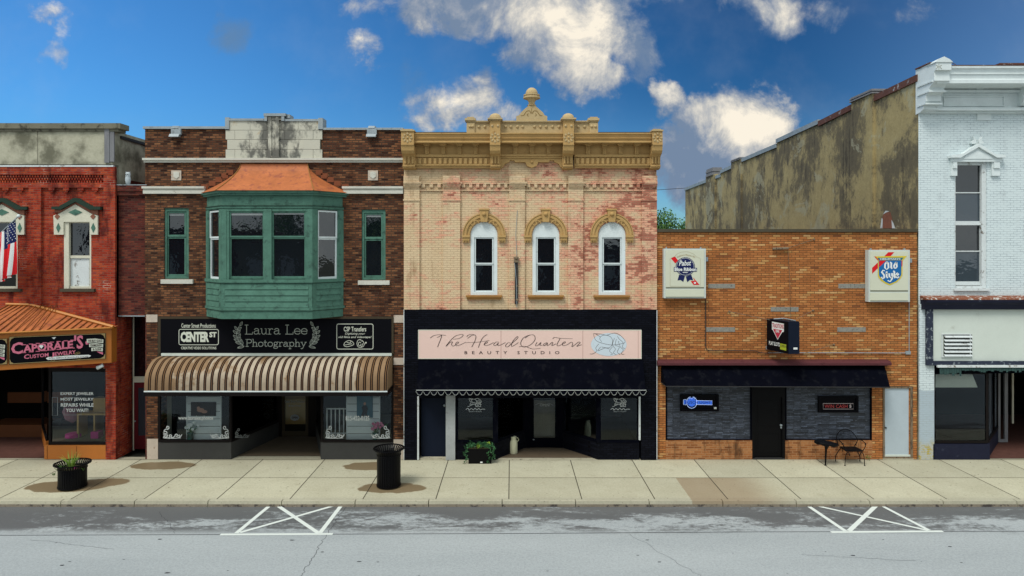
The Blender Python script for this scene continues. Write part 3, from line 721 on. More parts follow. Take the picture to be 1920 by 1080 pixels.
PJ = PF(.026)
for s_, a, b, t_ in (('EXPERT JEWELER', 113.5, 175.5, 735.5), ('MOST JEWELRY', 113.5, 175.5, 746), ('REPAIRS WHILE', 114, 175.5, 756), ('YOU WAIT!', 123.5, 165.5, 766)): m.text(s_, a, b, t_, t_ + 6.6, PJ, bold=.02)
m.build('window_lettering', 'letter_white', fo)
m = MB()
for a, b, t_, d in ((98, 108, 745, 779), (120, 152, 745, 778)): m.ribbon([(a, t_), (b, t_), (b, d), (a, d), (a, t_)], .8, PF(.027), sm=False)
m.build('window_decal', 'decal_dim', fo)
# things standing in that window
t = thing('display_stand', 'tan wooden desk-like stand inside the jeweller\'s window', 'display stand', (X(168, .9), .9, .5))
m = MB(); x0 = X(151, .9); m.box(x0, x0 + .06, .7, 1.2, .5, 1.25); m.box(x0, x0 + 1.0, .7, 1.2, 1.25, 1.31); m.box(x0 + .55, x0 + .61, .7, 1.2, .5, 1.25); m.build('frame', 'tan_wood', t)
MB().box(x0 + .42, x0 + .95, .9, 1.2, 1.311, 1.78).build('cabinet', 'tan_wood', t)
m = MB(); cx = X(136, .9); m.lathe(cx, .9, [(.02, .95), (.22, 1.1), (.30, 1.35), (.24, 1.5), (.1, 1.52)], 14); m.build('display_bust', 'dusty_pink', label='pink rounded display form inside the jeweller\'s window', cat='display form')
m = MB().lathe(X(138, .8), .8, [(.25, .51), (.24, .62), (.1, .66)], 12); m.build('ring_cushion', 'magenta', label='deep pink cushion on the window floor under the pink form', cat='cushion')
m = MB().box(X(170, .6), X(184, .6), .6, .9, .5, .72); m.build('gift_box', 'magenta', label='deep pink gift box on the window floor beside the tan stand', cat='box')
# canopy: prow of orange metal
A0 = (X(209, -.3), -.3); A1 = (X(0, -1.95) - 1.2, -2.22)
zt, zb = 4.27, 3.17
t1 = Vector((A0[0] - A1[0], A0[1] - A1[1])).normalized()
cn = thing('canopy', 'orange metal canopy with standing seam roof jutting over the jewelry shopfront', 'canopy', (A0[0] - 2, -1, zb))
PJn = (t1.y, -t1.x, 0); Lc = math.hypot(A0[0] - A1[0], A0[1] - A1[1])
m = MB(); th = .08
m.fb(A1, A0, 0, Lc, zb, zb + .22, -th, 0); m.fb(A1, A0, 0, Lc, zt - .17, zt, -th, 0); m.fb(A1, A0, Lc - .18, Lc, zb + .22, zt - .17, -th, 0)
m.fb(A1, A0, 0, Lc - .18, zb + .22, zt - .17, -th, -.03)
m.fb(A0, (A0[0], 0.0), 0, .3, zb, zt, -.08, 0)
m.build('fascia', 'orange_metal', cn)
MB().face([(A1[0], A1[1] + .05, zb + .1), (A0[0], A0[1] + .05, zb + .1), (A0[0], 0, zb + .1), (A1[0], 0, zb + .1)]).build('soffit', 'orange_metal', cn)
rz = Z(573); rx = X(60)
m = MB(); e0 = Vector((A0[0] + .05, A0[1] - .05, zt + .02)); e1 = Vector((A1[0], A1[1] - .08, zt + .02)); k0 = Vector((A0[0] + .05, -.005, zt + .05)); rg = Vector((rx, -.02, rz)); rg1 = Vector((A1[0], -.02, rz + .02))
m.face([e1, e0, rg, rg1]); m.face([e0, k0, rg]); m.face([e1, rg1, (A1[0], 0, zt)]); m.build('canopy_roof', 'copper_orange', cn)
m = MB()
for i in range(20):
    f = (i + .5) / 20; p = e1.lerp(e0, f)
    g = f - .0; q = rg1.lerp(rg, min(1, f / .55)) if f < .55 else rg.lerp(e0, (f - .55) / .45)
    q = Vector((p.x + (q.x - p.x) * .25, q.y, q.z)) if f < .55 else Vector((p.x, *((lambda s: (rg.lerp(e0, s).y, rg.lerp(e0, s).z))(max(0, min(1, (p.x - rg.x) / (e0.x - rg.x)))))))
    m.tube([p + Vector((0, 0, .02)), q + Vector((0, 0, .02))], .016, 4)
m.build('standing_seam', 'orange_seam', cn)
m = MB(); m.tube([rg + Vector((0, -.03, .03)), e0 + Vector((.05, -.02, .03))], .055, 6); m.tube([rg1 + Vector((0, -.03, .03)), rg + Vector((0, -.03, .03))], .05, 6); m.tube([e1 + Vector((0, 0, .0)), e0], .03, 6)
m.build('ridge_trim', 'orange_trim', cn)
# the sign boards on the canopy
PS = PP((A0[0], A0[1], zb), PJn)
def jsign(off, label):
    o0 = lambda d: PP((A0[0] + PJn[0] * d, A0[1] + PJn[1] * d, zb), PJn)
    T = o0(.02); S = lambda a, b: o0(.034)(a, b)
    rt = thing('shop_sign', label, 'sign', T(105 + off, 680))
    def sh(p): a, b = p; return (a + off, b - .055 * off)
    q = MB(); ring = [sh(p) for p in ((17, 631.5), (198.5, 624.5), (198.5, 673), (17, 683.5))]
    fr = [T(*p) for p in ring]; bk = [o0(-.03)(*p) for p in ring]
    q.loft([bk, fr]); q.build('board', 'sign_black', rt)
    q = MB(); q.ribbon([sh(p) for p in ((18, 632.5), (197.5, 625.5), (197.5, 672), (18, 682.3), (18, 632.5))], 1.1, o0(.03), sm=False)
    for cx, cy, sx, sy in ((18, 633, 1, 1), (197, 626, -1, 1), (197, 672, -1, -1), (18, 682, 1, -1)): q.ppoly([sh((cx, cy)), sh((cx + 9 * sx, cy)), sh((cx + 3 * sx, cy + 3 * sy)), sh((cx, cy + 9 * sy))], o0(.031))
    q.build('gold_border', 'gold', rt)
    W = lambda k, bx: (lambda a, b: sh((a, b - (a - bx) * k)))
    q = MB()
    wp = lambda a, b: sh((a, b - (a - 21) * .094))
    q.text('C', 21, 43, 643, 665, S, bold=.03, warp=wp); q.text('APORALE', 43, 137, 649, 664, S, bold=.035, warp=wp); q.text("'S", 139, 156, 640, 666, S, bold=.03, warp=wp)
    for px in range(45, 138, 13): 
        for yy in (648.6, 663.4): a, b = wp(px, yy); q.ribbon([(a - 4, b), (a + 4, b)], 1.3, S, sm=False)
    wp2 = lambda a, b: sh((a, b - (a - 45) * .11))
    q.text('C', 45, 55, 665, 673.5, S, bold=.02, warp=wp2); q.text('USTOM', 56, 91, 666.5, 673.5, S, bold=.02, warp=wp2); q.text('J', 95, 102, 667, 676, S, bold=.02, warp=wp2); q.text('EWELRY', 103, 142, 667, 674, S, bold=.02, warp=wp2)
    q.build('lettering', 'letter_pink', rt)
    q = MB(); a, b = 77, 651; q.ppoly([sh(p) for p in ((a - 4, b - 2), (a - 2, b - 4), (a + 2.5, b - 4), (a + 4.5, b - 2), (a + .5, b + 3))], o0(.040))
    q.ppoly([sh(p) for p in ((97, 633), (105, 632), (101.5, 636))], S)
    q.ppoly([sh(p) for p in [(86, 672), (90, 669.5), (130, 666.5), (166, 665.2), (171, 667), (167, 669.5), (130, 672.5), (90, 675)]], S)
    q.build('white_motif', 'letter_white', rt)
    q = MB()
    for i, (a, b, t_, d) in enumerate(((162.5, 194, 635.5, 642.5), (167, 193.5, 644.3, 650.5), (171, 193, 652.0, 658.0))):
        q.ppoly([sh(p) for p in ((a, t_), ((a + b) / 2, t_ - .8), (b, t_ + 1.2), (b - .6, d + 1), ((a + b) / 2, d - .6), (a + .5, d + .2))], S)
    q.build('ribbon_banner', 'letter_cream', rt)
    q = MB()
    for s_, a, b, t_, d in (('WE BUY GOLD', 165, 191.5, 636.8, 641.2), ('DIAMONDS', 169.5, 190.5, 645.2, 649.2), ('& COINS', 174, 190, 652.9, 656.6)): q.text(s_, a, b, t_, d, o0(.042), bold=.02, warp=lambda u_, v_: sh((u_, v_)))
    wp3 = lambda u_, v_: sh((u_, v_ - (u_ - 90) * .048))
    q.text('FULL SERVICE JEWELRY STORE', 92, 166, 671, 674, o0(.042), warp=wp3)
    q.build('banner_lettering', 'ink', rt)
    q = MB(); q.ppoly([sh(p) for p in ((160, 641), (163, 639), (163, 643), (168, 645), (161, 646))], o0(.033)); q.ppoly([sh(p) for p in ((181, 659), (193, 660.5), (193, 665), (187, 662.5))], o0(.033)); q.build('ribbon_tail', 'letter_pink', rt)
    q = MB()
    for cx, cy in ((112, 668.5), (124, 667.2), (143, 663.5), (147, 661.6), (99, 675.6), (148, 672)): q.ribbon([sh(p) for p in ell(cx, cy, 3.5, 1.4, 10)], .6, S, sm=False)
    q.build('gold_scroll', 'gold', rt)
jsign(0, 'black jewelry sign with pink lettering, shown whole at the right of the orange canopy')
jsign(-184.5, 'black jewelry sign with pink lettering, cut off by the left edge of the picture')
# lamp under the canopy
p = PP((A0[0], -.35, 3), (0, 1, 0))(190, 688)
m = MB(); m.tube([(p[0] + .06, p[1], p[2] + .05), (p[0] - .12, p[1] - .02, p[2] - .03)], [.05, .065], 10); m.tube([(p[0] + .03, p[1], p[2]), (p[0] + .03, p[1], zb + .1)], .015, 6)
m.build('spotlight', 'white_paint', smooth=True, label='small white spotlight under the right end of the orange canopy', cat='spotlight')

# ------------------------------------------------------------------ 2a narrow link with the red door
lk = thing('link_building', 'narrow maroon brick infill with a tall recessed doorway and red door', 'building', (X(247), 0, 0))
l0, l1 = xr + .002, X(272) + .06
m = MB(); m.wall(l0, l1, Z(592), Z(348), (), y=.10); m.box(l0, l1 - .01, .02, .11, Z(366), Z(350)); m.box(l0, l1 - .005, -.02, .11, Z(358), Z(347.5)); m.box(l0 + .001, l1, .101, 8, Z(592), Z(350))
m.build('wall', 'maroon_brick', lk)
MB().box(l0, l1, -.03, .9, Z(347.5), Z(346)).build('coping', 'metal_flash', lk)
MB().box(l0, l1, .085, .16, Z(594), Z(592)).build('lintel', 'metal_flash', lk)
y2 = .95; za = Z(847, y2)
m = MB(); m.box(X(247.5, y2), X(251, y2), y2, y2 + .06, 0, Z(594, y2)); m.box(X(251, y2), -11.6, y2 + .001, y2 + .06, Z(717, y2), Z(706, y2)); m.box(-11.6, -11.5, .3, y2 + .06, 0, 4.6)
df = m.build('door_frame', 'cream_paint', lk)
MB().box(X(251, y2), -11.6, y2 + .03, y2 + .04, Z(706, y2), 4.6).build('transom_pane', 'pane', df)
m = MB(); m.box(X(251, y2), X(258.5, y2), y2 + .01, y2 + .05, .05, Z(717, y2)); m.box(X(258.5, y2), -11.6, y2 + .01, y2 + .05, .05, Z(817, y2)); m.box(X(258.5, y2), -11.6, y2 + .01, y2 + .05, Z(727, y2), Z(717, y2))
dr = m.build('door', 'door_red', lk); MB().box(X(258.5, y2), -11.6, y2 + .03, y2 + .04, Z(817, y2), Z(727, y2)).build('door_glass', 'pane_curtain', dr)
MB().sphere((X(254, y2), y2 - .03, 1.0), .03).build('handle', 'metal_flash', dr, True)
MB().box(l0 - .4, -11.5, y2 + .2, y2 + .3, 0, 4.7).build('rear_wall', 'interior_dark', lk)
# owl on top of it
ox, oz = X(240, .05), Z(346)
t = thing('owl_figurine', 'small pewter coloured owl figurine perched on the narrow maroon brick wall', 'owl figurine', (ox, .05, oz))
m = MB(); m.loft([[(ox + r * math.cos(k * .785), .05 + r * .8 * math.sin(k * .785), oz + h) for k in range(8)] for r, h in ((.03, 0), (.07, .03), (.095, .14), (.09, .22), (.075, .27), (.09, .33), (.07, .39), (.03, .41))])
for s_ in (-1, 1): m.loft([[(ox + s_ * .055 + .02 * math.cos(k * 2.1), .05 + .02 * math.sin(k * 2.1), oz + .38) for k in range(3)], [(ox + s_ * .07, .05 + .001 * k, oz + .44) for k in range(3)]])
m.build('body', 'pewter', t, True)
m = MB(); m.lathe(ox - .03, -.03, [(.016, oz + .32), (.016, oz + .34)], 8); m.lathe(ox + .03, -.03, [(.016, oz + .32), (.016, oz + .34)], 8); m.build('eye', 'black_metal', t)

# ------------------------------------------------------------------ flag on a pole
t = thing('flag', 'American flag hanging from an angled white-tipped pole by the jeweller\'s upper window', 'flag', (X(-40), 0, Z(470)))
pa = Vector((X(-42), 0.0, Z(478))); pb_ = Vector((X(35, -1.0), -1.0, Z(405, -1.0)))
MB().tube([pa, pb_], .018, 8).build('pole', 'metal_flash', t, True)
MB().sphere(pb_, .055).build('finial', 'white_paint', t, True)
def fl_pt(a, b):                                  # a: along the hoist from the tip (0..1), b: down the fly (0..1)
    h = pb_.lerp(pa, .08 + .50 * a)
    fx = .055 * math.sin(a * 17 + b * 2.2) * (.15 + .6 * b); fy = .11 * math.sin(a * 15 + 1 + b) * (.2 + b)
    pull = (a - .3) * .40 * b
    return Vector((h.x + fx + pull * .52, h.y * (1 - .0 * b) + fy, h.z - b * (1.42 + .32 * (1 - a)) * .98 + (.0)))
def flag_cells(sel):
    q = MB(); NB = 20
    for i in range(13):
        for j in range(NB):
            if sel(i, j):
                for k in range(2):
                    a0, a1 = (i + k / 2) / 13, (i + (k + 1) / 2) / 13; q.face([fl_pt(a0, j / NB), fl_pt(a1, j / NB), fl_pt(a1, (j + 1) / NB), fl_pt(a0, (j + 1) / NB)])
    return q
can = lambda i, j: i < 7 and j < 8
flag_cells(lambda i, j: not can(i, j) and i % 2 == 0).build('red_stripes', 'sign_red', t)
flag_cells(lambda i, j: not can(i, j) and i % 2 == 1).build('white_stripes', 'letter_white', t)
flag_cells(can).build('canton', 'navy', t)
q = MB()
for i in range(6):
    for j in range(7):
        c = fl_pt((.5 + i + (.5 if j % 2 else 0)) / 13 * 1.02, (j + .8) / 20); n_ = (fl_pt(.3, .1) - c)
        for s_ in (-.012,): q.face([(c.x + .020 * math.cos(R(90 + k * 36)) * (1 if k % 2 == 0 else .45), c.y + s_, c.z + .020 * math.sin(R(90 + k * 36)) * (1 if k % 2 == 0 else .45)) for k in range(10)])
q.build('stars', 'letter_white', t)

# ------------------------------------------------------------------ 2 the brown brick building with the green bay
b2 = thing('brick_building', 'dark brown brick building with a stained limestone crest and a green bay window', 'building', (-7.7, 0, 0))
L2, R2 = X(272), X(757.3)
ws = [hole(308, 354, 390, 523), hole(678, 723, 393, 525)]
m = MB(); m.wall(L2, R2, Z(596), Z(242), ws, y=0, dep=.16)
m.box(L2, X(425), -.001, .3, Z(297), Z(241.5)); m.box(X(605), R2, -.001, .3, Z(297), Z(241.5))
for a, b in ((275, 296), (738, 757.2)): m.box(X(a), X(b) - .001, -.004, .6, 0.001, Z(596))
m.box(L2, X(275), .2, .5, 0.001, Z(596))
m.build('wall', 'brown_brick', b2)
for a, b, t_, d in ((274, 295, 590, 604), (738, 757, 591, 605), (738, 757, 671, 684), (275.5, 296, 823, 861), (738, 757, 824, 861)): MB().pb(a, b, t_, d, -.025, .02).build('stone_block', 'stone_block', b2)
m = MB(); m.box(L2 - .04, X(424), -.07, .34, Z(242), Z(237.5)); m.box(X(606), R2 - .01, -.07, .34, Z(244), Z(240.0))
m.box(X(424), X(431.5), -.09, .36, Z(243), Z(221)); m.box(X(598), X(606.5), -.09, .36, Z(243), Z(222)); m.box(X(431.5), X(498), -.09, .36, Z(227), Z(223)); m.box(X(535), X(598), -.09, .36, Z(228), Z(224))
m.box(X(497), X(538), -.14, .36, Z(219), Z(214)); m.box(X(498), X(503), -.13, .35, Z(228), Z(219)); m.box(X(530), X(535), -.13, .35, Z(228), Z(219)); m.box(X(538), X(544), -.05, .36, Z(222), Z(215))
m.build('coping', 'metal_flash', b2)
# limestone crest: separate blocks with open joints
m = MB(); m.box(X(427), X(603), -.001, .3, Z(297.5), Z(226)); m.build('crest_backing', 'joint', b2)
m = MB(); g = .5; rows = [(226.5, 244.5, (431, 470, 502, 560, 598)), (244.5, 262, (424, 441.5, 494, 535, 588, 605)), (262, 280.5, (427, 469, 502, 560, 601)), (280.5, 298, (424, 441.5, 494, 535, 588, 605))]
for t_, d, xs in rows:
    for i in range(len(xs) - 1): m.box(X(xs[i] + g * .6), X(xs[i + 1] - g * .6), -.05 - .004 * (i % 2), 0.01, Z(d - g * .6), Z(t_ + g * .6))
m.box(X(505), X(511), -.12, -.045, Z(293), Z(220)); m.box(X(519), X(525), -.12, -.045, Z(293), Z(220)); m.box(X(511), X(519), -.085, -.045, Z(293), Z(220)); m.box(X(504), X(526), -.13, -.045, Z(296), Z(293))
m.box(X(503), X(530), -.10, .3, Z(226), Z(219.2))
m.build('limestone_crest', 'stained_limestone', b2)
m = MB()
m.box(L2 - .03, R2 - .012, -.13, .001, Z(301), Z(297)); m.box(L2 - .01, R2 - .014, -.07, .001, Z(305), Z(301))
m.build('string_course', 'white_stone', b2)
for a, b in ((269.5, 386), (643, 756.5)):
    m = MB(); m.box(X(a), X(b), -.14, .001, Z(354), Z(350)); m.box(X(a) + .02, X(b) - .001, -.08, .001, Z(357.5), Z(354)); m.box(X(a) + .03, X(b) - .002, -.11, .001, Z(363.5), Z(357.5)); m.build('string_course', 'white_stone', b2)
for a in (320.5, 688):                                   # metal parapet caps
    m = MB(); m.pb(a, a + 18, 241, 252, -.10, .0); m.prismx([(-.10, Z(252)), (-.16, Z(257.5)), (0, Z(257.5)), (0, Z(252))], X(a), X(a + 18)); m.prismx([(-.10, Z(241)), (0, Z(236)), (.3, Z(236)), (.3, Z(241))], X(a + 3), X(a + 15)); m.build('scupper_cap', 'metal_flash', b2)
for a in (321, 690):
    m = MB(); m.pb(a, a + 18.5, 319.5, 338, -.03, .0); o = m.build('stone_block', 'stone_block', b2)
    MB().pprism([(a + 4, 323), (a + 9, 321.5), (a + 14.5, 323), (a + 14.5, 331), (a + 9.2, 335), (a + 4, 331)], -.055, -.03).build('carved_shield', 'white_stone', o)
def flank(a, b, t_, d, rail, gl):
    m = MB(); y = .04
    frame4(m, a, b, t_, d, 4.5, y, .16, 6, 5); frame4(m, a + 5.0, b - 5.0, t_ + 6.5, rail + 2, 3.2, y + .03, .16, 3, 4); frame4(m, a + 5.0, b - 5.0, rail + 2.4, d - 5.2, 3.2, y + .055, .16, 3, 4)
    fo = m.build('window', 'green_paint', b2)
    MB().pb(a + 7.5, b - 7.5, t_ + 8, rail, y + .075, y + .08).build('pane', 'pane', fo); MB().pb(a + 7.5, b - 7.5, rail + 3, d - 7, y + .085, y + .09).build('pane', 'pane', fo)
    MB().pb(a + 8.5, b - 8.5, t_ + 9.5, t_ + 14, y + .066, y + .072).build('blind', 'decal_dim', fo)
    MB().pb(a - 7, b + 7, d + .5, d + 8.5, -.10, .1).build('sill', 'white_stone', fo)
flank(308, 354, 390.2, 523.5, 442, 0); flank(678, 723, 393, 525.5, 446, 0)
# bay
W0, W1, W2, W3 = (-9.88, 0.0), (-9.03, -.88), (-6.20, -.88), (-5.46, 0.0)
def foot(o):
    return [(W0[0] - o * 1.3, .02), (W1[0] - o * .35, W1[1] - o), (W2[0] + o * .35, W2[1] - o), (W3[0] + o * 1.3, .02)]
yb = -.88
z = lambda py: Z(py, yb)
m = MB()
m.prismz(foot(.0), z(392), z(366)); m.prismz(foot(.10), z(366), z(362.5)); m.prismz(foot(.15), z(362.4), z(357.5)); m.prismz(foot(.03), z(390), z(386))
m.prismz(foot(-.12), z(595), z(396)) if False else None
m.prismz(foot(.06), z(530), z(524)); m.prismz(foot(0.0), z(577), z(530.1)); m.prismz(foot(.05), z(582), z(577.1)); m.prismz(foot(.01), z(598), z(582.1))
for a, b in ((W0, W1), (W1, W2), (W2, W3)):              # corner posts and clapboards
    Ls = math.dist(a, b)
    m.fb(a, b, -.01, .16, z(524), z(392), -.12, .012); m.fb(a, b, Ls - .16, Ls + .01, z(524), z(392), -.12, .012)
    m.fb(a, b, 0, .12, z(577), z(530), -.02, .018); m.fb(a, b, Ls - .12, Ls, z(577), z(530), -.02, .018)
    for k in range(4):
        p0, p1 = z(576.5 - k * 11.4), z(576.5 - (k + 1) * 11.4)
        q = [Vector(a), Vector(b)]; t_ = (q[1] - q[0]).normalized(); n_ = Vector((t_.y, -t_.x))
        s0, s1 = q[0] + t_ * .125, q[1] - t_ * .125
        m.hexa([(*(s0 + n_ * .034), p0), (*(s1 + n_ * .034), p0), (*(s1 - n_ * .01), p0), (*(s0 - n_ * .01), p0), (*(s0 + n_ * .008), p1 + .002), (*(s1 + n_ * .008), p1 + .002), (*(s1 - n_ * .01), p1 + .002), (*(s0 - n_ * .01), p1 + .002)])
bay = m.build('bay_window', 'green_paint', b2)
m = MB(); m.prismz(foot(.055), z(386) , z(385.2)); m.prismz(foot(.04), z(582.9), z(582.0)); m.prismz(foot(.052), z(530.8), z(530.0)); m.build('moulding_shadow_line', 'green_dark', bay)
m = MB(); m.prismz([(W0[0] + .2, -.02), (W1[0] + .12, W1[1] + .22), (W2[0] - .12, W2[1] + .22), (W3[0] - .2, -.02)], z(524), z(392)); m.build('bay_core', 'interior_dark', bay)
xw = lambda px: X(px, yb) - W1[0]                        # distance along the front face
def bsash(name, mat, a, b, s0, s1, t_, r, d, w_=.055):
    m = MB(); dd = -.03
    m.fb(a, b, s0, s0 + w_, z(r - 1), z(t_), dd - .05, dd); m.fb(a, b, s1 - w_, s1, z(r - 1), z(t_), dd - .05, dd); m.fb(a, b, s0 + w_, s1 - w_, z(t_ + 3), z(t_), dd - .05, dd - .001); m.fb(a, b, s0 + w_, s1 - w_, z(r - 1), z(r - 4), dd - .05, dd - .001)
    dd = -.055
    m.fb(a, b, s0, s0 + w_, z(d), z(r - 1), dd - .05, dd); m.fb(a, b, s1 - w_, s1, z(d), z(r - 1), dd - .05, dd); m.fb(a, b, s0 + w_, s1 - w_, z(r + 2), z(r - 1), dd - .05, dd - .001); m.fb(a, b, s0 + w_, s1 - w_, z(d), z(d - 5), dd - .05, dd - .001)
    m.build(name, mat, bay)
    q = MB(); q.fb(a, b, s0 + w_, s1 - w_, z(r - 4), z(t_ + 3), -.066, -.062); q.fb(a, b, s0 + w_, s1 - w_, z(d - 5), z(r + 2), -.09, -.086); q.build('pane', 'pane', bay)
xa, xm0, xm1, xb = xw(429), xw(495), xw(509), xw(573)
bsash('sash', 'green_paint', W1, W2, xa, xm0, 396, 446, 523); bsash('sash', 'green_paint', W1, W2, xm1, xb, 396, 446, 523)
m = MB(); m.fb(W1, W2, xm0 - .01, xm1 + .01, z(524), z(392), -.1, .03); m.fb(W1, W2, .16, xa + .01, z(524), z(392), -.1, -.0); m.fb(W1, W2, xb - .01, math.dist(W1, W2) - .16, z(524), z(392), -.1, -.0); m.fb(W1, W2, .1, math.dist(W1, W2) - .1, z(396), z(392), -.1, .006)
m.build('mullion', 'green_paint', bay)
for a, b, s in ((W0, W1, 0), (W2, W3, 1)):
    Ls = math.dist(a, b); bsash('side_sash', 'white_paint', a, b, .20, Ls - .20, 393.5, 447, 525, .06)
    MB().fb(a, b, .15, .205, z(524), z(392), -.1, -.0).fb(a, b, Ls - .205, Ls - .15, z(524), z(392), -.1, -.0).build('mullion', 'green_paint', bay)
MB().fb(W1, W2, xa + .06, xm0 - .06, z(403.5), z(399.3), -.06, -.052).fb(W1, W2, xm1 + .06, xb - .06, z(402), z(399.3), -.06, -.052).build('blind', 'decal_dim', bay)
# the cat on the inside sill, right hand sash
m = MB(); P = PP((0, yb + .08, 0), (0, 1, 0))
c_ = [(527, 523), (526, 500), (525, 486), (527, 476), (526.4, 466.5), (529, 461), (531.5, 465.5), (537.5, 465.5), (541, 460.5), (543, 467), (543.5, 477), (549, 482), (558, 492), (562, 505), (562, 523)]
m.prism([((P(*q)).x, (P(*q)).z) for q in c_], yb + .078, yb + .0845)
# copper roof, concave, from the eave up to the wall
rings = []
for k in range(9):
    f = k / 8; g_ = f ** .55 if True else f
    top0, top1 = X(452), X(577)
    yy = -1.08 * (1 - f) ** 1.55 ; zz_ = z(357.8) + (Z(307.5) - z(357.8)) * f
    fl = (1 - f) ** 1.7
    xl0 = top0 + (-10.10 - top0) * fl; xr0 = top1 + (-5.22 - top1) * fl
    xl1 = top0 + .0 + (-9.12 - top0) * ((1 - f) ** 1.4); xr1 = top1 + (-6.10 - top1) * ((1 - f) ** 1.4)
    rings.append([(xl0, -.004, zz_), (xl1, yy - .004, zz_), (xr1, yy - .004, zz_), (xr0, -.004, zz_)])
m = MB(); m.loft(rings, closed=False); m.face(rings[0]); m.build('bay_roof', 'copper_orange', bay)
m = MB()
for s, e in ((1, 0), (2, 3)):
    pts = [r[s] for r in rings]; m.tube([(p[0], p[1] - .01, p[2] + .01) for p in pts], .014, 5)
m.build('roof_seam', 'ochre_sill', bay)
m = MB()                                                  # stepped flashing up the brick beside the roof
for i in range(6):
    for sx in (-1, 1):
        ex = rings[i][0][0] if sx < 0 else rings[i][3][0]; z0 = rings[i][0][2]; z1_ = rings[i + 1][0][2] + .02
        m.box(min(ex, ex + sx * .22), max(ex, ex + sx * .22), -.012, .002, z0, z1_ + .03)
m.build('flashing', 'copper_flash', bay, label='copper coloured stepped flashing beside the bay roof')
body(b2, L2, R2, Z(242), 16, 'maroon_brick', z1=3.55)
# fascia board of the sign, then the shop front
m = MB(); m.wall(X(296), X(738), Z(668) - .3, Z(596), y=.0); m.build('sign_frieze', 'bronze_frame', b2)
ya = 2.6
FL = (X(434), -.02); BL = (-8.42, ya); FR = (X(602), -.02); BR = (-7.08, ya)
def shopwin(root, a, b, z0, z1, frm, blk, bay_d=.05, fw=.07, name='shop_window', glass=True, blab=None):
    Ls = math.dist(a, b); m = MB()
    m.fb(a, b, 0, fw, z0, z1, -bay_d, .0); m.fb(a, b, Ls - fw, Ls, z0, z1, -bay_d, .0); m.fb(a, b, fw, Ls - fw, z0, z0 + .08, -bay_d, .012); m.fb(a, b, fw, Ls - fw, z1 - .08, z1, -bay_d, -.002)
    fo = m.build(name, frm, root)
    if glass: MB().fb(a, b, fw, Ls - fw, z0 + .08, z1 - .08, -.03, -.026).build('pane', 'shop_glass', fo)
    if blk: MB().fb(a, b, 0, Ls, 0.0, z0 - .002, -bay_d - .02, -.004).build('bulkhead', blk, root)
    return fo
zw0, zw1 = Z(829), 2.75
f1 = shopwin(b2, (X(297), -.02), FL, zw0, zw1, 'dark_frame', 'bulkhead_grey'); f1b = shopwin(b2, FL, BL, zw0, zw1, 'dark_frame', 'bulkhead_grey')
f2 = shopwin(b2, FR, (X(738), -.02), zw0, zw1, 'dark_frame', 'bulkhead_grey'); shopwin(b2, BR, FR, zw0, zw1, 'dark_frame', 'bulkhead_grey')
room(b2, L2 + .28, R2 - .28, .3, 6.0, 2.9, 'interior_dark')
MB().face([(FL[0], 0, .004), (FR[0], 0, .004), (BR[0], ya, .004), (BL[0], ya, .004)]).build('entry_floor', 'concrete', b2)
dlx, drx = X(528, ya), X(578, ya)
m = MB(); m.box(BL[0], dlx, ya, ya + .1, .03, 2.8); m.box(drx, BR[0], ya, ya + .1, .03, 2.8); m.box(dlx, drx, ya, ya + .1, 2.45, 2.8); df = m.build('door_frame', 'dark_frame', b2)
m = MB(); frame_ = (dlx + .01, drx - .01)
m.box(frame_[0], frame_[0] + .1, ya + .02, ya + .07, .03, 2.44); m.box(frame_[1] - .1, frame_[1], ya + .02, ya + .07, .03, 2.44); m.box(frame_[0] + .1, frame_[1] - .1, ya + .02, ya + .07, .03, .22); m.box(frame_[0] + .1, frame_[1] - .1, ya + .02, ya + .07, 2.3, 2.44)
dr = m.build('door', 'bronze_frame', b2)
MB().box(frame_[0] + .1, frame_[1] - .1, ya + .04, ya + .045, .22, 2.3).build('door_glass', 'shop_glass', dr)
MB().box(frame_[0], frame_[1], ya + .30, ya + .33, .4, 2.3).build('door_curtain', 'tan_wood', dr)
Pd = PF(ya + .03)
m = MB(); m.text('Center Street Productions', 534, 571, 750, 755, Pd, bold=.02); m.text('By Appointment', 541, 564, 759, 763, Pd, bold=.02, shear=.3); m.ppoly(ell(552.5, 783, 9, 6.2, 8), Pd); m.build('door_lettering', 'decal_dim', dr)
m = MB(); m.text('OPEN', 547, 558, 781, 785, PF(ya + .026), bold=.03); m.build('open_lettering', 'ink', dr)
# window decals
def scroll(m, x0, y0, sx, P, s=1.0):
    q = lambda pts: [(x0 + sx * a * s, y0 - b * s) for a, b in pts]
    def spiral(cx, cy, r, turns, a0, dirn):
        return [(cx + r * (1 - .78 * k / 16) * math.cos(R(a0) + dirn * turns * 2 * math.pi * k / 16), cy + r * (1 - .78 * k / 16) * math.sin(R(a0) + dirn * turns * 2 * math.pi * k / 16)) for k in range(17)]
    for c, w_ in (([(0, 0), (2, 4), (1, 8)] + spiral(4.5, 9, 4, 1.1, 180, -1), 1.4), ([(1, 8), (2, 14), (6, 17)] + spiral(8, 19.5, 3.8, 1.1, 240, 1), 1.3), ([(2, 2), (8, 0)] + spiral(13, 3.5, 3.6, 1.2, 240, 1), 1.4),
                  ([(13, 0), (19, 1), (22, 4)] + spiral(25, 4.2, 3.3, 1.1, 180, -1), 1.3), ([(25, 0), (30, 1), (34, 4), (35, 7)], 1.2), (spiral(7, 4.5, 2.8, 1.2, 90, 1), 1.2), ([(0, 0), (10, -.8), (22, -.6), (33, 0)], 1.1), (spiral(30.5, 4.4, 2.1, 1.1, 0, -1), 1.1)):
        m.ribbon(q(c), w_ * s, P, sm=True)
Pw = PF(-.002)
for a_ in ((306, 1), (429.5, -1)): m = MB(); scroll(m, a_[0], 821, a_[1], Pw); m.build('scroll_decal', 'decal_white', f1)
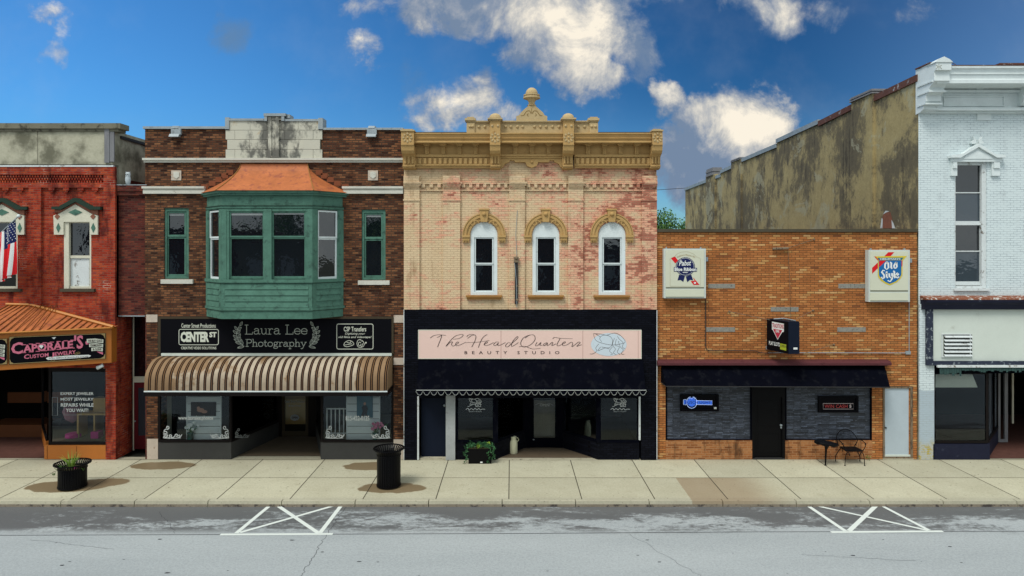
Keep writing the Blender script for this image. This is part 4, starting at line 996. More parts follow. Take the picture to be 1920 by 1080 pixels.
m = MB(); m.text('www.lauralee.photos', 334, 399.5, 779.5, 789.5, Pw, bold=.025); m.build('window_lettering', 'letter_white', f1)
for a_ in ((610.5, 1), (731, -1)): m = MB(); scroll(m, a_[0], 821, a_[1], Pw); m.build('scroll_decal', 'decal_white', f2)
m = MB(); m.text('815-432-0125', 648, 692.5, 779.5, 789, Pw, bold=.025); m.build('window_lettering', 'letter_white', f2)
tn = (Vector(BL) - Vector(FL)).normalized(); Ps = PP((FL[0] + .035, FL[1], 0), (tn.y, -tn.x, 0))
m = MB(); q = lambda a, b: Ps(a, b); scroll(m, 441, 820, 1, Ps, .75); m.build('scroll_decal', 'decal_dim', f1b)
# display pieces
def shipboard(x0, x1, y, z0, z1, label):
    m = MB(); n = 9
    for i in range(n): h = (z1 - z0) / n; m.box(x0, x1, y, y + .03, z0 + i * h + .012, z0 + (i + 1) * h - .006)
    m.box(x0 - .03, x0, y - .01, y + .05, z0, z1); m.box(x1, x1 + .03, y - .01, y + .05, z0, z1)
    return m.build('board_backdrop', 'shiplap', label=label, cat='backdrop board', group='white plank backdrops in the photo shop windows')
MB().box(X(297) + .1, FL[0] - .15, .05, 1.0, .30, .50).build('display_floor', 'interior_mid', b2); MB().box(FR[0] + .15, X(738) - .1, .05, 1.0, .30, .50).build('display_floor', 'interior_mid', b2)
shipboard(X(351, .22), X(413, .22), .22, .52, 2.7, 'white plank backdrop in the left photo shop window behind white flowers')
shipboard(X(651, .22), X(711, .22), .22, .52, 2.7, 'white plank backdrop in the right photo shop window behind pink flowers')
t = thing('framed_photo', 'dark landscape photo of a sleeping baby on the left plank backdrop', 'picture', (X(381, .2), .2, 1.6))
MB().box(X(358, .2), X(405, .2), .19, .215, Z(780, .2), Z(754, .2)).build('print', 'photo_dark', t)
P = PF(.186); m = MB(); m.ppoly(ell(376, 769, 7, 4, 12), P); m.ppoly(ell(383, 772, 6, 3, 10), PF(.184)); m.ppoly(ell(372, 765, 3, 3, 10), PF(.182)); m.build('figure', 'skin', t)
t = thing('framed_photo', 'blue upright portrait photo of a child on the right plank backdrop', 'picture', (X(685, .2), .2, 1.6))
MB().box(X(669, .2), X(699, .2), .19, .215, Z(783, .2), Z(742, .2)).build('print', 'photo_blue', t)
m = MB(); m.ppoly(ell(684, 757, 2.4, 3, 10), P); m.ppoly([(680, 774), (683, 776), (681, 778)], P); m.build('figure', 'skin', t)
m = MB(); m.ppoly([(681, 760), (687, 760), (690, 766), (688, 776), (691, 782), (685, 782), (684, 776), (681, 783), (677, 780), (680, 770), (678, 764)], PF(.184)); m.build('figure_clothing', 'cloth_dark', t)
def bouquet(cx, cy, z0, mat, label, r=.26):
    t = thing('flower_vase', label, 'vase of flowers', (cx, cy, z0)); rr = random.Random(int(cx * 100))
    MB().lathe(cx, cy, [(.07, z0), (.10, z0 + .12), (.09, z0 + .28), (.11, z0 + .32)], 14).build('vase', 'vase', t, True)
    m = MB(); lf = MB()
    for i in range(16):
        a = rr.uniform(0, 6.28); q = r * rr.uniform(.1, 1); c = Vector((cx + q * math.cos(a), cy + q * .22 * math.sin(a), z0 + .42 + rr.uniform(0, .22)))
        for k in range(6):
            b = k * 1.047; d_ = Vector((math.cos(b), -.3, math.sin(b))) * .055
            s_ = Vector((-math.sin(b), 0, math.cos(b))) * .022; m.face([c, c + d_ * .6 + s_, c + d_, c + d_ * .6 - s_])
        lf.tube([(cx, cy, z0 + .28), (c.x, c.y, c.z)], .006, 4)
        e = Vector((rr.uniform(-1, 1), rr.uniform(-.5, .5), rr.uniform(-.4, .5))) * .12; lf.face([c - Vector((0, 0, .05)), c + e + Vector((.02, 0, -.05)), c + e * 1.6, c + e + Vector((-.02, 0, -.03))])
    m.build('blossoms', mat, t); lf.build('stems', 'leaf_dark', t)
bouquet(X(357, .1), .1, .52, 'petal_white', 'white flowers in a green vase inside the left photo shop window')
bouquet(X(704, .1), .1, .52, 'petal_pink', 'pink flowers in a green vase inside the right photo shop window')
# little white picket fence props
def picket(x0, x1, y, z0, h, label):
    m = MB(); k = x0
    while k < x1: m.box(k, k + .035, y, y + .02, z0, z0 + h); k += .14
    m.box(x0, x1, y + .021, y + .04, z0 + h - .05, z0 + h - .01); m.box(x0, x1, y + .021, y + .04, z0 + .08, z0 + .12)
    m.build('picket_fence', 'decal_white', label=label, cat='fence prop', group='small white fence props in the photo shop')
picket(X(612, .8), X(648, .8), .8, .52, .95, 'small white fence prop behind the right photo shop window')
picket(X(452, 2.0) - .4, X(480, 2.0), 2.0, .9, .7, 'small white fence prop behind the left angled photo shop glass')
m = MB(); fx = X(446, 1.6) ; 
frame4(m, 448, 476, 752, 786, 2.6, 1.6, 1.64); m.build('empty_frame', 'decal_dim', label='empty pale window frame prop leaning behind the left angled shop glass', cat='frame prop')

# sign board
t = thing('shop_sign', 'long black photography sign board with three pale emblems above the striped awning', 'sign', (X(517), -.05, Z(662)))
MB().pb(301, 734, 598, 662, -.05, -.003).build('board', 'sign_black', t)
P = PF(-.054); P2 = PF(-.056)
m = MB(); m.pb(296, 301, 594.5, 663, -.045, -.001); m.pb(734, 738, 594.5, 663, -.045, -.001); m.pb(301, 734, 594.5, 598, -.044, -.001); m.build('sign_frame', 'bronze_frame', t)
GL = {'L': (.78, [(0, [(0, 1), (.32, 1)]), (0, [(.16, 1), (.16, 0)]), (0, [(0, 0), (.7, 0), (.7, .24)])]),
 'a': (.64, [(1, [(.08, .46), (.16, .58), (.3, .62), (.44, .54), (.46, .38), (.46, .12), (.52, .0), (.62, .04)]), (1, [(.46, .37), (.22, .36), (.07, .24), (.07, .08), (.2, 0), (.36, .04), (.46, .18)])]),
 'u': (.66, [(0, [(0, .6), (.12, .6)]), (1, [(.12, .6), (.12, .2), (.2, .03), (.34, 0), (.5, .2)]), (0, [(.38, .6), (.5, .6), (.5, 0), (.62, 0)])]),
 'r': (.52, [(0, [(0, .6), (.14, .6), (.14, 0)]), (0, [(0, 0), (.3, 0)]), (1, [(.14, .36), (.24, .56), (.38, .6), (.47, .5)])]),
 'e': (.62, [(1, [(.05, .32), (.3, .32), (.55, .32), (.5, .52), (.3, .62), (.11, .52), (.04, .3), (.12, .08), (.3, 0), (.48, .05), (.55, .16)])]),
 'P': (.74, [(0, [(0, 1), (.16, 1), (.16, 0)]), (0, [(0, 0), (.34, 0)]), (1, [(.16, 1), (.5, 1), (.66, .87), (.66, .64), (.5, .5), (.16, .5)])]),
 'h': (.68, [(0, [(0, 1.05), (.13, 1.05), (.13, 0)]), (0, [(0, 0), (.27, 0)]), (1, [(.13, .38), (.24, .58), (.4, .6), (.5, .45), (.5, 0)]), (0, [(.38, 0), (.64, 0)])]),
 'o': (.64, [(1, [(.04, .31), (.1, .53), (.3, .62), (.5, .53), (.57, .31), (.5, .08), (.3, 0), (.1, .08), (.04, .31)])]),
 't': (.44, [(1, [(.16, .9), (.16, .4), (.17, .1), (.26, 0), (.4, .08)]), (0, [(0, .6), (.36, .6)])]),
 'g': (.62, [(1, [(.1, .42), (.16, .57), (.28, .62), (.42, .55), (.46, .42), (.4, .27), (.28, .22), (.15, .28), (.1, .42)]), (1, [(.18, .24), (.1, .14), (.2, .06), (.42, .02), (.52, -.1), (.44, -.24), (.26, -.28), (.08, -.22), (.06, -.1), (.18, .03)]), (1, [(.42, .56), (.5, .64), (.58, .62)])]),
 'p': (.68, [(0, [(0, .6), (.13, .6), (.13, -.34)]), (0, [(0, -.34), (.28, -.34)]), (1, [(.13, .4), (.24, .57), (.38, .62), (.54, .5), (.58, .3), (.52, .1), (.38, 0), (.24, .05), (.13, .2)])]),
 'y': (.68, [(0, [(0, .6), (.22, .6)]), (0, [(.1, .6), (.34, .02)]), (1, [(.57, .6), (.34, .02), (.22, -.26), (.1, -.34), (.03, -.26)]), (0, [(.46, .6), (.68, .6)])]), ' ': (.42, [])}
def strokes(m, body_, x0, x1, ytop, ybase, wd, P):
    tot = sum(GL[c][0] for c in body_); s = (x1 - x0) / tot; h = ybase - ytop; k = x0
    for c in body_:
        adv, st_ = GL[c]
        for smf, pts in st_: m.ribbon([(k + a * s, ybase - b * h) for a, b in pts], wd, P, sm=bool(smf))
        k += adv * s
m = MB(); strokes(m, 'Laura Lee', 459, 577, 609.5, 626.5, 1.15, P); strokes(m, 'Photography', 460.5, 575, 636.5, 649.5, 1.1, P); m.build('lettering', 'letter_soft', t)
m = MB()
m.text('Center Street Productions', 340, 404.5, 606.5, 614.5, P, bold=.008); m.text('CENTER', 338.5, 392, 622, 641.5, P, bold=.055); m.text('ST', 392.5, 406, 622.5, 632.5, P, bold=.05); m.text('CREATIVE VIDEO SOLUTIONS', 339.5, 405.5, 650, 655, P, bold=.01)
m.text('CSP Transfers', 644.5, 686.5, 612.5, 621.5, P, bold=.01); m.text('Digitizing your', 647, 684.5, 623.5, 628.5, P, bold=.0, shear=.25); m.text('old films and videotape!', 634.5, 696.5, 629.8, 635, P, bold=.008, shear=.25)
m.build('lettering', 'letter_cream', t)
m = MB()
for x0, x1, y0, y1 in ((335.5, 409.5, 617.5, 646.5), (631.5, 699.5, 607.5, 654.5)):
    r_ = rrect(x0, x1, y0, y1, 3.2); m.ribbon(r_ + [r_[0]], 1.1, P, sm=False)
for pts in ([(645, 645), (648, 641), (655, 638.5), (661, 641), (663, 646), (652, 650), (645.5, 648.5), (645, 645)], [(646, 647), (660, 644.5)], [(650, 642), (656, 643), (658, 640)], ell(674.5, 644, 5.2, 7.4, 14), ell(674.5, 645, 2.4, 3.6, 10), [(674, 637), (681, 640), (682.5, 648), (677, 651.5)], [(682, 647), (685.5, 643)]): m.ribbon(pts, .9, P)
m.ppoly(ell(686, 642.6, 1.5, 1.5, 8), P)
m.build('emblem_outline', 'letter_cream', t)
m = MB()
def leaf(m, x, y, ang, ln, wd):
    c, s = math.cos(R(ang)), math.sin(R(ang)); pt = lambda a, b: (x + a * c - b * s, y + a * s + b * c)
    r_ = [pt(0, 0), pt(ln * .3, wd), pt(ln * .7, wd * .85), pt(ln, 0), pt(ln * .7, -wd * .85), pt(ln * .3, -wd), pt(0, 0)]; m.ribbon(r_, .7, P); m.ribbon([pt(0, 0), pt(ln * .9, 0)], .55, P2, sm=False)
for sx, cx in ((1, 0), (-1, 1037)):
    mir = lambda p: (cx + sx * p[0], p[1])
    stem = [(457, 649), (449, 642), (444.5, 633), (443.8, 624), (446.5, 615), (451, 609)]
    m.ribbon([mir(p) for p in stem], .8, P)
    for x, y, a_, l_ in ((458, 649, 165, 13), (452, 645, 200, 11), (455, 647, 255, 11), (448, 640, 205, 10), (449, 641, 275, 10), (445, 634, 215, 9.5), (446, 634, 300, 9.5), (443.8, 626, 225, 9), (444.5, 626, 310, 9), (445, 619, 235, 8.5), (446, 619, 320, 8.5), (450, 611, 300, 9)):
        leaf(m, *mir((x, y)), a_ if sx > 0 else 180 - a_, l_, 1.9)
m.build('laurel_wreath', 'letter_soft', t)
MB().pb(302, 734, 662.6, 667.4, -.10, -.003).build('lower_trim', 'panel_white', t)
# striped awning
t = thing('awning', 'rounded brown and beige striped fabric awning over the photography shop windows', 'awning', (X(517), 0, Z(740)))
ax0, ax1 = -11.36, -3.86
prof = [(-.02, Z(667.6)), (-.25, Z(668.2) + .0), (-.50, Z(671) - .0), (-.74, Z(679)), (-.92, Z(690)), (-.985, Z(703)), (-1.0, Z(718)), (-1.0, Z(733, -1.0))]
sp = smoothpts(prof, 3); N = 60
m = MB(); b0 = len(m.v)
for i in range(N + 1):
    xx = ax0 + (ax1 - ax0) * i / N; sag = .012 * math.sin(i * 1.05)
    for k_, (yy, zz_) in enumerate(sp): m.v.append((xx, yy + sag * min(1, k_ / 6), zz_))
n = len(sp)
for i in range(N):
    for j in range(n - 1): m.f.append((i * n + j, i * n + j + 1, (i + 1) * n + j + 1, (i + 1) * n + j))
for xx in (ax0, ax1): m.face([(xx, yy, zz_) for yy, zz_ in sp] + [(xx, -.02, Z(733, -1.0))])
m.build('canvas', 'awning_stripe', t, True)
zb2 = Z(733, -1.0)
m = MB(); m.box(ax0 - .01, ax1 + .01, -1.012, -.985, zb2 - .035, zb2 + .004); m.build('piping', 'white_paint', t)
m = MB(); m.box(ax0, ax1, -1.004, -.96, zb2 - .16, zb2 - .037); m.box(ax0, ax0 + .03, -.96, -.03, zb2 - .16, zb2 - .0); m.box(ax1 - .03, ax1, -.96, -.03, zb2 - .16, zb2 - .0)
m.face([(ax0, -.96, zb2 - .1), (ax1, -.96, zb2 - .1), (ax1, -.03, zb2 - .1), (ax0, -.03, zb2 - .1)]); m.build('valance', 'brown_valance' if 'brown_valance' in MATS else 'dark_frame', t)

# ------------------------------------------------------------------ 3 the cream painted building with the ochre cornice
b3 = thing('brick_building', 'cream painted brick building with an ochre bracketed cornice and black lower storey', 'building', (X(995), 0, 0))
L3, R3 = X(757.6), X(1231)
wc = [907.5, 1023.5, 1147.5]
hs = [hole(c - 25, c + 25, 442, 553) for c in wc]
m = MB(); m.wall(L3, R3, Z(580), Z(300), hs, dep=.2)
PIL = ((757.8, 787), (831, 863), (955, 984), (1065, 1093), (1203, 1230.9))
for a, b in PIL:
    m.box(X(a), X(b), -.075, .001, Z(580), Z(352)); m.box(X(a) - .02, X(b) + .02 if b < 1230 else X(b), -.10, .001, Z(377), Z(374)); m.box(X(a) - .0, X(b), -.12, .001, Z(352), Z(348.6)); m.box(X(a), X(b) + (.05 if b < 1230 else 0), -.15, .001, Z(348.5), Z(345)); m.box(X(a), X(b) + (.08 if b < 1230 else 0), -.18, .001, Z(344.9), Z(341.5)); m.box(X(a) + .001, X(b) - .001, -.14, .001, Z(341.4), Z(330))
m.box(L3 + .001, R3 - .001, -.06, .001, Z(345), Z(342)); m.box(L3 + .001, R3 - .001, -.055, .001, Z(358), Z(355.8))
gaps = ((787, 831), (863, 955), (984, 1065), (1093, 1203))
for a, b in gaps:
    n = max(2, round((b - a) / 13.3)); st = (b - a) / n
    for i in range(n): m.box(X(a + (i + .28) * st), X(a + (i + .72) * st), -.085, .001, Z(352), Z(345.1))
m.build('wall', 'cream_brick', b3)
for c in wc:
    m = MB(); frame4(m, c - 25, c + 25, 442, 553, 6.5, -.005, .2, 3, 6); frame4(m, c - 18, c + 18, 445.3, 495, 2.6, .03, .18, 2.2, 2.2); frame4(m, c - 18, c + 18, 495.3, 547, 2.6, .055, .18, 2.2, 2.2)
    m.pprism([(c - 25, 442.5)] + ell(c, 441, 25, 24.5, 18, 180, 360) + [(c + 25, 442.5)], -.004, .0)
    fo = m.build('window', 'white_paint', b3)
    MB().pb(c - 15.6, c + 15.6, 447.5, 492.8, .07, .075).build('pane', 'pane', fo); MB().pb(c - 15.6, c + 15.6, 497.4, 544.8, .09, .095).build('pane', 'pane', fo)
    MB().pb(c - 34, c + 34, 554, 557.6, -.13, .0).pb(c - 32, c + 32, 557.7, 561.5, -.09, .0).build('sill', 'ochre_sill', fo)
    m = MB()
    for ro, ri, dd in ((40.5, 27.0, -.075), (37.5, 33, -.11), (40.5, 38.5, -.12)):
        for i in range(20):
            a0, a1 = 180 + 180 * i / 20, 180 + 180 * (i + 1) / 20; k = lambda r, a: (c + r * math.cos(R(a)), 441 + r * 1.02 * math.sin(R(a)))
            m.pprism([k(ri, a0), k(ro, a0), k(ro, a1), k(ri, a1)], dd, -.001 if dd == -.075 else -.07)
    for s_ in (-1, 1):
        m.pb(min(c + s_ * 26.5, c + s_ * 41), max(c + s_ * 26.5, c + s_ * 41), 441, 445, -.13, 0); m.pb(min(c + s_ * 27.5, c + s_ * 40), max(c + s_ * 27.5, c + s_ * 40), 445.2, 451, -.10, 0)
        for kx in (29.5, 34, 38.5): m.pb(c + s_ * kx - 1.6, c + s_ * kx + 1.6, 451.1, 454.5, -.08, 0)
        m.ribbon([(c + s_ * a_, b_) for a_, b_ in ((9, 419), (14, 413), (19, 415), (17, 419), (22, 422), (25, 419))], 1.6, PF(-.112))
    ho = m.build('window_hood', 'ochre_paint', b3)
    m = MB(); m.pprism([(c - 8.5, 393), (c + 8.5, 393), (c + 6, 416), (c - 6, 416)], -.16); m.pb(c - 9.5, c + 9.5, 391, 394, -.18, 0); m.sphere((X(c, -.15), -.16, Z(401.5, -.15)), .07); m.build('keystone', 'ochre_paint', ho)
# cornice
YC = -.56
Zc = lambda py: Z(py, YC)
ZF = lambda py: Z(py, -.14)
m = MB()
def fasc(a, b, lift=0.0):
    x0, x1 = X(a, YC), X(b, YC)
    m.prismx([(0.0, Zc(249)), (YC - .02, Zc(249)), (YC - .02, Zc(251)), (YC + .02, Zc(252.5)), (YC + .05, Zc(257.5)), (YC + .0, Zc(259)), (YC + .05, Zc(261)), (YC + .06, Zc(263)), (YC + .02, Zc(265)), (YC + .02, Zc(267)), (-.05, Zc(267)), (0, Zc(267))], x0, x1)
fasc(771, 921); fasc(936, 1058); fasc(1074, 1222)
cor = m.build('cornice', 'ochre_paint', b3)
m = MB()
m.box(X(771), X(1221), -.14, .001, ZF(290), ZF(268)); 
for a, b in ((774, 919), (1076, 1220)):
    m.box(X(a), X(b), -.22, .001, ZF(295), ZF(290.3)); m.box(X(a), X(b), -.17, .001, ZF(308.5), ZF(295.2)); m.box(X(a), X(b), -.24, .001, ZF(311), ZF(308.6)); m.box(X(a), X(b), -.19, .001, ZF(315), ZF(311.1))
m.box(X(938), X(1056), -.24, .001, ZF(293.5), ZF(290.2)); m.box(X(938), X(1056), -.20, .001, ZF(297), ZF(293.6))
m.prism([(X(p), ZF(q)) for p, q in ((938, 297.2), (1056, 297.2), (1056, 314), (1051, 314), (1047, 307), (1039, 303.5), (1038, 300.5), (1030, 300.5), (1029, 304), (1009, 304), (1006, 311), (997, 314.5), (988, 311), (985, 304), (965, 304), (964, 300.5), (956, 300.5), (955, 303.5), (947, 307), (943, 314), (938, 314))], -.16, .001)
m.sphere((X(997), -.17, ZF(303.5)), .05)
m.build('frieze', 'ochre_paint', b3)
for a, b in ((776, 917), (1078, 1219)):
    m = MB(); n = 15; st = (b - a) / n
    for i in range(n): m.box(X(a + (i + .12) * st), X(a + (i + .66) * st), -.235, -.169, ZF(307.8), ZF(297))
    m.build('dentil_course', 'ochre_paint', b3)
for c in (802, 832.5, 862.5, 892.5, 966, 997, 1028, 1101, 1131.5, 1161.5, 1191.5):
    m = MB()
    for w_, dd, t_, b_ in ((8.2, -.50, 268.2, 270.5), (6.6, -.42, 270.6, 272.8), (4.4, -.30, 272.9, 275.5), (3.4, -.23, 275.6, 289.8)): m.box(X(c - w_), X(c + w_), dd, -.13, ZF(b_), ZF(t_))
    for k in (-2.2, 0, 2.2): m.box(X(c + k - .6), X(c + k + .6), -.25, -.229, ZF(289), ZF(276.5))
    m.build('modillion', 'ochre_paint', b3)
for a, b, hi in ((757, 774.5, 246), (918.5, 938, 226), (1056, 1076, 226), (1219.5, 1238, 246)):
    c = (a + b) / 2; x0, x1 = X(a, -.62), X(b, -.62); 
    if a < 760: x0 = L3 + .004; x1 = X(776, -.62)
    if b > 1230: x1 = R3 + .06; x0 = x1 - .32
    m = MB(); zz_ = lambda py: Z(py, -.62)
    m.prismx([(0, zz_(hi)), (-.62, zz_(hi)), (-.64, zz_(270)), (-.62, zz_(276)), (-.60, zz_(282)), (-.52, zz_(287)), (-.40, zz_(289)), (-.34, zz_(291)), (-.30, ZF(296)), (-.28, ZF(311)), (-.30, ZF(316)), (0, ZF(318))], x0, x1)
    for k in (.2, .5, .8): m.box(x0 + (x1 - x0) * (k - .07), x0 + (x1 - x0) * (k + .07), -.34, -.28, ZF(308), ZF(293))
    m.box(x0 - .0, x1 + .0, -.66, .001, zz_(272), zz_(270)); m.box(x0, x1, -.335, .001, ZF(313.5), ZF(310.5))
    bo = m.build('cornice_bracket', 'ochre_paint', b3)
    m = MB(); rcx, rcz = (x0 + x1) / 2, zz_(258); 
    for k in range(8): aa = k * math.pi / 4; m.loft([[(rcx + .13 * math.cos(aa) + .035 * math.cos(j * 1.047), -.655, rcz + .13 * math.sin(aa) + .035 * math.sin(j * 1.047)) for j in range(6)], [(rcx + .09 * math.cos(aa) + .02 * math.cos(j * 1.047), -.63, rcz + .09 * math.sin(aa) + .02 * math.sin(j * 1.047)) for j in range(6)]][::-1])
    m.sphere((rcx, -.64, rcz), .035); m.build('rosette', 'pale_ochre', bo)
    m = MB(); 
    if hi < 240:
        m.box(x0 - .07, x1 + .07, -.70, -.2, zz_(224), zz_(221.5)); m.box(x0 - .03, x1 + .03, -.66, -.22, zz_(226), zz_(224.1)); m.lathe(rcx, -.46, [(.19, zz_(221.4)), (.19, zz_(219)), (.17, zz_(215.5)), (.12, zz_(212.6)), (.05, zz_(211)), (.004, zz_(210.6))], 18)
        for k in (-.09, .09): m.sphere((rcx + k, -.62, zz_(236)), .045)
    else: m.box(x0 - .02, x1 + .02, -.66, -.2, zz_(246), zz_(243.5)); m.box(x0 + .03, x1 - .04, -.6, -.2, zz_(243.4), zz_(241.5))
    m.build('bracket_cap', 'pale_ochre', bo)
YP = -.40; zp = lambda py: Z(py, YP); xp = lambda px: X(px, YP)
m = MB(); m.box(xp(876), xp(1120), YP, -.1, zp(251), zp(229)); m.box(xp(874), xp(1122), YP - .07, -.08, zp(228.8), zp(226.8)); m.box(xp(876), xp(1120), YP - .04, -.08, zp(230.5), zp(228.9)); m.box(xp(879), xp(1117), YP - .03, -.08, zp(251.0), zp(248.6))
for a, b in ((875, 890), (1105, 1121)):
    m.box(xp(a), xp(b), YP - .06, -.09, zp(250), zp(231)); m.box(xp(a - 3), xp(b + 2), YP - .11, -.07, zp(226.7), zp(222.4)); m.box(xp(a + 1), xp(b - 1), YP - .07, -.09, zp(222.3), zp(219.8))
for c in [878.5 + 3, 886, 898, 909, 948, 958, 970, 980, 1002, 1013, 1024, 1036, 1048, 1084, 1096, 1109, 1116]: m.sphere((xp(c), YP - (.06 if c < 890 or c > 1105 else .0), zp(237.5)), .05)
ped = m.build('pediment', 'pale_ochre', b3)
m = MB(); g_ = [(968, 227), (968, 218), (973, 216.5), (977, 211), (983, 205), (989.5, 200), (990.5, 197), (1004, 197), (1005, 200), (1011, 205), (1018, 211), (1021, 216.5), (1026, 218), (1026, 227)]
m.prism([(xp(a), zp(b)) for a, b in g_], YP - .03, YP + .18)
m.lathe(xp(997), YP + .07, [(.15, zp(197)), (.10, zp(195)), (.10, zp(191)), (.14, zp(187)), (.20, zp(185.5)), (.27, zp(184)), (.27, zp(181.5)), (.23, zp(180)), (.26, zp(179)), (.26, zp(177)), (.19, zp(176)), (.19, zp(173)), (.17, zp(169.5)), (.13, zp(166.5)), (.08, zp(164.4)), (.01, zp(163.6))], 20)
m.build('crest_finial', 'pale_ochre', ped)
m = MB(); P = PF(YP - .034)
for s_ in (1, -1): m.ribbon([(997 + s_ * a_, b_) for a_, b_ in ((20, 217), (15, 216), (10, 209), (4, 208), (1.5, 213))], 1.1, P); m.ribbon([(997 + s_ * a_, b_) for a_, b_ in ((6, 218), (9, 215), (6, 213))], .9, P)
m.ribbon([(997, 203), (997, 213)], 1.0, P, sm=False); m.build('crest_carving', 'ochre_groove', ped)
m = MB(); m.box(xp(774), xp(876), -.45, .1, Z(249, -.5), Z(247, -.5)); m.box(xp(1122), xp(1221), -.45, .1, Z(249, -.5), Z(247, -.5)); m.box(L3, R3, .0, .3, Z(300), Z(250)); m.build('coping', 'dark_metal', b3)
body(b3, L3, R3, Z(252), 18, 'orange_brick_base', z1=3.6)
# black lower storey
m = MB(); m.wall(L3 + .02, R3, Z(745), Z(580), y=-.10)
m.box(L3 + .02, X(783), -.10, .6, 0.001, Z(745)); m.box(X(1201), R3, -.10, .6, 0.001, Z(745)); m.box(L3 + .02, R3 - .001, -.099, .0, Z(580.8), Z(580)); m.box(X(783), X(1201), -.099, .5, 2.2, 2.26)
m.build('black_painted_wall', 'black_brick', b3)
MB().box(L3 + .001, L3 + .022, -.11, -.08, 0, Z(580)).box(R3 - .02, R3 + .001, -.115, -.101, 0.0, Z(581)).build('edge_strip', 'peeling_white', b3)
yz = 1.22
FL = (X(929), -.06); BL = (X(984, yz), yz); BR = (X(1056, yz), yz); FR = (X(1121), -.06)
zs = Z(829)
f1 = shopwin(b3, (X(855), -.06), FL, zs, 2.3, 'fabric_black', 'black_brick'); shopwin(b3, FL, BL, zs, 2.3, 'fabric_black', 'black_brick'); shopwin(b3, BR, FR, zs, 2.3, 'fabric_black', 'black_brick'); f3 = shopwin(b3, FR, (X(1198), -.06), zs, 2.3, 'fabric_black', 'black_brick')
MB().box(X(924), X(934), -.085, .0, zs, 2.3).box(X(1117), X(1126), -.085, .0, zs, 2.3).build('mullion', 'fabric_black', b3)
room(b3, L3 + .28, R3 - .28, .12, 5.5, 2.75, 'interior_dark', z0=.012)
MB().face([(X(929), -.1, .005), (X(1121), -.1, .005), (X(1056, yz), yz, .005), (X(984, yz), yz, .005)]).build('entry_floor', 'curb_concrete', b3)
m = MB(); m.box(X(984, yz), X(994, yz), yz, yz + .1, 0.02, 2.4); m.box(X(1048, yz), X(1056, yz), yz, yz + .1, 0.02, 2.4); m.box(X(994, yz), X(1048, yz), yz, yz + .1, 2.2, 2.4); m.build('door_frame', 'fabric_black', b3)
m = MB(); m.box(X(994, yz), X(1001, yz), yz + .03, yz + .08, .02, 2.2); m.box(X(1041, yz), X(1048, yz), yz + .03, yz + .08, .02, 2.2); m.box(X(1001, yz), X(1041, yz), yz + .03, yz + .08, .02, Z(822, yz)); dr = m.build('door', 'fabric_black', b3)
MB().box(X(1001, yz), X(1041, yz), yz + .05, yz + .055, Z(822, yz), 2.2).build('door_glass', 'shop_glass', dr); MB().box(X(1001, yz), X(1042, yz), yz + .4, yz + .42, .3, 1.55).build('door_panel', 'interior_mid', dr)
MB().box(X(999, yz), X(1002, yz), yz - .02, yz + .02, Z(825, yz), Z(823.5, yz)).build('handle', 'metal_flash', dr)
P = PF(yz + .03); m = MB(); m.text('OPEN', 1012, 1030, 757, 762, P, bold=.02); m.ribbon([(1004, 759), (1012, 756), (1020, 758), (1031, 757), (1037, 760)], .7, P); m.build('door_lettering', 'decal_dim', dr)
m = MB(); m.box(X(789), X(836), .12, .16, .03, 2.3); dr = m.build('door', 'sign_side', b3); MB().sphere((X(833), .07, Z(761)), .045).build('handle', 'metal_flash', dr, True)
MB().box(X(787), X(836), -.06, .3, -.0, .05).build('door_step', 'curb_concrete', b3)
MB().box(X(783.5), X(786.3), -.14, -.06, .02, Z(742)).build('trim_post', 'peeling_white', b3); MB().box(X(1196.5), X(1199.5), -.14, -.06, Z(823), Z(742)).build('trim_post', 'peeling_white', b3)
MB().box(X(836.5), X(854), -.13, .3, .01, Z(740)).build('door_post', 'grey_post', b3)
def headlogo(m, cx, cy, s, wd, P):
    q = lambda pts: [(cx + a * s, cy + b * s) for a, b in pts]
    for c in ([(-16, -14), (-30, -22), (-26, -8), (-14, -2), (6, 2), (24, 0), (34, -4), (28, -14), (16, -22), (6, -21), (-4, -18), (-14, -20), (-26, -21)], [(-14, -4), (-18, -12), (-10, -18), (2, -16), (8, -8), (6, 4), (-2, 8), (-14, 6)],
              [(-20, 0), (-26, 8), (-24, 14), (-32, 20), (-38, 20)], [(-16, 6), (-22, 14), (-12, 10), (-6, 8), (2, 10)], [(8, 6), (2, 14), (8, 20), (4, 22)], [(12, -12), (8, 2), (14, 10), (10, 18), (16, 22)], [(16, -10), (14, 2), (22, 6), (18, 16), (24, 22)], [(20, -6), (24, 6), (30, 12), (26, 20), (32, 21)], [(18, -16), (22, -10), (30, -2), (28, 6), (34, 10)]):
        m.ribbon(q(c), wd, P)
for fo, cx, cy in ((f1, 890.5, 755), (f3, 1162, 755)):
    P = PF(-.045); m = MB(); headlogo(m, cx, cy, .36, .8, P); m.ribbon([(cx - 17, 768), (cx - 13, 765.5), (cx - 11, 769), (cx - 7, 766), (cx - 3, 768.5), (cx, 765.5), (cx + 4, 768.5), (cx + 7, 765.5), (cx + 10, 768.5), (cx + 14, 767), (cx + 19, 767.5)], .9, P); m.text('BEAUTY STUDIO', cx - 11, cx + 12, 770.8, 772.6, P, space=1.5)
    m.build('window_decal', 'decal_white', fo)
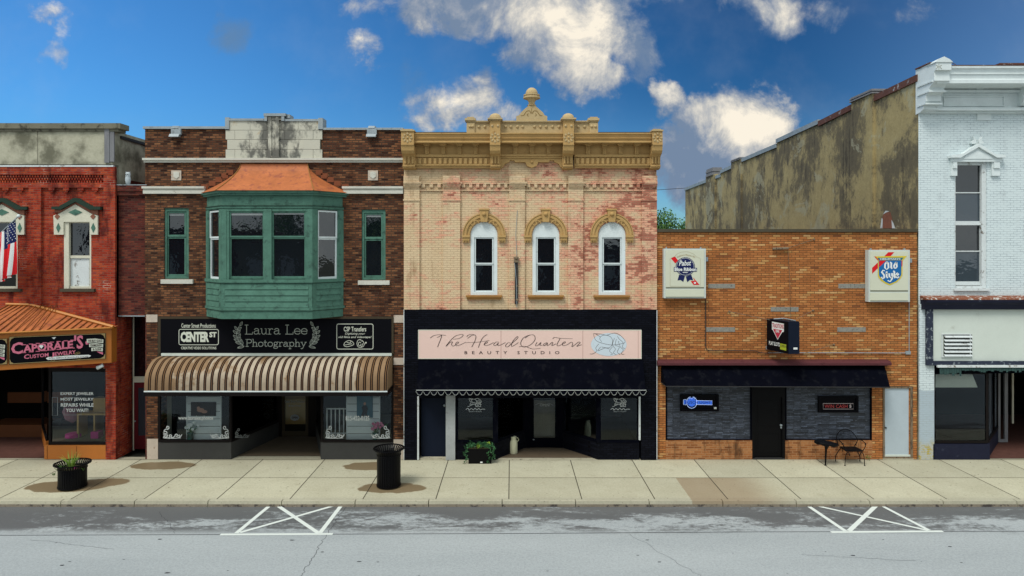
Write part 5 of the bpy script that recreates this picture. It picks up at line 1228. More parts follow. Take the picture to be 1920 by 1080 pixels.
# pink sign
t = thing('shop_sign', 'long pale pink beauty studio sign with thin script lettering on black painted brick', 'sign', (X(994), -.15, Z(672)))
MB().pb(785, 1202, 619.5, 672, -.16, -.101).build('board', 'sign_pink', t)
m = MB(); frame4(m, 784, 1203, 618.7, 673, 1.0, -.165, -.1, .9, .9); m.build('edge_trim', 'letter_cream', t)
m = MB(); m.pb(938.9, 939.8, 620, 672, -.163, -.15); m.pb(1092.4, 1093.2, 620, 672, -.163, -.15); m.pb(1196.3, 1197, 620, 672, -.163, -.15); m.build('panel_seam', 'seam_pink', t)
P = PF(-.168); cv = lambda L: [(740 + a / 3.6, 600 + b / 3.6) for a, b in L]
m = MB()
for L in ([(240, 122), (262, 106), (300, 99), (345, 104)], [(318, 101), (312, 125), (298, 160), (290, 182)], [(318, 101), (300, 112), (285, 118)], [(345, 178), (375, 140), (410, 108), (452, 97), (462, 104), (440, 122), (395, 130)], [(350, 176), (372, 152), (390, 147), (384, 164), (392, 176), (410, 168), (430, 155), (427, 147), (414, 155), (412, 170), (430, 172), (480, 150)],
          [(486, 112), (500, 100), (528, 97), (548, 108), (542, 140), (520, 182)], [(492, 124), (520, 104), (545, 100)], [(625, 97), (598, 115), (578, 150), (565, 186)], [(480, 152), (550, 150), (600, 144), (640, 138)], [(600, 166), (625, 153), (622, 146), (608, 156), (610, 172), (635, 168), (668, 152)],
          [(705, 150), (685, 148), (668, 166), (680, 173), (700, 155), (695, 171), (715, 168), (748, 152)], [(785, 156), (765, 153), (748, 174), (762, 181), (790, 158), (830, 122), (826, 112), (796, 145), (788, 176), (805, 172), (835, 152)],
          [(915, 100), (872, 118), (850, 158), (872, 183), (918, 166), (948, 130), (938, 101), (908, 103), (880, 122)], [(838, 181), (880, 177), (930, 195), (985, 190)], [(962, 150), (950, 170), (964, 173), (988, 150), (980, 171), (1000, 168)], [(1030, 151), (1006, 163), (1010, 174), (1032, 155), (1028, 172), (1045, 166), (1062, 150), (1068, 156), (1060, 173), (1090, 160)],
          [(1118, 122), (1096, 165), (1104, 174), (1130, 164), (1152, 152), (1148, 146), (1132, 158), (1138, 173), (1165, 166), (1190, 150), (1202, 156), (1196, 180), (1215, 168), (1240, 149), (1252, 152), (1238, 168), (1230, 178), (1262, 166)], [(1066, 127), (1080, 117), (1110, 122), (1150, 125), (1202, 126)]): m.ribbon(cv(L), .85, P, taper=True)
m.text('BEAUTY STUDIO', 871, 1049, 658.3, 664, P, bold=.005, space=2.4)
m.build('lettering', 'ink', t)
MB().ppoly(ell(1141.5, 646, 33.5, 21.5, 30), PF(-.166)).build('oval', 'sign_blue', t)
m = MB(); headlogo(m, 1141, 645, .92, .6, P); m.build('line_drawing', 'ink', t)
# black awning with the white piping
t = thing('awning', 'black fabric awning with white piping and scalloped edge over the beauty studio front', 'awning', (X(995), -.1, Z(740)))
ya_ = -.62; a0, a1 = X(781, ya_), X(1211, ya_); zt_, zb_ = Z(674, -.12), Z(731.5, ya_)
m = MB(); N = 36
for i in range(N):
    x0 = a0 + (a1 - a0) * i / N; x1 = a0 + (a1 - a0) * (i + 1) / N; s0 = .01 * math.sin(i * .9); s1 = .01 * math.sin((i + 1) * .9)
    m.face([(x0, ya_ + s0, zb_), (x1, ya_ + s1, zb_), (x1, -.12, zt_), (x0, -.12, zt_)])
m.face([(a0, ya_, zb_), (a0, -.12, zt_), (a0, -.12, zb_)]); m.face([(a1, ya_, zb_), (a1, -.12, zt_), (a1, -.12, zb_)])
m.build('canvas', 'fabric_black', t, True)
nS = 32; st = (a1 - a0 + .04) / nS; m = MB(); ed = []
for i in range(nS * 8 + 1):
    f = (i / 8) % 1; k = abs(((i / 8 + .5) % 1) - .5) * 2
    zq = zb_ - .02 - .13 * (1 - max(0, 1 - (abs(f - .0) if f < .5 else 1 - f) * 3.2) ** 1.0 * .95)
    ed.append((a0 - .02 + st * i / 8, zq))
for i in range(len(ed) - 1): m.face([(ed[i][0], ya_ - .012, ed[i][1]), (ed[i + 1][0], ya_ - .012, ed[i + 1][1]), (ed[i + 1][0], ya_ - .004, zb_), (ed[i][0], ya_ - .004, zb_)])
m.build('valance', 'fabric_black', t)
m = MB(); m.tube([(a0 - .01, ya_ - .015, zb_), (a1 + .01, ya_ - .015, zb_)], .012, 6); m.tube([(x_, ya_ - .016, z_) for x_, z_ in ed], .006, 4)
m.build('piping', 'piping_grey', t)
# old bracket post on the middle pilaster
t = thing('sign_bracket', 'tall rusty black iron bracket bolted to the cream brick between two arched windows', 'sign bracket', (X(968), -.08, Z(570)))
m = MB(); m.pb(965.2, 971.2, 491, 570, -.15, -.076); m.build('bar', 'dark_metal', t); m = MB(); m.pb(963.5, 972.5, 482, 492, -.19, -.076); m.sphere((X(968), -.17, Z(484)), .06); m.sphere((X(969), -.15, Z(536)), .03); m.sphere((X(969.5), -.14, Z(562)), .045); m.build('clamp', 'weathered_frame', t)
m = MB(); m.tube([(X(964.5), -.16, Z(490)), (X(968), -.17, Z(525)), (X(969), -.165, Z(575))], .010, 5); m.tube([(X(969), -.10, Z(480)), (X(967), -.12, Z(440)), (X(970), -.1, Z(395))], .008, 4); m.build('cable', 'metal_flash', t)
# planter box with trailing plants, and the cream milk can
px_, py_ = G(899, 864.5); t = thing('planter_box', 'black rectangular planter box on the sidewalk below the beauty studio window', 'planter', (px_, py_ + .2, 0))
m = MB(); x0, x1 = X(877, -.45), X(923, -.45); m.hexa([(x0 + .03, -.48, 0), (x1 - .03, -.48, 0), (x1 - .03, -.16, 0), (x0 + .03, -.16, 0), (x0, -.5, .47), (x1, -.5, .47), (x1, -.14, .47), (x0, -.14, .47)]); m.build('box', 'black_metal', t); MB().box(x0 + .4, x0 + .47, -.5, -.485, .03, .07).build('tag', 'letter_white', t); MB().box(x0 + .03, x1 - .03, -.47, -.17, .465, .475).build('soil', 'soil', t)
rr = random.Random(5)
def sprig(m, c, n, r, L, rr):
    for i in range(n):
        d_ = Vector((rr.gauss(0, 1), rr.gauss(0, .7), rr.gauss(0, .8))); d_.normalize(); p = Vector(c) + d_ * r * rr.uniform(.2, 1)
        a = Vector((rr.uniform(-1, 1), rr.uniform(-1, .2), rr.uniform(-.3, 1))).normalized() * L * rr.uniform(.6, 1.3); b = a.cross(Vector((rr.uniform(-1, 1), 1, rr.uniform(-1, 1)))).normalized() * L * .28
        m.face([p, p + a * .5 + b, p + a, p + a * .5 - b])
t2 = thing('trailing_plant', 'trailing green plant spilling over both ends of the black planter box', 'plant', (px_, py_ + .2, .48))
m = MB()
for i in range(26): sprig(m, (x0 + (x1 - x0) * rr.random(), -.32 + rr.uniform(-.12, .1), .49 + rr.uniform(0, .09)), 20, .09, .06, rr)
for cx, dep_ in ((x0 - .06, .5), (x1 - .10, .46), (x1 + .03, .36)):
    for k in range(12): sprig(m, (cx + .04 * math.sin(k), -.5 + .02 * k / 12, .52 - dep_ * k / 11), 9, .045, .05, rr)
m.build('foliage', 'leaf_dark', t2)
m = MB(); sprig(m, (x0 + .36, -.42, .54), 34, .10, .05, rr); sprig(m, (x1 - .12, -.36, .60), 14, .08, .05, rr); m.build('bright_leaves', 'leaf_bright', t2)
cx, cy = X(963, .62), .62
t = thing('milk_can', 'old cream coloured milk can standing in the beauty studio entry', 'milk can', (cx, cy, .0))
MB().lathe(cx, cy, [(.12, .006), (.13, .03), (.13, .36), (.115, .42), (.085, .47), (.085, .52), (.10, .56), (.085, .57), (.07, .55)], 16).build('can', 'can_cream', t, True)
m = MB(); m.tube([(cx + .13, cy, .40), (cx + .17, cy, .46), (cx + .14, cy, .52), (cx + .1, cy, .53)], .012, 6); m.build('handle', 'can_cream', t)

# ------------------------------------------------------------------ 4 the orange brick bar
b4 = thing('brick_building', 'low orange brick bar building with slate panels and a black sloping awning', 'building', (X(1475), 0, 0))
L4, R4 = X(1231.5), X(1719.5)
dh = hole(1657, 1708, 729, 857)
dd_ = hole(1410, 1472, 738, 861)
zg = Z(724)
m = MB(); m.wall(L4, R4, zg, Z(435)); m.box(L4, X(1248), -.0, .3, 0, zg - .0); m.box(X(1635), X(1655), 0, .3, 0, zg); m.box(X(1711), R4, 0, .3, 0, zg)
m.build('wall', 'orange_brick', b4)
m = MB(); m.box(X(1248), X(1410), -.02, .25, 0, Z(825.5)); m.box(X(1472), X(1635), -.02, .25, 0, Z(825.5)); m.build('base_wall', 'orange_brick_base', b4)
MB().box(L4 + .001, X(1332), -.024, -.019, .0, Z(826)).build('brick_patch', 'ochre_sill', b4) if False else None
MB().box(L4, R4, -.07, .32, Z(435), Z(429.5)).build('coping', 'dark_coping', b4)
for a, b, t_ in ((1328, 1378, 532), (1572, 1625, 532), (1445, 1497, 575.5), (1323, 1378, 613.5), (1570, 1623, 613.5)): MB().box(X(a), X(b), -.008, .01, Z(t_ + 8.5), Z(t_)).build('concrete_block', 'concrete_insert', b4)
for a, b in ((1248.5, 1409.5), (1472.5, 1634.5)):
    m = MB(); m.box(X(a), X(b), .045, .2, Z(825.2), zg); o = m.build('slate_panel', 'stacked_slate', b4)
    m = MB(); w_ = .035; m.box(X(a) - .0, X(a) + w_, -.012, .06, Z(825.2), zg); m.box(X(b) - w_, X(b), -.012, .06, Z(825.2), zg); m.box(X(a) + w_, X(b) - w_, -.0, .05, Z(825.1), Z(824)); m.build('panel_edge', 'fabric_black', o)
m = MB(); m.box(X(1410), X(1415), .0, .12, .02, zg); m.box(X(1467), X(1472), .0, .12, .02, zg); m.box(X(1415), X(1467), .001, .12, Z(745), zg); m.build('door_frame', 'black_metal', b4)
m = MB(); m.box(X(1415), X(1467), .06, .12, .04, Z(745)); frame4(m, 1420, 1462, 752, 800, 1.2, .05, .06); frame4(m, 1420, 1462, 812, 850, 1.2, .05, .06); dr = m.build('door', 'black_metal', b4)
MB().sphere((X(1465.2), .03, Z(798)), .045).sphere((X(1465.2), .03, Z(802.5)), .03).build('door_knob', 'metal_flash', dr, True)
MB().box(X(1411), X(1471), -.04, .2, 0.0, .04).build('threshold', 'dark_metal', b4)
m = MB(); m.box(X(1655.5), X(1658.5), -.02, .1, .03, Z(728)); m.box(X(1707), X(1711), -.02, .1, .03, Z(728)); m.box(X(1655.5), X(1711), -.02, .1, Z(728), Z(725)); m.box(X(1658.5), X(1707), -.018, .1, .0, Z(856)); fo = m.build('door_frame', 'weathered_frame', b4)
m = MB(); m.box(X(1658.5), X(1707), .02, .06, Z(856), Z(728)); dr = m.build('door', 'door_grey', b4); MB().sphere((X(1661), 0.0, Z(802)), .03).build('door_knob', 'dark_metal', dr, True); MB().box(X(1658.5), X(1707), .0, .02, Z(856.0), Z(852.5)).build('kick_plate', 'panel_white', dr)
MB().box(X(1655), X(1712), -.03, .3, -.0, .03).build('door_step', 'curb_concrete', b4)
body(b4, L4, R4, Z(433), 24, 'orange_brick_base', z1=3.2)
MB().box(L4 + .3, R4 - .3, .21, .3, 0.03, 3.2).build('backing', 'interior_dark', b4)
# awning
t = thing('awning', 'black sloping awning below a maroon metal ledge across the bar front', 'awning', (X(1450), -.3, Z(728)))
m = MB(); m.prismx([(0, Z(673.5)), (-.20, Z(675)), (-.30, Z(681, -.3)), (-.30, Z(685, -.3)), (0, Z(686))], X(1230), X(1672, -.3)); m.build('metal_ledge', 'maroon_metal', t)
m = MB(); x0t, x1t = X(1239), X(1657); yb_ = -.72; x0b, x1b = X(1249, yb_), X(1669, yb_); z0_, z1_ = Z(684), Z(724.5, yb_)
N = 30
for i in range(N):
    f, g = i / N, (i + 1) / N; sg = lambda q: .012 * math.sin(q * 40); dr_ = lambda q: -.03 * q
    m.face([(x0b + (x1b - x0b) * f, yb_ + sg(f), z1_ + dr_(f)), (x0b + (x1b - x0b) * g, yb_ + sg(g), z1_ + dr_(g)), (x0t + (x1t - x0t) * g, -.05, z0_), (x0t + (x1t - x0t) * f, -.05, z0_)])
m.face([(x0b, yb_, z1_), (x0t, -.05, z0_), (x0t, -.0, z1_)]); m.face([(x1b, yb_, z1_ - .03), (x1t, -.05, z0_), (x1t, -.0, z1_)])
m.build('canvas', 'fabric_black', t, True)
m = MB(); m.tube([(x0b, yb_, z1_), (x1b, yb_, z1_ - .03)], .014, 5); m.tube([(x1b, yb_, z1_ - .03), (x1t, -.0, z1_ - .02)], .012, 5); m.tube([(x0b, yb_, z1_), (x0t, -.0, z1_)], .012, 5); m.build('frame_rod', 'dark_metal', t)
# two beer light boxes
def lightbox(a, b, t_, d, ya, label, edge):
    t = thing('beer_sign', label, 'sign', (X((a + b) / 2), ya, Z(d))); m = MB()
    m.pb(a, b, t_, d, ya, -.03); fo = m.build('cabinet', 'lightbox_frame', t)
    s = (d - t_) / 94
    m = MB(); m.pb(a + 3.2, b - 3.2, t_ + 3, t_ + 73 * s, ya - .02, ya + .001); m.pb(a + 3.2, b - 3.2, t_ + 77.5 * s, d - 2.6, ya - .02, ya + .001); m.build('face_panel', 'lightbox', t)
    m = MB(); m.pb(a + 3.5, b - 3.5, t_ + 73.2 * s, t_ + 75.5 * s, ya - .008, ya + .001); m.pb(a + 3.5, b - 3.5, d - 2.4, d - 1.3, ya - .008, ya + .001); m.build('groove', 'lightbox_edge', t)
    m = MB(); m.pb(a + 4, a + 5.5, t_ - 3, t_, -.12, -.03); m.pb(b - 10, b - 8.5, t_ - 3, t_, -.12, -.03); m.pb(b, b + 4, t_ + 16, t_ + 24, -.12, -.03); m.build('hanger', 'metal_flash', t)
    return t
yl = -.24
t = lightbox(1245, 1323.5, 466, 559, yl, 'cream beer light box with a blue rosette emblem at the orange wall\'s left end', 0)
P0 = PF(yl - .024); P1 = PF(yl - .027); P2 = PF(yl - .030); P3 = PF(yl - .033)
cb = lambda a, b: (1230 + a / 8.31, 450 + b / 8.31)
m = MB(); m.ribbon([cb(*p) for p in ((220, 720), (220, 285), (290, 260), (330, 215), (400, 188), (460, 182), (520, 190), (580, 215), (630, 262), (692, 290), (692, 720), (220, 720))], .35, P0, sm=False); m.text('Established in Milwaukee 1844', *cb(325, 0)[:1], cb(610, 0)[0], cb(0, 235)[1], cb(0, 262)[1], P0, shear=.2, warp=lambda u_, v_: (u_, v_ + ((u_ - cb(465, 0)[0]) / 17) ** 2 * 4.5 - 2)); m.build('gold_lettering', 'gold', t)
m = MB(); m.ppoly([cb(*p) for p in ((232, 285), (295, 255), (345, 320), (300, 365))], P0); m.ppoly([cb(*p) for p in ((540, 640), (600, 635), (575, 580), (610, 620), (680, 700), (585, 700))], P0); m.build('red_ribbon', 'sign_red', t)
m = MB(); cx, cy = cb(457, 415); m.ppoly([(cx + r_ * math.cos(R(k * 5)), cy + r_ * .98 * math.sin(R(k * 5))) for k in range(72) for r_ in ((18.3 if k % 2 else 17.4),)], P1)
m.ppoly([cb(*p) for p in ((360, 540), (452, 560), (425, 655), (385, 625), (335, 630))], P0); m.ppoly([cb(*p) for p in ((465, 570), (550, 540), (578, 628), (530, 622), (487, 658))], P0); m.ppoly([cb(*p) for p in ((280, 420), (640, 435), (636, 492), (278, 490))], P2); m.build('blue_rosette', 'navy', t)
m = MB(); r_ = ell(cx, cy, 16.2, 15.9, 36); m.ribbon(r_ + [r_[0]], .5, PF(yl - .0285), sm=False)
m.text('Pabst', *[cb(358, 0)[0], cb(548, 0)[0], cb(0, 318)[1], cb(0, 400)[1]], P3, bold=.02, shear=.25, warp=lambda u_, v_: (u_, v_ - (u_ - cx) * .02)); m.text('Blue Ribbon', *[cb(290, 0)[0], cb(630, 0)[0], cb(0, 428)[1], cb(0, 484)[1]], P3, bold=.035); m.text('BEER', *[cb(418, 0)[0], cb(498, 0)[0], cb(0, 497)[1], cb(0, 513)[1]], P3, bold=.03); m.ppoly(ell(*cb(607, 668), 2.2, 1.8, 10), P2)
m.build('white_lettering', 'letter_white', t)
t = lightbox(1628.5, 1706, 468.5, 566, yl, 'cream beer light box with a blue shield emblem at the orange wall\'s right end', 1)
co = lambda a, b: (1600 + a / 8.31, 450 + b / 8.31)
C = lambda *pp: [co(*p) for p in pp]
m = MB(); m.ppoly(C((325, 255), (835, 250), (768, 320), (765, 545), (735, 600), (680, 655), (568, 705), (500, 680), (430, 630), (390, 580), (383, 545), (385, 320)), P1); m.build('yellow_shield', 'yellow', t)
m = MB(); m.ppoly(C((395, 320), (750, 318), (748, 540), (715, 600), (660, 645), (567, 685), (500, 655), (440, 610), (405, 560), (400, 540)), P2); m.build('blue_field', 'shield_blue', t)
m = MB(); m.ppoly(C((375, 276), (785, 273), (752, 314), (402, 316)), P2); m.build('teal_band', 'shield_teal', t)
m = MB(); m.ppoly(C((545, 190), (638, 190), (580, 252), (482, 254)), P0); m.ppoly(C((292, 435), (382, 350), (382, 440), (294, 525)), P0); m.ppoly(C((400, 340), (412, 324), (510, 320), (402, 425)), P3); m.ppoly(C((325, 255), (345, 257), (400, 312), (388, 320)), PF(yl - .0285)); m.ppoly(C((752, 320), (765, 320), (763, 400), (750, 420)), PF(yl - .0315)); m.build('red_stripe', 'sign_red', t)
m = MB(); q = PF(yl - .036)
m.text("HEILEMAN'S", co(415, 0)[0], co(735, 0)[0], co(0, 283)[1], co(0, 308)[1], q, bold=.03)
bl = lambda L: [co(*p) for p in L]                        # blackletter drawn as broad-nib strokes
for L in ([(525, 340), (495, 375), (492, 430), (520, 462), (548, 430), (545, 370), (525, 340)], [(570, 345), (592, 358), (590, 425), (602, 448)], [(672, 345), (650, 370), (632, 405), (640, 435), (660, 440), (678, 415), (672, 345)],
          [(490, 480), (462, 470), (443, 500), (478, 545), (482, 585), (455, 608), (438, 575)], [(520, 490), (518, 570), (538, 592)], [(500, 520), (540, 520)], [(560, 520), (562, 565), (580, 590), (602, 570)], [(604, 515), (605, 600), (575, 648), (535, 630)], [(622, 480), (640, 495), (636, 565), (655, 592)], [(668, 565), (705, 530), (685, 510), (665, 540), (672, 580), (690, 592), (712, 570)]): m.ribbon(bl(L), 2.6, q, taper=True, sm=False)
m.build('white_lettering', 'letter_white', t)
# projecting bar sign
t = thing('bar_sign', 'black box sign for a bar projecting from the middle of the orange brick wall', 'sign', (8.4, -.6, Z(663)))
q = [(8.20, -.10), (8.515, -1.08), (8.845, -1.08), (8.53, -.10)]; zl, zh = Z(665, -1.08) + .02, Z(603, -1.08)
MB().prismz(q, zl, zh).build('cabinet', 'sign_side', t)
a_, b_ = Vector((q[0][0], q[0][1])), Vector((q[1][0], q[1][1])); tt = (b_ - a_).normalized(); nn = Vector((tt.y, -tt.x))
S_ = lambda d: PP((a_.x + nn.x * d, a_.y + nn.y * d, 0), (nn.x, nn.y, 0))
MB().fb(tuple(a_), tuple(b_), .015, (b_ - a_).length - .02, zl + .02, zh - .02, 0, .012).build('face_panel', 'sign_black', t)
u0 = lambda a, b: (1400 + a / 9.82, 580 + b / 9.82)
U = lambda *pp: [u0(*p) for p in pp]
m = MB(); m.ppoly(U((465, 225), (685, 265), (683, 415), (655, 420), (570, 560), (482, 380), (465, 375)), S_(.016)); m.build('pale_outline', 'letter_white', t)
m = MB(); m.ppoly(U((484, 355), (655, 385), (570, 545)), S_(.020)); m.build('red_triangle', 'bar_red', t)
m = MB(); m.text('TRADITIONS', u0(470, 0)[0], u0(678, 0)[0], u0(0, 265)[1], u0(0, 345)[1], S_(.024), bold=.01, warp=lambda u_, v_: (u_, v_ + (u_ - u0(575, 0)[0]) * .14)); m.build('red_lettering', 'bar_red', t)
m = MB(); m.text('BAR', u0(535, 0)[0], u0(602, 0)[0], u0(0, 378)[1], u0(0, 430)[1], S_(.026), bold=.02, warp=lambda u_, v_: (u_, v_ + (u_ - u0(575, 0)[0]) * .12)); m.text('PLAY SLOTS', u0(412, 0)[0], u0(608, 0)[0], u0(0, 598)[1], u0(0, 668)[1], S_(.018), bold=.02, warp=lambda u_, v_: (u_, v_ + (u_ - u0(510, 0)[0]) * .19)); m.build('white_lettering', 'letter_white', t)
m = MB(); m.ppoly(U((615, 625), (728, 650), (728, 760), (615, 735)), S_(.018)); m.build('lime_panel', 'lime', t)
m = MB(); m.text('OPEN', u0(622, 0)[0], u0(722, 0)[0], u0(0, 655)[1], u0(0, 700)[1], S_(.022), warp=lambda u_, v_: (u_, v_ + (u_ - u0(670, 0)[0]) * .2)); m.build('dark_lettering', 'ink', t)
MB().box(8.66, 8.78, -1.086, -1.079, zl + .14, zl + .2).build('maker_plate', 'letter_white', t)
m = MB(); m.box(8.2, 8.5, -.12, -.0, zl + .0, zl + .10); m.tube([(8.35, -.3, zh), (8.6, -.5, zh + .04), (8.75, -1.0, zh + .02)], .02, 5); m.build('bracket', 'metal_flash', t)
# conduit and guy wires
m = MB(); y = -.035
m.tube([(X(1322.5), y, Z(560)), (X(1322.5), y, Z(650)), (X(1324), y, Z(655)), (X(1328), y, Z(656.5)), (X(1415), y, Z(657.5)), (X(1425), y, Z(661)), (X(1440), y, Z(662))], .014, 6); m.build('conduit', 'dark_metal', label='dark conduit running down from the rosette light box to the projecting sign', cat='conduit')
m = MB(); m.tube([(X(1703.5), y, Z(566)), (X(1703.5), y, Z(661))], .014, 6); m.tube([(X(1703.5), y, Z(661.5)), (X(1440), y, Z(661.0))], .014, 6); m.box(X(1697), X(1706), -.05, 0, Z(664), Z(658)); m.build('conduit', 'metal_flash', label='pale conduit running down from the shield light box and along to the projecting sign', cat='conduit')
for k, (a, b) in enumerate([((1367, 584, -.02), (1444, 600, -.5)), ((1524, 582, -.02), (1490, 600, -.6)), ((1563, 646, -.02), (1510, 662, -.3)), ((1526, 449, -.02), (1474, 466, -.1))]):
    m = MB(); m.tube([(X(a[0], a[2]), a[2], Z(a[1], a[2])), (X(b[0], b[2]), b[2], Z(b[1], b[2]))], .008, 4); m.sphere((X(a[0]), -.02, Z(a[1])), .035, 6, 4)
    m.build('guy_wire', 'weathered_frame', label=['thin guy wire from the brick to the upper left of the projecting sign', 'thin guy wire from the brick to the upper right of the projecting sign', 'thin guy wire from the brick to the lower right of the projecting sign', 'thin guy wire above all, ending at the short pipe near the roofline'][k], cat='guy wire', group='guy wires on the orange wall')
m = MB(); m.tube([(X(1447), -.08, Z(466.5)), (X(1476), -.08, Z(465.5))], .04, 8); m.tube([(X(1449), -.08, Z(466.5)), (X(1449), 0, Z(466.5))], .02, 6); m.build('pipe_stub', 'weathered_frame', label='short rusty horizontal pipe on the orange wall below the roofline', cat='pipe')
m = MB(); m.tube([(X(1476.5), -.03, Z(467)), (X(1480), -.03, Z(520)), (X(1481.5), -.03, Z(596))], .007, 4); m.build('hanging_cable', 'weathered_frame', label='thin vertical cable from the short pipe down to the projecting sign', cat='cable')
# neon window boxes
t = thing('neon_sign', 'lit blue neon beer sign in a dark box on the left slate panel', 'neon sign', (X(1312), .03, Z(771)))
m = MB(); frame4(m, 1276, 1348, 740, 771.5, 4, -.03, .044); m.pb(1280, 1344, 744, 767.5, .01, .044); m.build('box', 'sign_black', t)
P = PF(.004); m = MB(); m.ppoly([(1282.5, 750.5), (1335, 751.5), (1335, 758.5), (1282.5, 757.5)], P); m.ppoly(ell(1297, 754, 8, 8.5, 18), PF(.006)); m.build('neon_blue_field', 'neon_blue', t)
m = MB(); r_ = ell(1297, 754.5, 9.6, 11, 26); m.ribbon(r_ + [r_[0]], .7, PF(.001), sm=False); m.ribbon([(1306, 751), (1335.5, 751.6), (1335.5, 759), (1306, 758.5)], .6, PF(.001), sm=False); m.ribbon([(1287, 749), (1281.5, 749.5), (1281.5, 758.5), (1287, 759)], .6, PF(.001), sm=False); m.ribbon([(1291, 748), (1294, 745.5), (1297, 748), (1300, 744.8), (1303, 748)], .6, PF(-.001), sm=False)
m.build('neon_tube', 'neon_white', t); m = MB(); m.text('BUSCH LIGHT', 1285, 1333, 752, 757, PF(.0005)); m.build('neon_lettering', 'navy', t); MB().pb(1339, 1343.5, 763.5, 767, -.04, .0).build('price_tag', 'letter_white', t)
t = thing('neon_sign', 'unlit WIN CASH neon sign with added glow in dark box on the right slate panel', 'neon sign', (X(1572), .03, Z(773)))
m = MB(); frame4(m, 1535, 1610, 743, 773.5, 4, -.03, .044); m.pb(1539, 1606, 747, 769.5, .01, .044); m.build('box', 'sign_black', t)
m = MB(); m.ribbon([(1543.5, 756.5), (1600, 756.5), (1600, 767), (1543.5, 767), (1543.5, 756.5)], .7, P, sm=False); m.build('neon_border', 'neon_dim', t)
m = MB(); m.text('WIN CASH', 1546, 1589, 758.5, 765, P, bold=.0); m.build('neon_lettering', 'neon_red', t); m = MB(); m.text('$', 1592.5, 1596.5, 758.5, 765, P, bold=.02); m.build('neon_symbol', 'neon_dim', t)  # border, letters and symbol given a weak added glow though the sign is off
# table and chair
cx, cy = G(1551.5, 874.5); cy += .1
t = thing('side_table', 'small black metal table with a scalloped top on a single leg by the bar', 'table', (cx, cy, 0))
m = MB(); tilt = .05; rg = []
for zz_, k_ in ((.66, 1.0), (.72, .99), (.735, .93)): rg.append([(cx + .36 * k_ * (1 + .05 * math.cos(j * math.pi / 2)) * math.cos(j * math.pi / 16), cy + .26 * k_ * math.sin(j * math.pi / 16), zz_ - .12 * math.cos(j * math.pi / 16) * .35 + .02 * math.cos(j * math.pi / 2) * (k_ > .995)) for j in range(32)])
m.loft(rg); m.build('table_top', 'black_metal', t); m = MB(); m.tube([(cx, cy, .68), (cx + .02, cy, .60), (cx, cy, .5), (cx - .02, cy, .02)], [.16, .07, .035, .022], 8); m.build('leg', 'black_metal', t)
MB().lathe(cx - .02, cy, [(.04, 0), (.03, .02)], 8).build('foot', 'black_metal', t)
cx, cy = X(1597.5, -.5), -.48
t = thing('patio_chair', 'black wrought iron armchair with a round mesh back beside the small table', 'chair', (cx, cy, 0))
s = 1300 / (D + cy)
m = MB(); bk = [(cx - .27, cy + .28, .48), (cx - .34, cy + .30, .72), (cx - .25, cy + .33, .92), (cx - .06, cy + .35, 1.00), (cx + .14, cy + .34, .95), (cx + .28, cy + .31, .78), (cx + .33, cy + .29, .66), (cx + .22, cy + .27, .48)]
m.tube(smoothpts(bk, 4), .014, 6); m.build('back_frame', 'black_metal', t)
m = MB()
for i in range(15):
    f = -.28 + .57 * i / 14; hgt = .98 - 1.5 * (f - .0) ** 2 - (.08 if abs(f) > .22 else 0); m.tube([(cx + f, cy + .29, .50), (cx + f * 1.02, cy + .32, hgt)], .0035, 3)
for i in range(9): z_ = .52 + .05 * i; h_ = .29 if z_ < .85 else .2; m.tube([(cx - h_, cy + .30, z_), (cx + h_, cy + .31, z_)], .0035, 3)
m.build('back_mesh', 'black_metal', t)
m = MB(); m.prismz([(cx - .27, cy - .20), (cx + .27, cy - .20), (cx + .25, cy + .27), (cx - .25, cy + .27)], .44, .475); m.build('seat', 'black_metal', t)
for sx in (-1, 1):
    m = MB(); m.tube(smoothpts([(cx + sx * .29, cy + .27, .70), (cx + sx * .36, cy + .1, .72), (cx + sx * .36, cy - .14, .68), (cx + sx * .33, cy - .18, .58), (cx + sx * .26, cy - .18, .46)], 4), .013, 6); m.sphere((cx + sx * .36, cy - .15, .67), .03, 8, 5); m.build('armrest', 'black_metal', t)
    for yy_, ou in ((-.20, .0), (.26, .08)):
        m = MB(); m.tube(smoothpts([(cx + sx * .15, cy + yy_, .30), (cx + sx * .20, cy + yy_, .42), (cx + sx * .27, cy + yy_, .36), (cx + sx * (.30 + ou), cy + yy_, .18), (cx + sx * (.31 + ou), cy + yy_, .015)], 4), .013, 6); m.lathe(cx + sx * (.31 + ou), cy + yy_, [(.026, 0), (.018, .02)], 8); m.build('leg', 'black_metal', t)

# ------------------------------------------------------------------ 5 the white painted building with its stained party wall
b5 = thing('brick_building', 'tall white painted brick building with an ornate cornice and a long stained stucco party wall', 'building', (15, 0, 0))
L5, R5 = X(1722), 22.0
hl = hole(1790, 1850, 303, 541)
h2 = (L5 + (1.0 + 3.05), L5 + (1.0 + 4.05), hl[2], hl[3]); h2 = (hl[0] + 3.4, hl[1] + 3.4, hl[2], hl[3])
m = MB(); m.wall(L5, R5, Z(570), Z(190), [hl, h2], dep=.3); m.box(L5 + .002, X(1750), -.05, .3, 0, Z(570)); m.build('wall', 'white_brick', b5)
def side(px): return L5 * F / (px - 960) - D
def sidez(px, py): return HZ + (HY - py) * (L5 * F / (px - 960)) / F
y9 = side(1285)
steps = [(0.0, side(1640), 12.32, 12.24), (side(1640), side(1601), 12.36, 12.34), (side(1600), side(1536), 12.26, 12.14), (side(1536), side(1458), 12.20, 12.10), (side(1457), side(1380), 11.88, 11.80), (side(1379), side(1353), 11.68, 11.60), (side(1352), y9, 11.38, 11.28)]
m = MB()
steps = [(s_[0], steps[i + 1][0] if i < 6 else s_[1], s_[2], s_[3]) for i, s_ in enumerate(steps)]
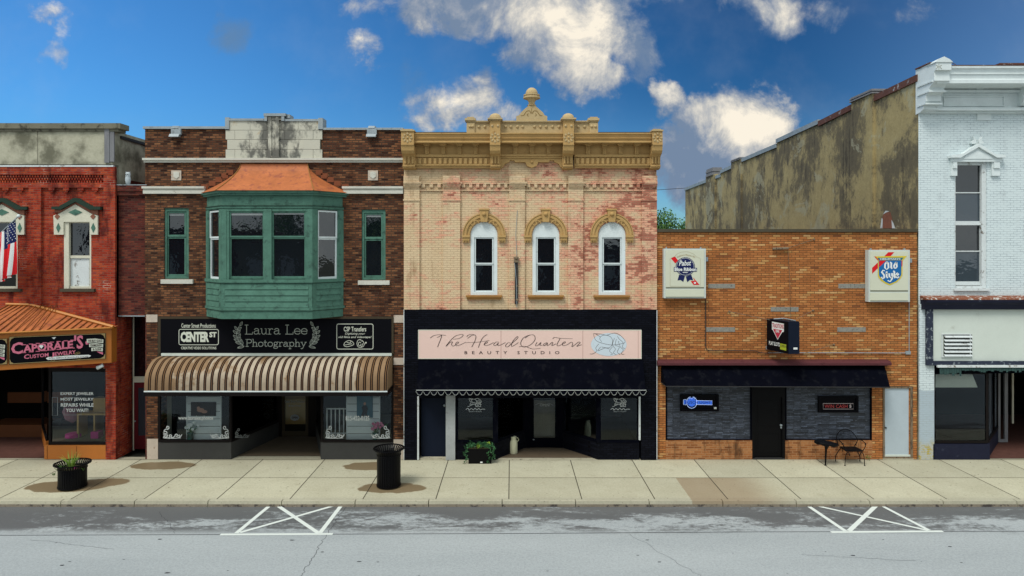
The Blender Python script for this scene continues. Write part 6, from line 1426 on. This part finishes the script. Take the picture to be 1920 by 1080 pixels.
for ya0, yb0, za0, zb0 in steps: m.face([(L5, ya0, 0), (L5, yb0, 0), (L5, yb0, zb0), (L5, ya0, za0)]); m.face([(L5, ya0, za0), (L5, yb0, zb0), (L5 + .4, yb0, zb0), (L5 + .4, ya0, za0)])
for (pa, pb2, zz_) in ((1641, 1601, 12.42), (1392, 1374, 11.92), (1343, 1326, 11.62)): ya0, yb0 = side(pa), side(pb2); m.box(L5 - .10, L5 + .5, ya0, yb0, 4, zz_)
m.face([(L5, y9, 0), (R5, y9, 0), (R5, y9, 11.2), (L5, y9, 11.2)])
m.build('party_wall', 'stained_stucco', b5)
m = MB()
for i in (0, 2): ya0, yb0, za0, zb0 = steps[i]; m.hexa([(L5 - .06, ya0, za0 - .10), (L5 + .5, ya0, za0 - .10), (L5 + .5, yb0, zb0 - .10), (L5 - .06, yb0, zb0 - .10), (L5 - .06, ya0, za0 + .12), (L5 + .5, ya0, za0 + .12), (L5 + .5, yb0, zb0 + .12), (L5 - .06, yb0, zb0 + .12)])
m.build('coping', 'rusty_flash', b5, label='rusty metal coping on the higher parts of the party wall')
m = MB()
for i in (3, 4, 5, 6): ya0, yb0, za0, zb0 = steps[i]; m.hexa([(L5 - .07, ya0, za0 - .06), (L5 + .5, ya0, za0 - .06), (L5 + .5, yb0, zb0 - .06), (L5 - .07, yb0, zb0 - .06), (L5 - .07, ya0, za0 + .14), (L5 + .5, ya0, za0 + .14), (L5 + .5, yb0, zb0 + .14), (L5 - .07, yb0, zb0 + .14)])
m.build('coping', 'metal_flash', b5)
for (pa, pb2, z0_, z1_, ww) in ((1641, 1601, 12.42, 12.60, .9), (1391, 1375, 11.92, 12.06, .8), (1340, 1328, 11.6, 12.1, .5)):
    m = MB(); ya0, yb0 = side(pa) - .05, side(pb2) + .05
    n = 4
    for k in range(n): h_ = (z1_ - z0_) / n; m.box(L5 - .16 + .03 * (k % 2), L5 + ww - .03 * (k % 2), ya0 + .05 * (k % 2), yb0 - .05 * (k % 2), z0_ + h_ * k, z0_ + h_ * (k + .93))
    m.build('chimney_cap', 'weathered_wood', b5)
hp = lambda L: [(L5 - .006, side(a), sidez(a, b)) for a, b in L]
bh = MB().face(hp([(1676, 428), (1652, 428), (1654, 412), (1657, 400), (1662, 396), (1670, 398), (1673, 410)])).build('brick_hole', 'brick_patch', b5, label='patch of bare brick where the stucco has fallen')
m = MB()
for L in ([(1651, 428), (1653.5, 409), (1655.5, 410), (1655, 428)], [(1673, 428), (1672, 412), (1675.5, 418), (1679, 428)], [(1656, 402), (1661, 395), (1668, 396), (1662, 398.5)]): m.face([(L5 - .010, side(a), sidez(a, b)) for a, b in L])
m.build('torn_edge', 'peeling_white', bh)
# cornice
YW = -.82; xw_ = lambda px, y=YW: X(px, y); zw = lambda py: Z(py, YW)
m = MB(); x0 = L5 + .10
m.prismx([(0, zw(124)), (YW - .05, zw(124)), (YW - .05, zw(128)), (YW, zw(130)), (YW + .03, zw(136)), (YW - .01, zw(138)), (YW + .03, zw(141)), (YW + .05, zw(147)), (YW + .0, zw(149)), (YW, zw(156)), (YW + .15, zw(158)), (0, zw(158))], x0, R5)
m.box(L5 + .1, R5, -.20, 0, Z(172), Z(160)); m.box(L5 + .1, R5, -.26, 0, Z(176), Z(172.1)); m.box(L5 + .1, R5, -.12, 0, Z(203), Z(176.1)); m.box(L5 + .1, R5, -.2, 0, Z(206.5), Z(203.1)); m.box(L5 + .05, R5, -.28, 0, Z(210), Z(206.6)); m.box(L5 + .1, R5, -.14, 0, Z(213.5), Z(210.1))
frame4(m, 1770, 1884, 180, 199, 1.6, -.16, -.11); m.box(X(1831), X(1857), -.045, 0, Z(226), Z(211))
m.build('cornice', 'white_paint', b5)
m = MB(); m.box(L5 + .3, R5, YW - .06, .2, zw(124), zw(122.6)); m.box(X(1872, YW), R5, YW - .07, .1, zw(122.4), zw(119)); m.build('coping', 'rusty_flash', b5, label='rust streaked flashing along the top of the front cornice')
for px0 in (1828,):
    m = MB(); m.prismx([(0, Z(161)), (-.62, Z(161, -.6)), (-.62, Z(158.5, -.6)), (0, Z(158.5))], X(px0 - 9), X(px0 + 10)); m.prismx([(-.05, Z(161)), (-.5, Z(161)), (-.42, Z(166)), (-.25, Z(168)), (-.22, Z(175)), (-.05, Z(176))], X(px0 - 6), X(px0 + 7)); m.build('cornice_bracket', 'white_paint', b5)
def bigbr(x0, x1):
    m = MB(); m.prismx([(0, Z(160)), (-.62, Z(160, -.6)), (-.64, Z(168, -.6)), (-.60, Z(172, -.6)), (-.48, Z(176, -.4)), (-.36, Z(178, -.3)), (-.38, Z(186, -.3)), (-.34, Z(194, -.3)), (-.24, Z(199, -.2)), (0, Z(201))], x0, x1)
    m.box(x0 - .05, x1 + .05, -.68, 0, Z(163, -.6), Z(160, -.6)); m.build('cornice_bracket', 'white_paint', b5)
bigbr(X(1903), X(1921))
m = MB(); xa0, xa1 = L5 - .02, L5 + .46
m.prismx([(0.12, Z(128)), (-.10, zw(118)), (-.5, zw(113)), (YW - .14, zw(118)), (YW - .14, zw(133)), (YW - .04, zw(135)), (YW - .06, zw(152)), (-.72, zw(158)), (-.60, Z(166, -.6)), (-.60, Z(172, -.6)), (-.44, Z(180, -.4)), (-.44, Z(190, -.4)), (-.30, Z(196, -.3)), (-.30, Z(205, -.3)), (-.12, Z(212)), (0.12, Z(214))], xa0, xa1)
m.prism([(xa0 - .03, zw(119)), (xa1 + .03, zw(119)), (xa1 - .06, zw(114)), ((xa0 + xa1) / 2, zw(108.5)), (xa0 + .06, zw(114))], YW - .17, YW + .3)
for zz_ in (zw(153), Z(173, -.6), Z(197, -.35)): m.box(xa0 - .03, xa1 + .03, -.8 if zz_ > 12 else -.66 if zz_ > 11.6 else -.47, 0, zz_, zz_ + .05)
cbk = m.build('corner_bracket', 'white_paint', b5)
m = MB(); P = PF(YW - .146); m.ribbon([(1755, 122), (1759, 125), (1755, 129)], .9, P); m.ribbon([(1766, 122), (1762, 125), (1766, 129)], .9, P); m.ribbon([(1760.5, 120), (1760.5, 131)], .8, P, sm=False); m.build('carved_ornament', 'lightbox_edge', cbk)
MB().box(xa0 - .035, xa1 - .1, -.7, .1, zw(116.5), zw(114.5)).build('bracket_flashing', 'rusty_flash', cbk)
MB().tube([(X(1768, -.5), -.5, Z(110, -.5)), (X(1792, -.5), -.5, Z(121, -.5))], .012, 4).build('antenna_wire', 'weathered_frame', b5)
# tall window
def whitewin(dx):
    m = MB(); y = .07
    def bx_(a, b, t_, d, y0, y1): m.box(X(a) + dx, X(b) + dx, y0, y1, Z(d), Z(t_))
    bx_(1790, 1793.5, 303, 540, .05, .3); bx_(1841.5, 1849.9, 303, 540, .02, .3); bx_(1793.6, 1841.4, 303, 309.5, .05, .3); bx_(1793.6, 1841.4, 414.5, 422, .06, .3); bx_(1793.6, 1841.4, 360, 361.8, .09, .3); bx_(1793.6, 1841.4, 470, 472, .11, .3); bx_(1793.6, 1841.4, 528, 535, .08, .3)
    fo = m.build('window', 'peeling_white', b5)
    for a, b, yy in ((309.6, 359.9, .12), (361.9, 414.4, .12), (422.1, 469.9, .14), (472.1, 527.9, .14)): MB().box(X(1793.6) + dx, X(1841.4) + dx, yy, yy + .005, Z(b), Z(a)).build('pane', 'pane_curtain' if a < 400 and a > 361 or a > 472 else 'pane', fo)
    MB().box(X(1787) + dx, X(1853) + dx, -.08, .1, Z(545), Z(540.5)).box(X(1793.6) + dx, X(1842) + dx, .0, .1, Z(540.4), Z(536)).build('sill', 'peeling_white', fo)
    m = MB(); Q = lambda L: [(X(a) + dx, Z(b)) for a, b in L]
    m.prism(Q([(1777, 297), (1777, 292), (1798, 290), (1826, 271), (1830, 271), (1858, 290), (1878, 292), (1878, 297), (1862, 297), (1828, 277), (1794, 297)]), -.20, .001)
    m.prism(Q([(1781, 304), (1781, 297.2), (1794, 297.2), (1828, 277.3), (1862, 297.2), (1874, 297.2), (1874, 304)]), -.12, .001)
    for a, b in ((1781, 1792), (1857, 1872)): m.prism(Q([(a, 330), (a, 304.1), (b, 304.1), (b, 330)]), -.08, .001); m.prism(Q([(a + 2, 316), (a + 2, 305), (b - 2, 305), (b - 2, 316)]), -.13, -.07)
    m.prism(Q([(1800, 299), (1806, 292), (1815, 289), (1828, 284), (1841, 289), (1850, 292), (1856, 299)]), -.14, -.11)
    for s_ in (-1, 1): m.prism(Q([(1828 + s_ * 2, 270), (1828 + s_ * 3, 263), (1828 + s_ * 9, 257), (1828 + s_ * 7, 264), (1828 + s_ * 12, 268), (1828 + s_ * 10, 271)][::s_]), -.14, -.03)
    m.build('window_hood', 'white_paint', b5)
whitewin(0); whitewin(3.4)
body(b5, L5 + .42, R5, 11.9, y9, 'stained_stucco', z1=3.6, sides=False)
MB().box(R5 - .3, R5, .02, y9, 0, 11.9).build('side_wall', 'white_brick', b5)
# ledge, transom panel and shopfront
m = MB(); m.prismx([(0, Z(554)), (-.34, Z(559, -.34)), (-.36, Z(562, -.34)), (0, Z(562))], L5 + .05, R5); m.build('ledge_top', 'rust_top', b5)
m = MB(); m.prismx([(0, Z(562.1)), (-.36, Z(562.2, -.34)), (-.34, Z(567, -.34)), (-.26, Z(572, -.3)), (-.20, Z(580, -.2)), (0, Z(580))], L5 + .06, R5); m.build('ledge_moulding', 'navy_panel', b5)
m = MB(); m.box(X(1733), X(1745), -.14, .001, Z(684), Z(572)); m.box(X(1745), R5, -.13, .001, Z(684), Z(676)); m.build('panel_frame', 'peeling_navy', b5)
MB().wall(X(1745), R5, Z(676), Z(580), y=-.06).build('transom_panel', 'panel_white', b5)
m = MB(); frame4(m, 1766, 1820.5, 626, 670, 1.4, -.10, -.05); 
for i in range(6): z0_ = 668 - i * 7; m.prismx([(-.068, Z(z0_ - 4.6)), (-.125, Z(z0_ - 1.6)), (-.125, Z(z0_ - .6)), (-.068, Z(z0_ - 3.6))], X(1767.5), X(1819))
lo = m.build('louvre_vent', 'peeling_white', b5); MB().box(X(1767), X(1820), -.066, -.061, Z(669), Z(627)).build('vent_opening', 'slot', lo)
m = MB(); m.box(X(1751), R5, -.22, -.14, Z(689, -.2), Z(685, -.2)); m.build('awning_roller', 'peeling_white', b5)
zf = 2.95
rr = random.Random(9); m = MB(); x = X(1755)
while x < R5:
    w_ = rr.uniform(.05, .11); hh = rr.uniform(.06, .13) if x > X(1795) else rr.uniform(.14, .26); m.face([(x, -.19 + rr.uniform(-.01, .01), Z(689) - hh), (x + w_, -.19, Z(689) - hh * rr.uniform(.8, 1.1)), (x + w_, -.185, Z(688)), (x, -.185, Z(688))]); x += w_ + .006
m.build('torn_awning', 'teal_fabric', b5)
MB().wall(X(1750), R5, Z(700), Z(684), y=.0).build('transom_bar', 'fabric_black', b5)
f5 = shopwin(b5, (X(1750), -.0), (X(1853), -.0), Z(831), Z(697), 'dark_frame', None, name='shop_window'); MB().box(X(1748), X(1854), -.05, .1, 0, Z(832)).build('bulkhead', 'navy_panel', b5)
shopwin(b5, (X(1853), 0), (X(1872, 1.9), 1.9), Z(831), Z(697), 'dark_frame', 'navy_panel')
room(b5, L5 + .3, R5 - .35, .06, 6, 2.85, 'interior_dark', 'pavers', z0=.012)
MB().face([(X(1753), .35, 2.25), (X(1835, .3), .35, 2.25), (X(1825, .3), .35, 2.68), (X(1755), .35, 2.68)]).build('valance_board', 'letter_cream', b5)
m = MB(); yd = 1.9; m.box(X(1872, yd), X(1876, yd), yd, yd + .06, .02, 2.9); m.box(X(1884, yd), X(1890, yd), yd, yd + .06, .02, 2.9); m.box(X(1876, yd), X(1884, yd), yd, yd + .06, .02, .12); fo = m.build('door_frame', 'weathered_wood', b5)
MB().box(X(1898, 2.6), X(1901, 2.6), 2.6, 2.66, .5, 2.9).build('door_frame', 'cream_paint', b5)

# ------------------------------------------------------------------ street things: slatted bin, slatted planter
def slatted(root, cx, cy, r, h, flare, n, mat='black_metal', rx=1.0, dz=0.0):
    zt2 = h - flare
    m = MB(); 
    for i in range(n):
        a = 2 * math.pi * i / n; c, s = math.cos(a), math.sin(a); w_ = 2 * math.pi * r / n * .36
        def ring(rad, zz_): return [(cx + (rad * c - w_ * s) * rx, cy + rad * s + w_ * c, zz_), (cx + (rad * c + w_ * s) * rx, cy + rad * s - w_ * c, zz_), (cx + ((rad - .012) * c + w_ * s) * rx, cy + (rad - .012) * s - w_ * c, zz_), (cx + ((rad - .012) * c - w_ * s) * rx, cy + (rad - .012) * s + w_ * c, zz_)]
        m.loft([ring(r, .05), ring(r, zt2), ring(r + .02, zt2 + flare * .45), ring(r + .06, zt2 + flare * .8), ring(r + .10, h)])
    m.build('slats', mat, root)
    def hoop(z_, rad, t_): 
        q = MB(); q.loft([[(cx + (rad + t_ * u_) * rx * math.cos(2 * math.pi * j / 36), cy + (rad + t_ * u_) * math.sin(2 * math.pi * j / 36), z_ + v_) for j in range(36)] for u_, v_ in ((0, 0), (1, 0), (1, .03), (0, .03), (0, 0))], True, False); return q
    q = hoop(.04, r - .02, .035); 
    q2 = hoop(zt2 - .03, r - .02, .035); q2f = [tuple(i + len(q.v) for i in f) for f in q2.f]; q.v += q2.v; q.f += q2f
    q.build('hoop', mat, root); hoop(h - .015, r + .08, .03).build('rim', mat, root)
    return zt2
gx, gy = G(729, 918.0); gy += .28; gx = X(729, gy)
t = thing('trash_can', 'tall black slatted metal trash can with a flared top on the sidewalk', 'trash can', (gx, gy, 0))
zt2 = slatted(t, gx, gy, .335, 1.09, .16, 34)
MB().lathe(gx, gy, [(.305, .03), (.305, zt2 - .05), (.28, zt2 - .05), (.28, .1)], 28).build('liner', 'black_metal', t)
gx, gy = G(136, 920); gy += .26; gx = X(136, gy)
t = thing('planter_pot', 'short black slatted metal planter with a flared rim near the curb', 'planter', (gx, gy, 0))
zt2 = slatted(t, gx, gy, .35, .70, .12, 38, rx=1.04)
MB().lathe(gx, gy, [(.325, .03), (.325, zt2 - .02), (.30, zt2 - .02), (.30, zt2 - .06)], 28, True).build('liner', 'black_metal', t)
MB().lathe(gx, gy, [(.31, zt2 - .08), (.30, zt2 - .03), (.1, zt2 - .02)], 20).build('soil', 'soil', t)
t = thing('potted_grass', 'spiky green grass plant with one magenta bloom growing in the short black planter', 'plant', (gx, gy, zt2 - .03))
rr = random.Random(11); m = MB()
for i in range(70):
    a = rr.uniform(0, 6.28); L = rr.uniform(.28, .62); ou = rr.uniform(.05, .36); b = Vector((gx - .03 + .06 * math.cos(a), gy + .05 * math.sin(a), zt2 - .04)); p = b
    dv = Vector((math.cos(a), math.sin(a) * .7, 0)); sd_ = Vector((-dv.y, dv.x, 0)) * .016; prev = b
    for k in range(1, 5):
        f = k / 4; nx = b + dv * ou * f ** 1.5 + Vector((0, 0, L * (f - .25 * f * f * (ou / .3)))); w0 = sd_ * (1 - (k - 1) / 4); w1 = sd_ * (1 - k / 4 + .02); m.face([prev - w0, prev + w0, nx + w1, nx - w1]); prev = nx
m.build('blades', 'grass_blade', t)
m = MB(); sprig(m, (gx - .30, gy - .12, zt2 + .0), 40, .11, .05, rr); sprig(m, (gx - .40, gy - .2, zt2 - .14), 22, .05, .04, rr); sprig(m, (gx + .36, gy - .1, zt2 - .02), 16, .06, .05, rr); sprig(m, (gx, gy - .2, zt2), 40, .16, .04, rr); m.build('small_leaves', 'leaf', t)
m = MB(); m.sphere((gx + .2, gy - .18, zt2 + .03), .035, 8, 5); m.build('bloom', 'magenta', t)
# litter on the slabs
rr = random.Random(21); q = MB()
for i in range(46):
    gx, gy = G(rr.uniform(0, 1920), rr.choice((rr.uniform(866, 936), rr.uniform(938.5, 940.5), rr.uniform(863.5, 868)))); s_ = rr.uniform(.012, .035); a = rr.uniform(0, 3.1)
    if gy < KY + .02: gz = KZ + .012; gy = KY - .05 - rr.uniform(0, .12)
    else: gz = .008
    q.face([(gx + s_ * math.cos(a), gy + s_ * math.sin(a), gz), (gx - s_ * .5 * math.sin(a), gy + s_ * .5 * math.cos(a), gz + .006), (gx - s_ * math.cos(a), gy - s_ * math.sin(a), gz), (gx + s_ * .5 * math.sin(a), gy - s_ * .5 * math.cos(a), gz + .004)])
q.build('leaf_litter', 'weathered_frame', label='scattered dry leaf bits and grit along the sidewalk, wall foot and gutter', cat='litter', kind='stuff')

# ------------------------------------------------------------------ beyond: tree, wire
def tree(x, y, h, r, label, seed, nl=2600, group=None, leafs=.30, z0=KZ):
    rr = random.Random(seed); t = thing('tree', label, 'tree', (x, y, z0), group)
    m = MB(); m.tube([(x, y, z0), (x + .1, y, h * .35), (x, y + .1, h * .7)], [.32, .22, .08], 8)
    cl = []
    for i in range(14):
        a = rr.uniform(0, 6.28); q = r * rr.uniform(.25, .85); zz_ = h * rr.uniform(.45, .93); k = 1 - ((zz_ / h - .62) / .5) ** 2; c = Vector((x + q * k * math.cos(a), y + q * k * math.sin(a), zz_)); cl.append((c, r * rr.uniform(.28, .46)))
        m.tube([(x, y, h * rr.uniform(.3, .5)), tuple(Vector((x, y, h * .5)).lerp(c, .5)), tuple(c)], [.10, .06, .02], 5)
    m.build('trunk', 'bark', t)
    m = MB()
    for i in range(nl):
        c, cr = rr.choice(cl); d_ = Vector((rr.gauss(0, 1), rr.gauss(0, 1), rr.gauss(0, .8))); d_.normalize(); p = c + d_ * cr * rr.uniform(.45, 1.1)
        a = Vector((rr.gauss(0, 1), rr.gauss(0, 1), rr.gauss(0, .7))).normalized() * leafs * rr.uniform(.5, 1.2); b = a.cross(Vector((rr.gauss(0, 1), rr.gauss(0, 1), rr.gauss(0, 1)))).normalized() * leafs * .4
        m.face([p - a * .5, p + b, p + a * .5, p - b])
    m.build('crown', 'leaf', t)
tree(12.6, 33, 9.9, 2.6, 'green leafy tree top showing beyond the low orange brick building', 4, 16000, leafs=.17)
for k_, (wx, wy) in enumerate(((1650, 858), (1626, 862))):
    g_ = G(wx, wy); m = MB(); rr = random.Random(k_); sprig(m, (g_[0], max(g_[1], -.14) - .02, .07), 46 - 20 * k_, .09, .05, rr); m.build('weed_tuft', 'leaf', label=['small green weed tuft growing by the pale grey door', 'tiny weed growing at the brick wall foot right of the chair'][k_], cat='weed')
MB().tube([(6, 45, 13.0), (14, 45.2, 12.55), (22, 45.6, 13.1), (34, 46, 14.5)], .025, 5).build('utility_wire', 'dark_metal', label='thin utility wire crossing the gap above the green tree top', cat='wire')

# ------------------------------------------------------------------ the far side of the street (seen only mirrored in the glass)
def far_building(x0, x1, h, mat, label):
    t = thing('far_side_building', label, 'building', ((x0 + x1) / 2, -26.4, 0), 'buildings across the street mirrored in the windows')
    m = MB(); m.box(x0, x1, -38, -26.4, -.1, h); m.build('wall', mat, t)
    m = MB(); x = x0 + 1
    while x < x1 - 1.2: m.box(x, x + .95, -26.42, -26.36, 4.4, 6.2); x += 2.1
    m.build('window', 'grey_post', t)
    MB().box(x0 - .05, x1 + .05, -38.1, -26.2, h, h + .3).build('cornice', 'coping', t)
for k_, (tx, ty, th, tr_) in enumerate(((-21, -43, 12.5, 4.5), (-12.5, -41, 11, 3.2), (-4, -42, 13, 4), (6, -41, 10.5, 3.4), (15, -43, 12, 4.2))): tree(tx, ty, th, tr_, 'tree behind the far side buildings, seen only mirrored in upper windows', 30 + k_, 900, 'trees mirrored in the windows', .7, -.15)
for a_ in ((-30, -19, 8.0, 'maroon_brick', 'dark brick building across the street, mirrored at the left'), (-18.9, -8.5, 7.2, 'coping', 'low dark building across the street, mirrored in the bay window'), (-8.4, 3.2, 8.6, 'brown_brick', 'brown building across the street, mirrored in the arched windows'), (3.3, 13, 6.9, 'maroon_brick', 'low brick building across the street, mirrored near the bar'), (13.1, 30, 8.4, 'brown_brick', 'brown brick building across the street, mirrored at the right')): far_building(*a_)
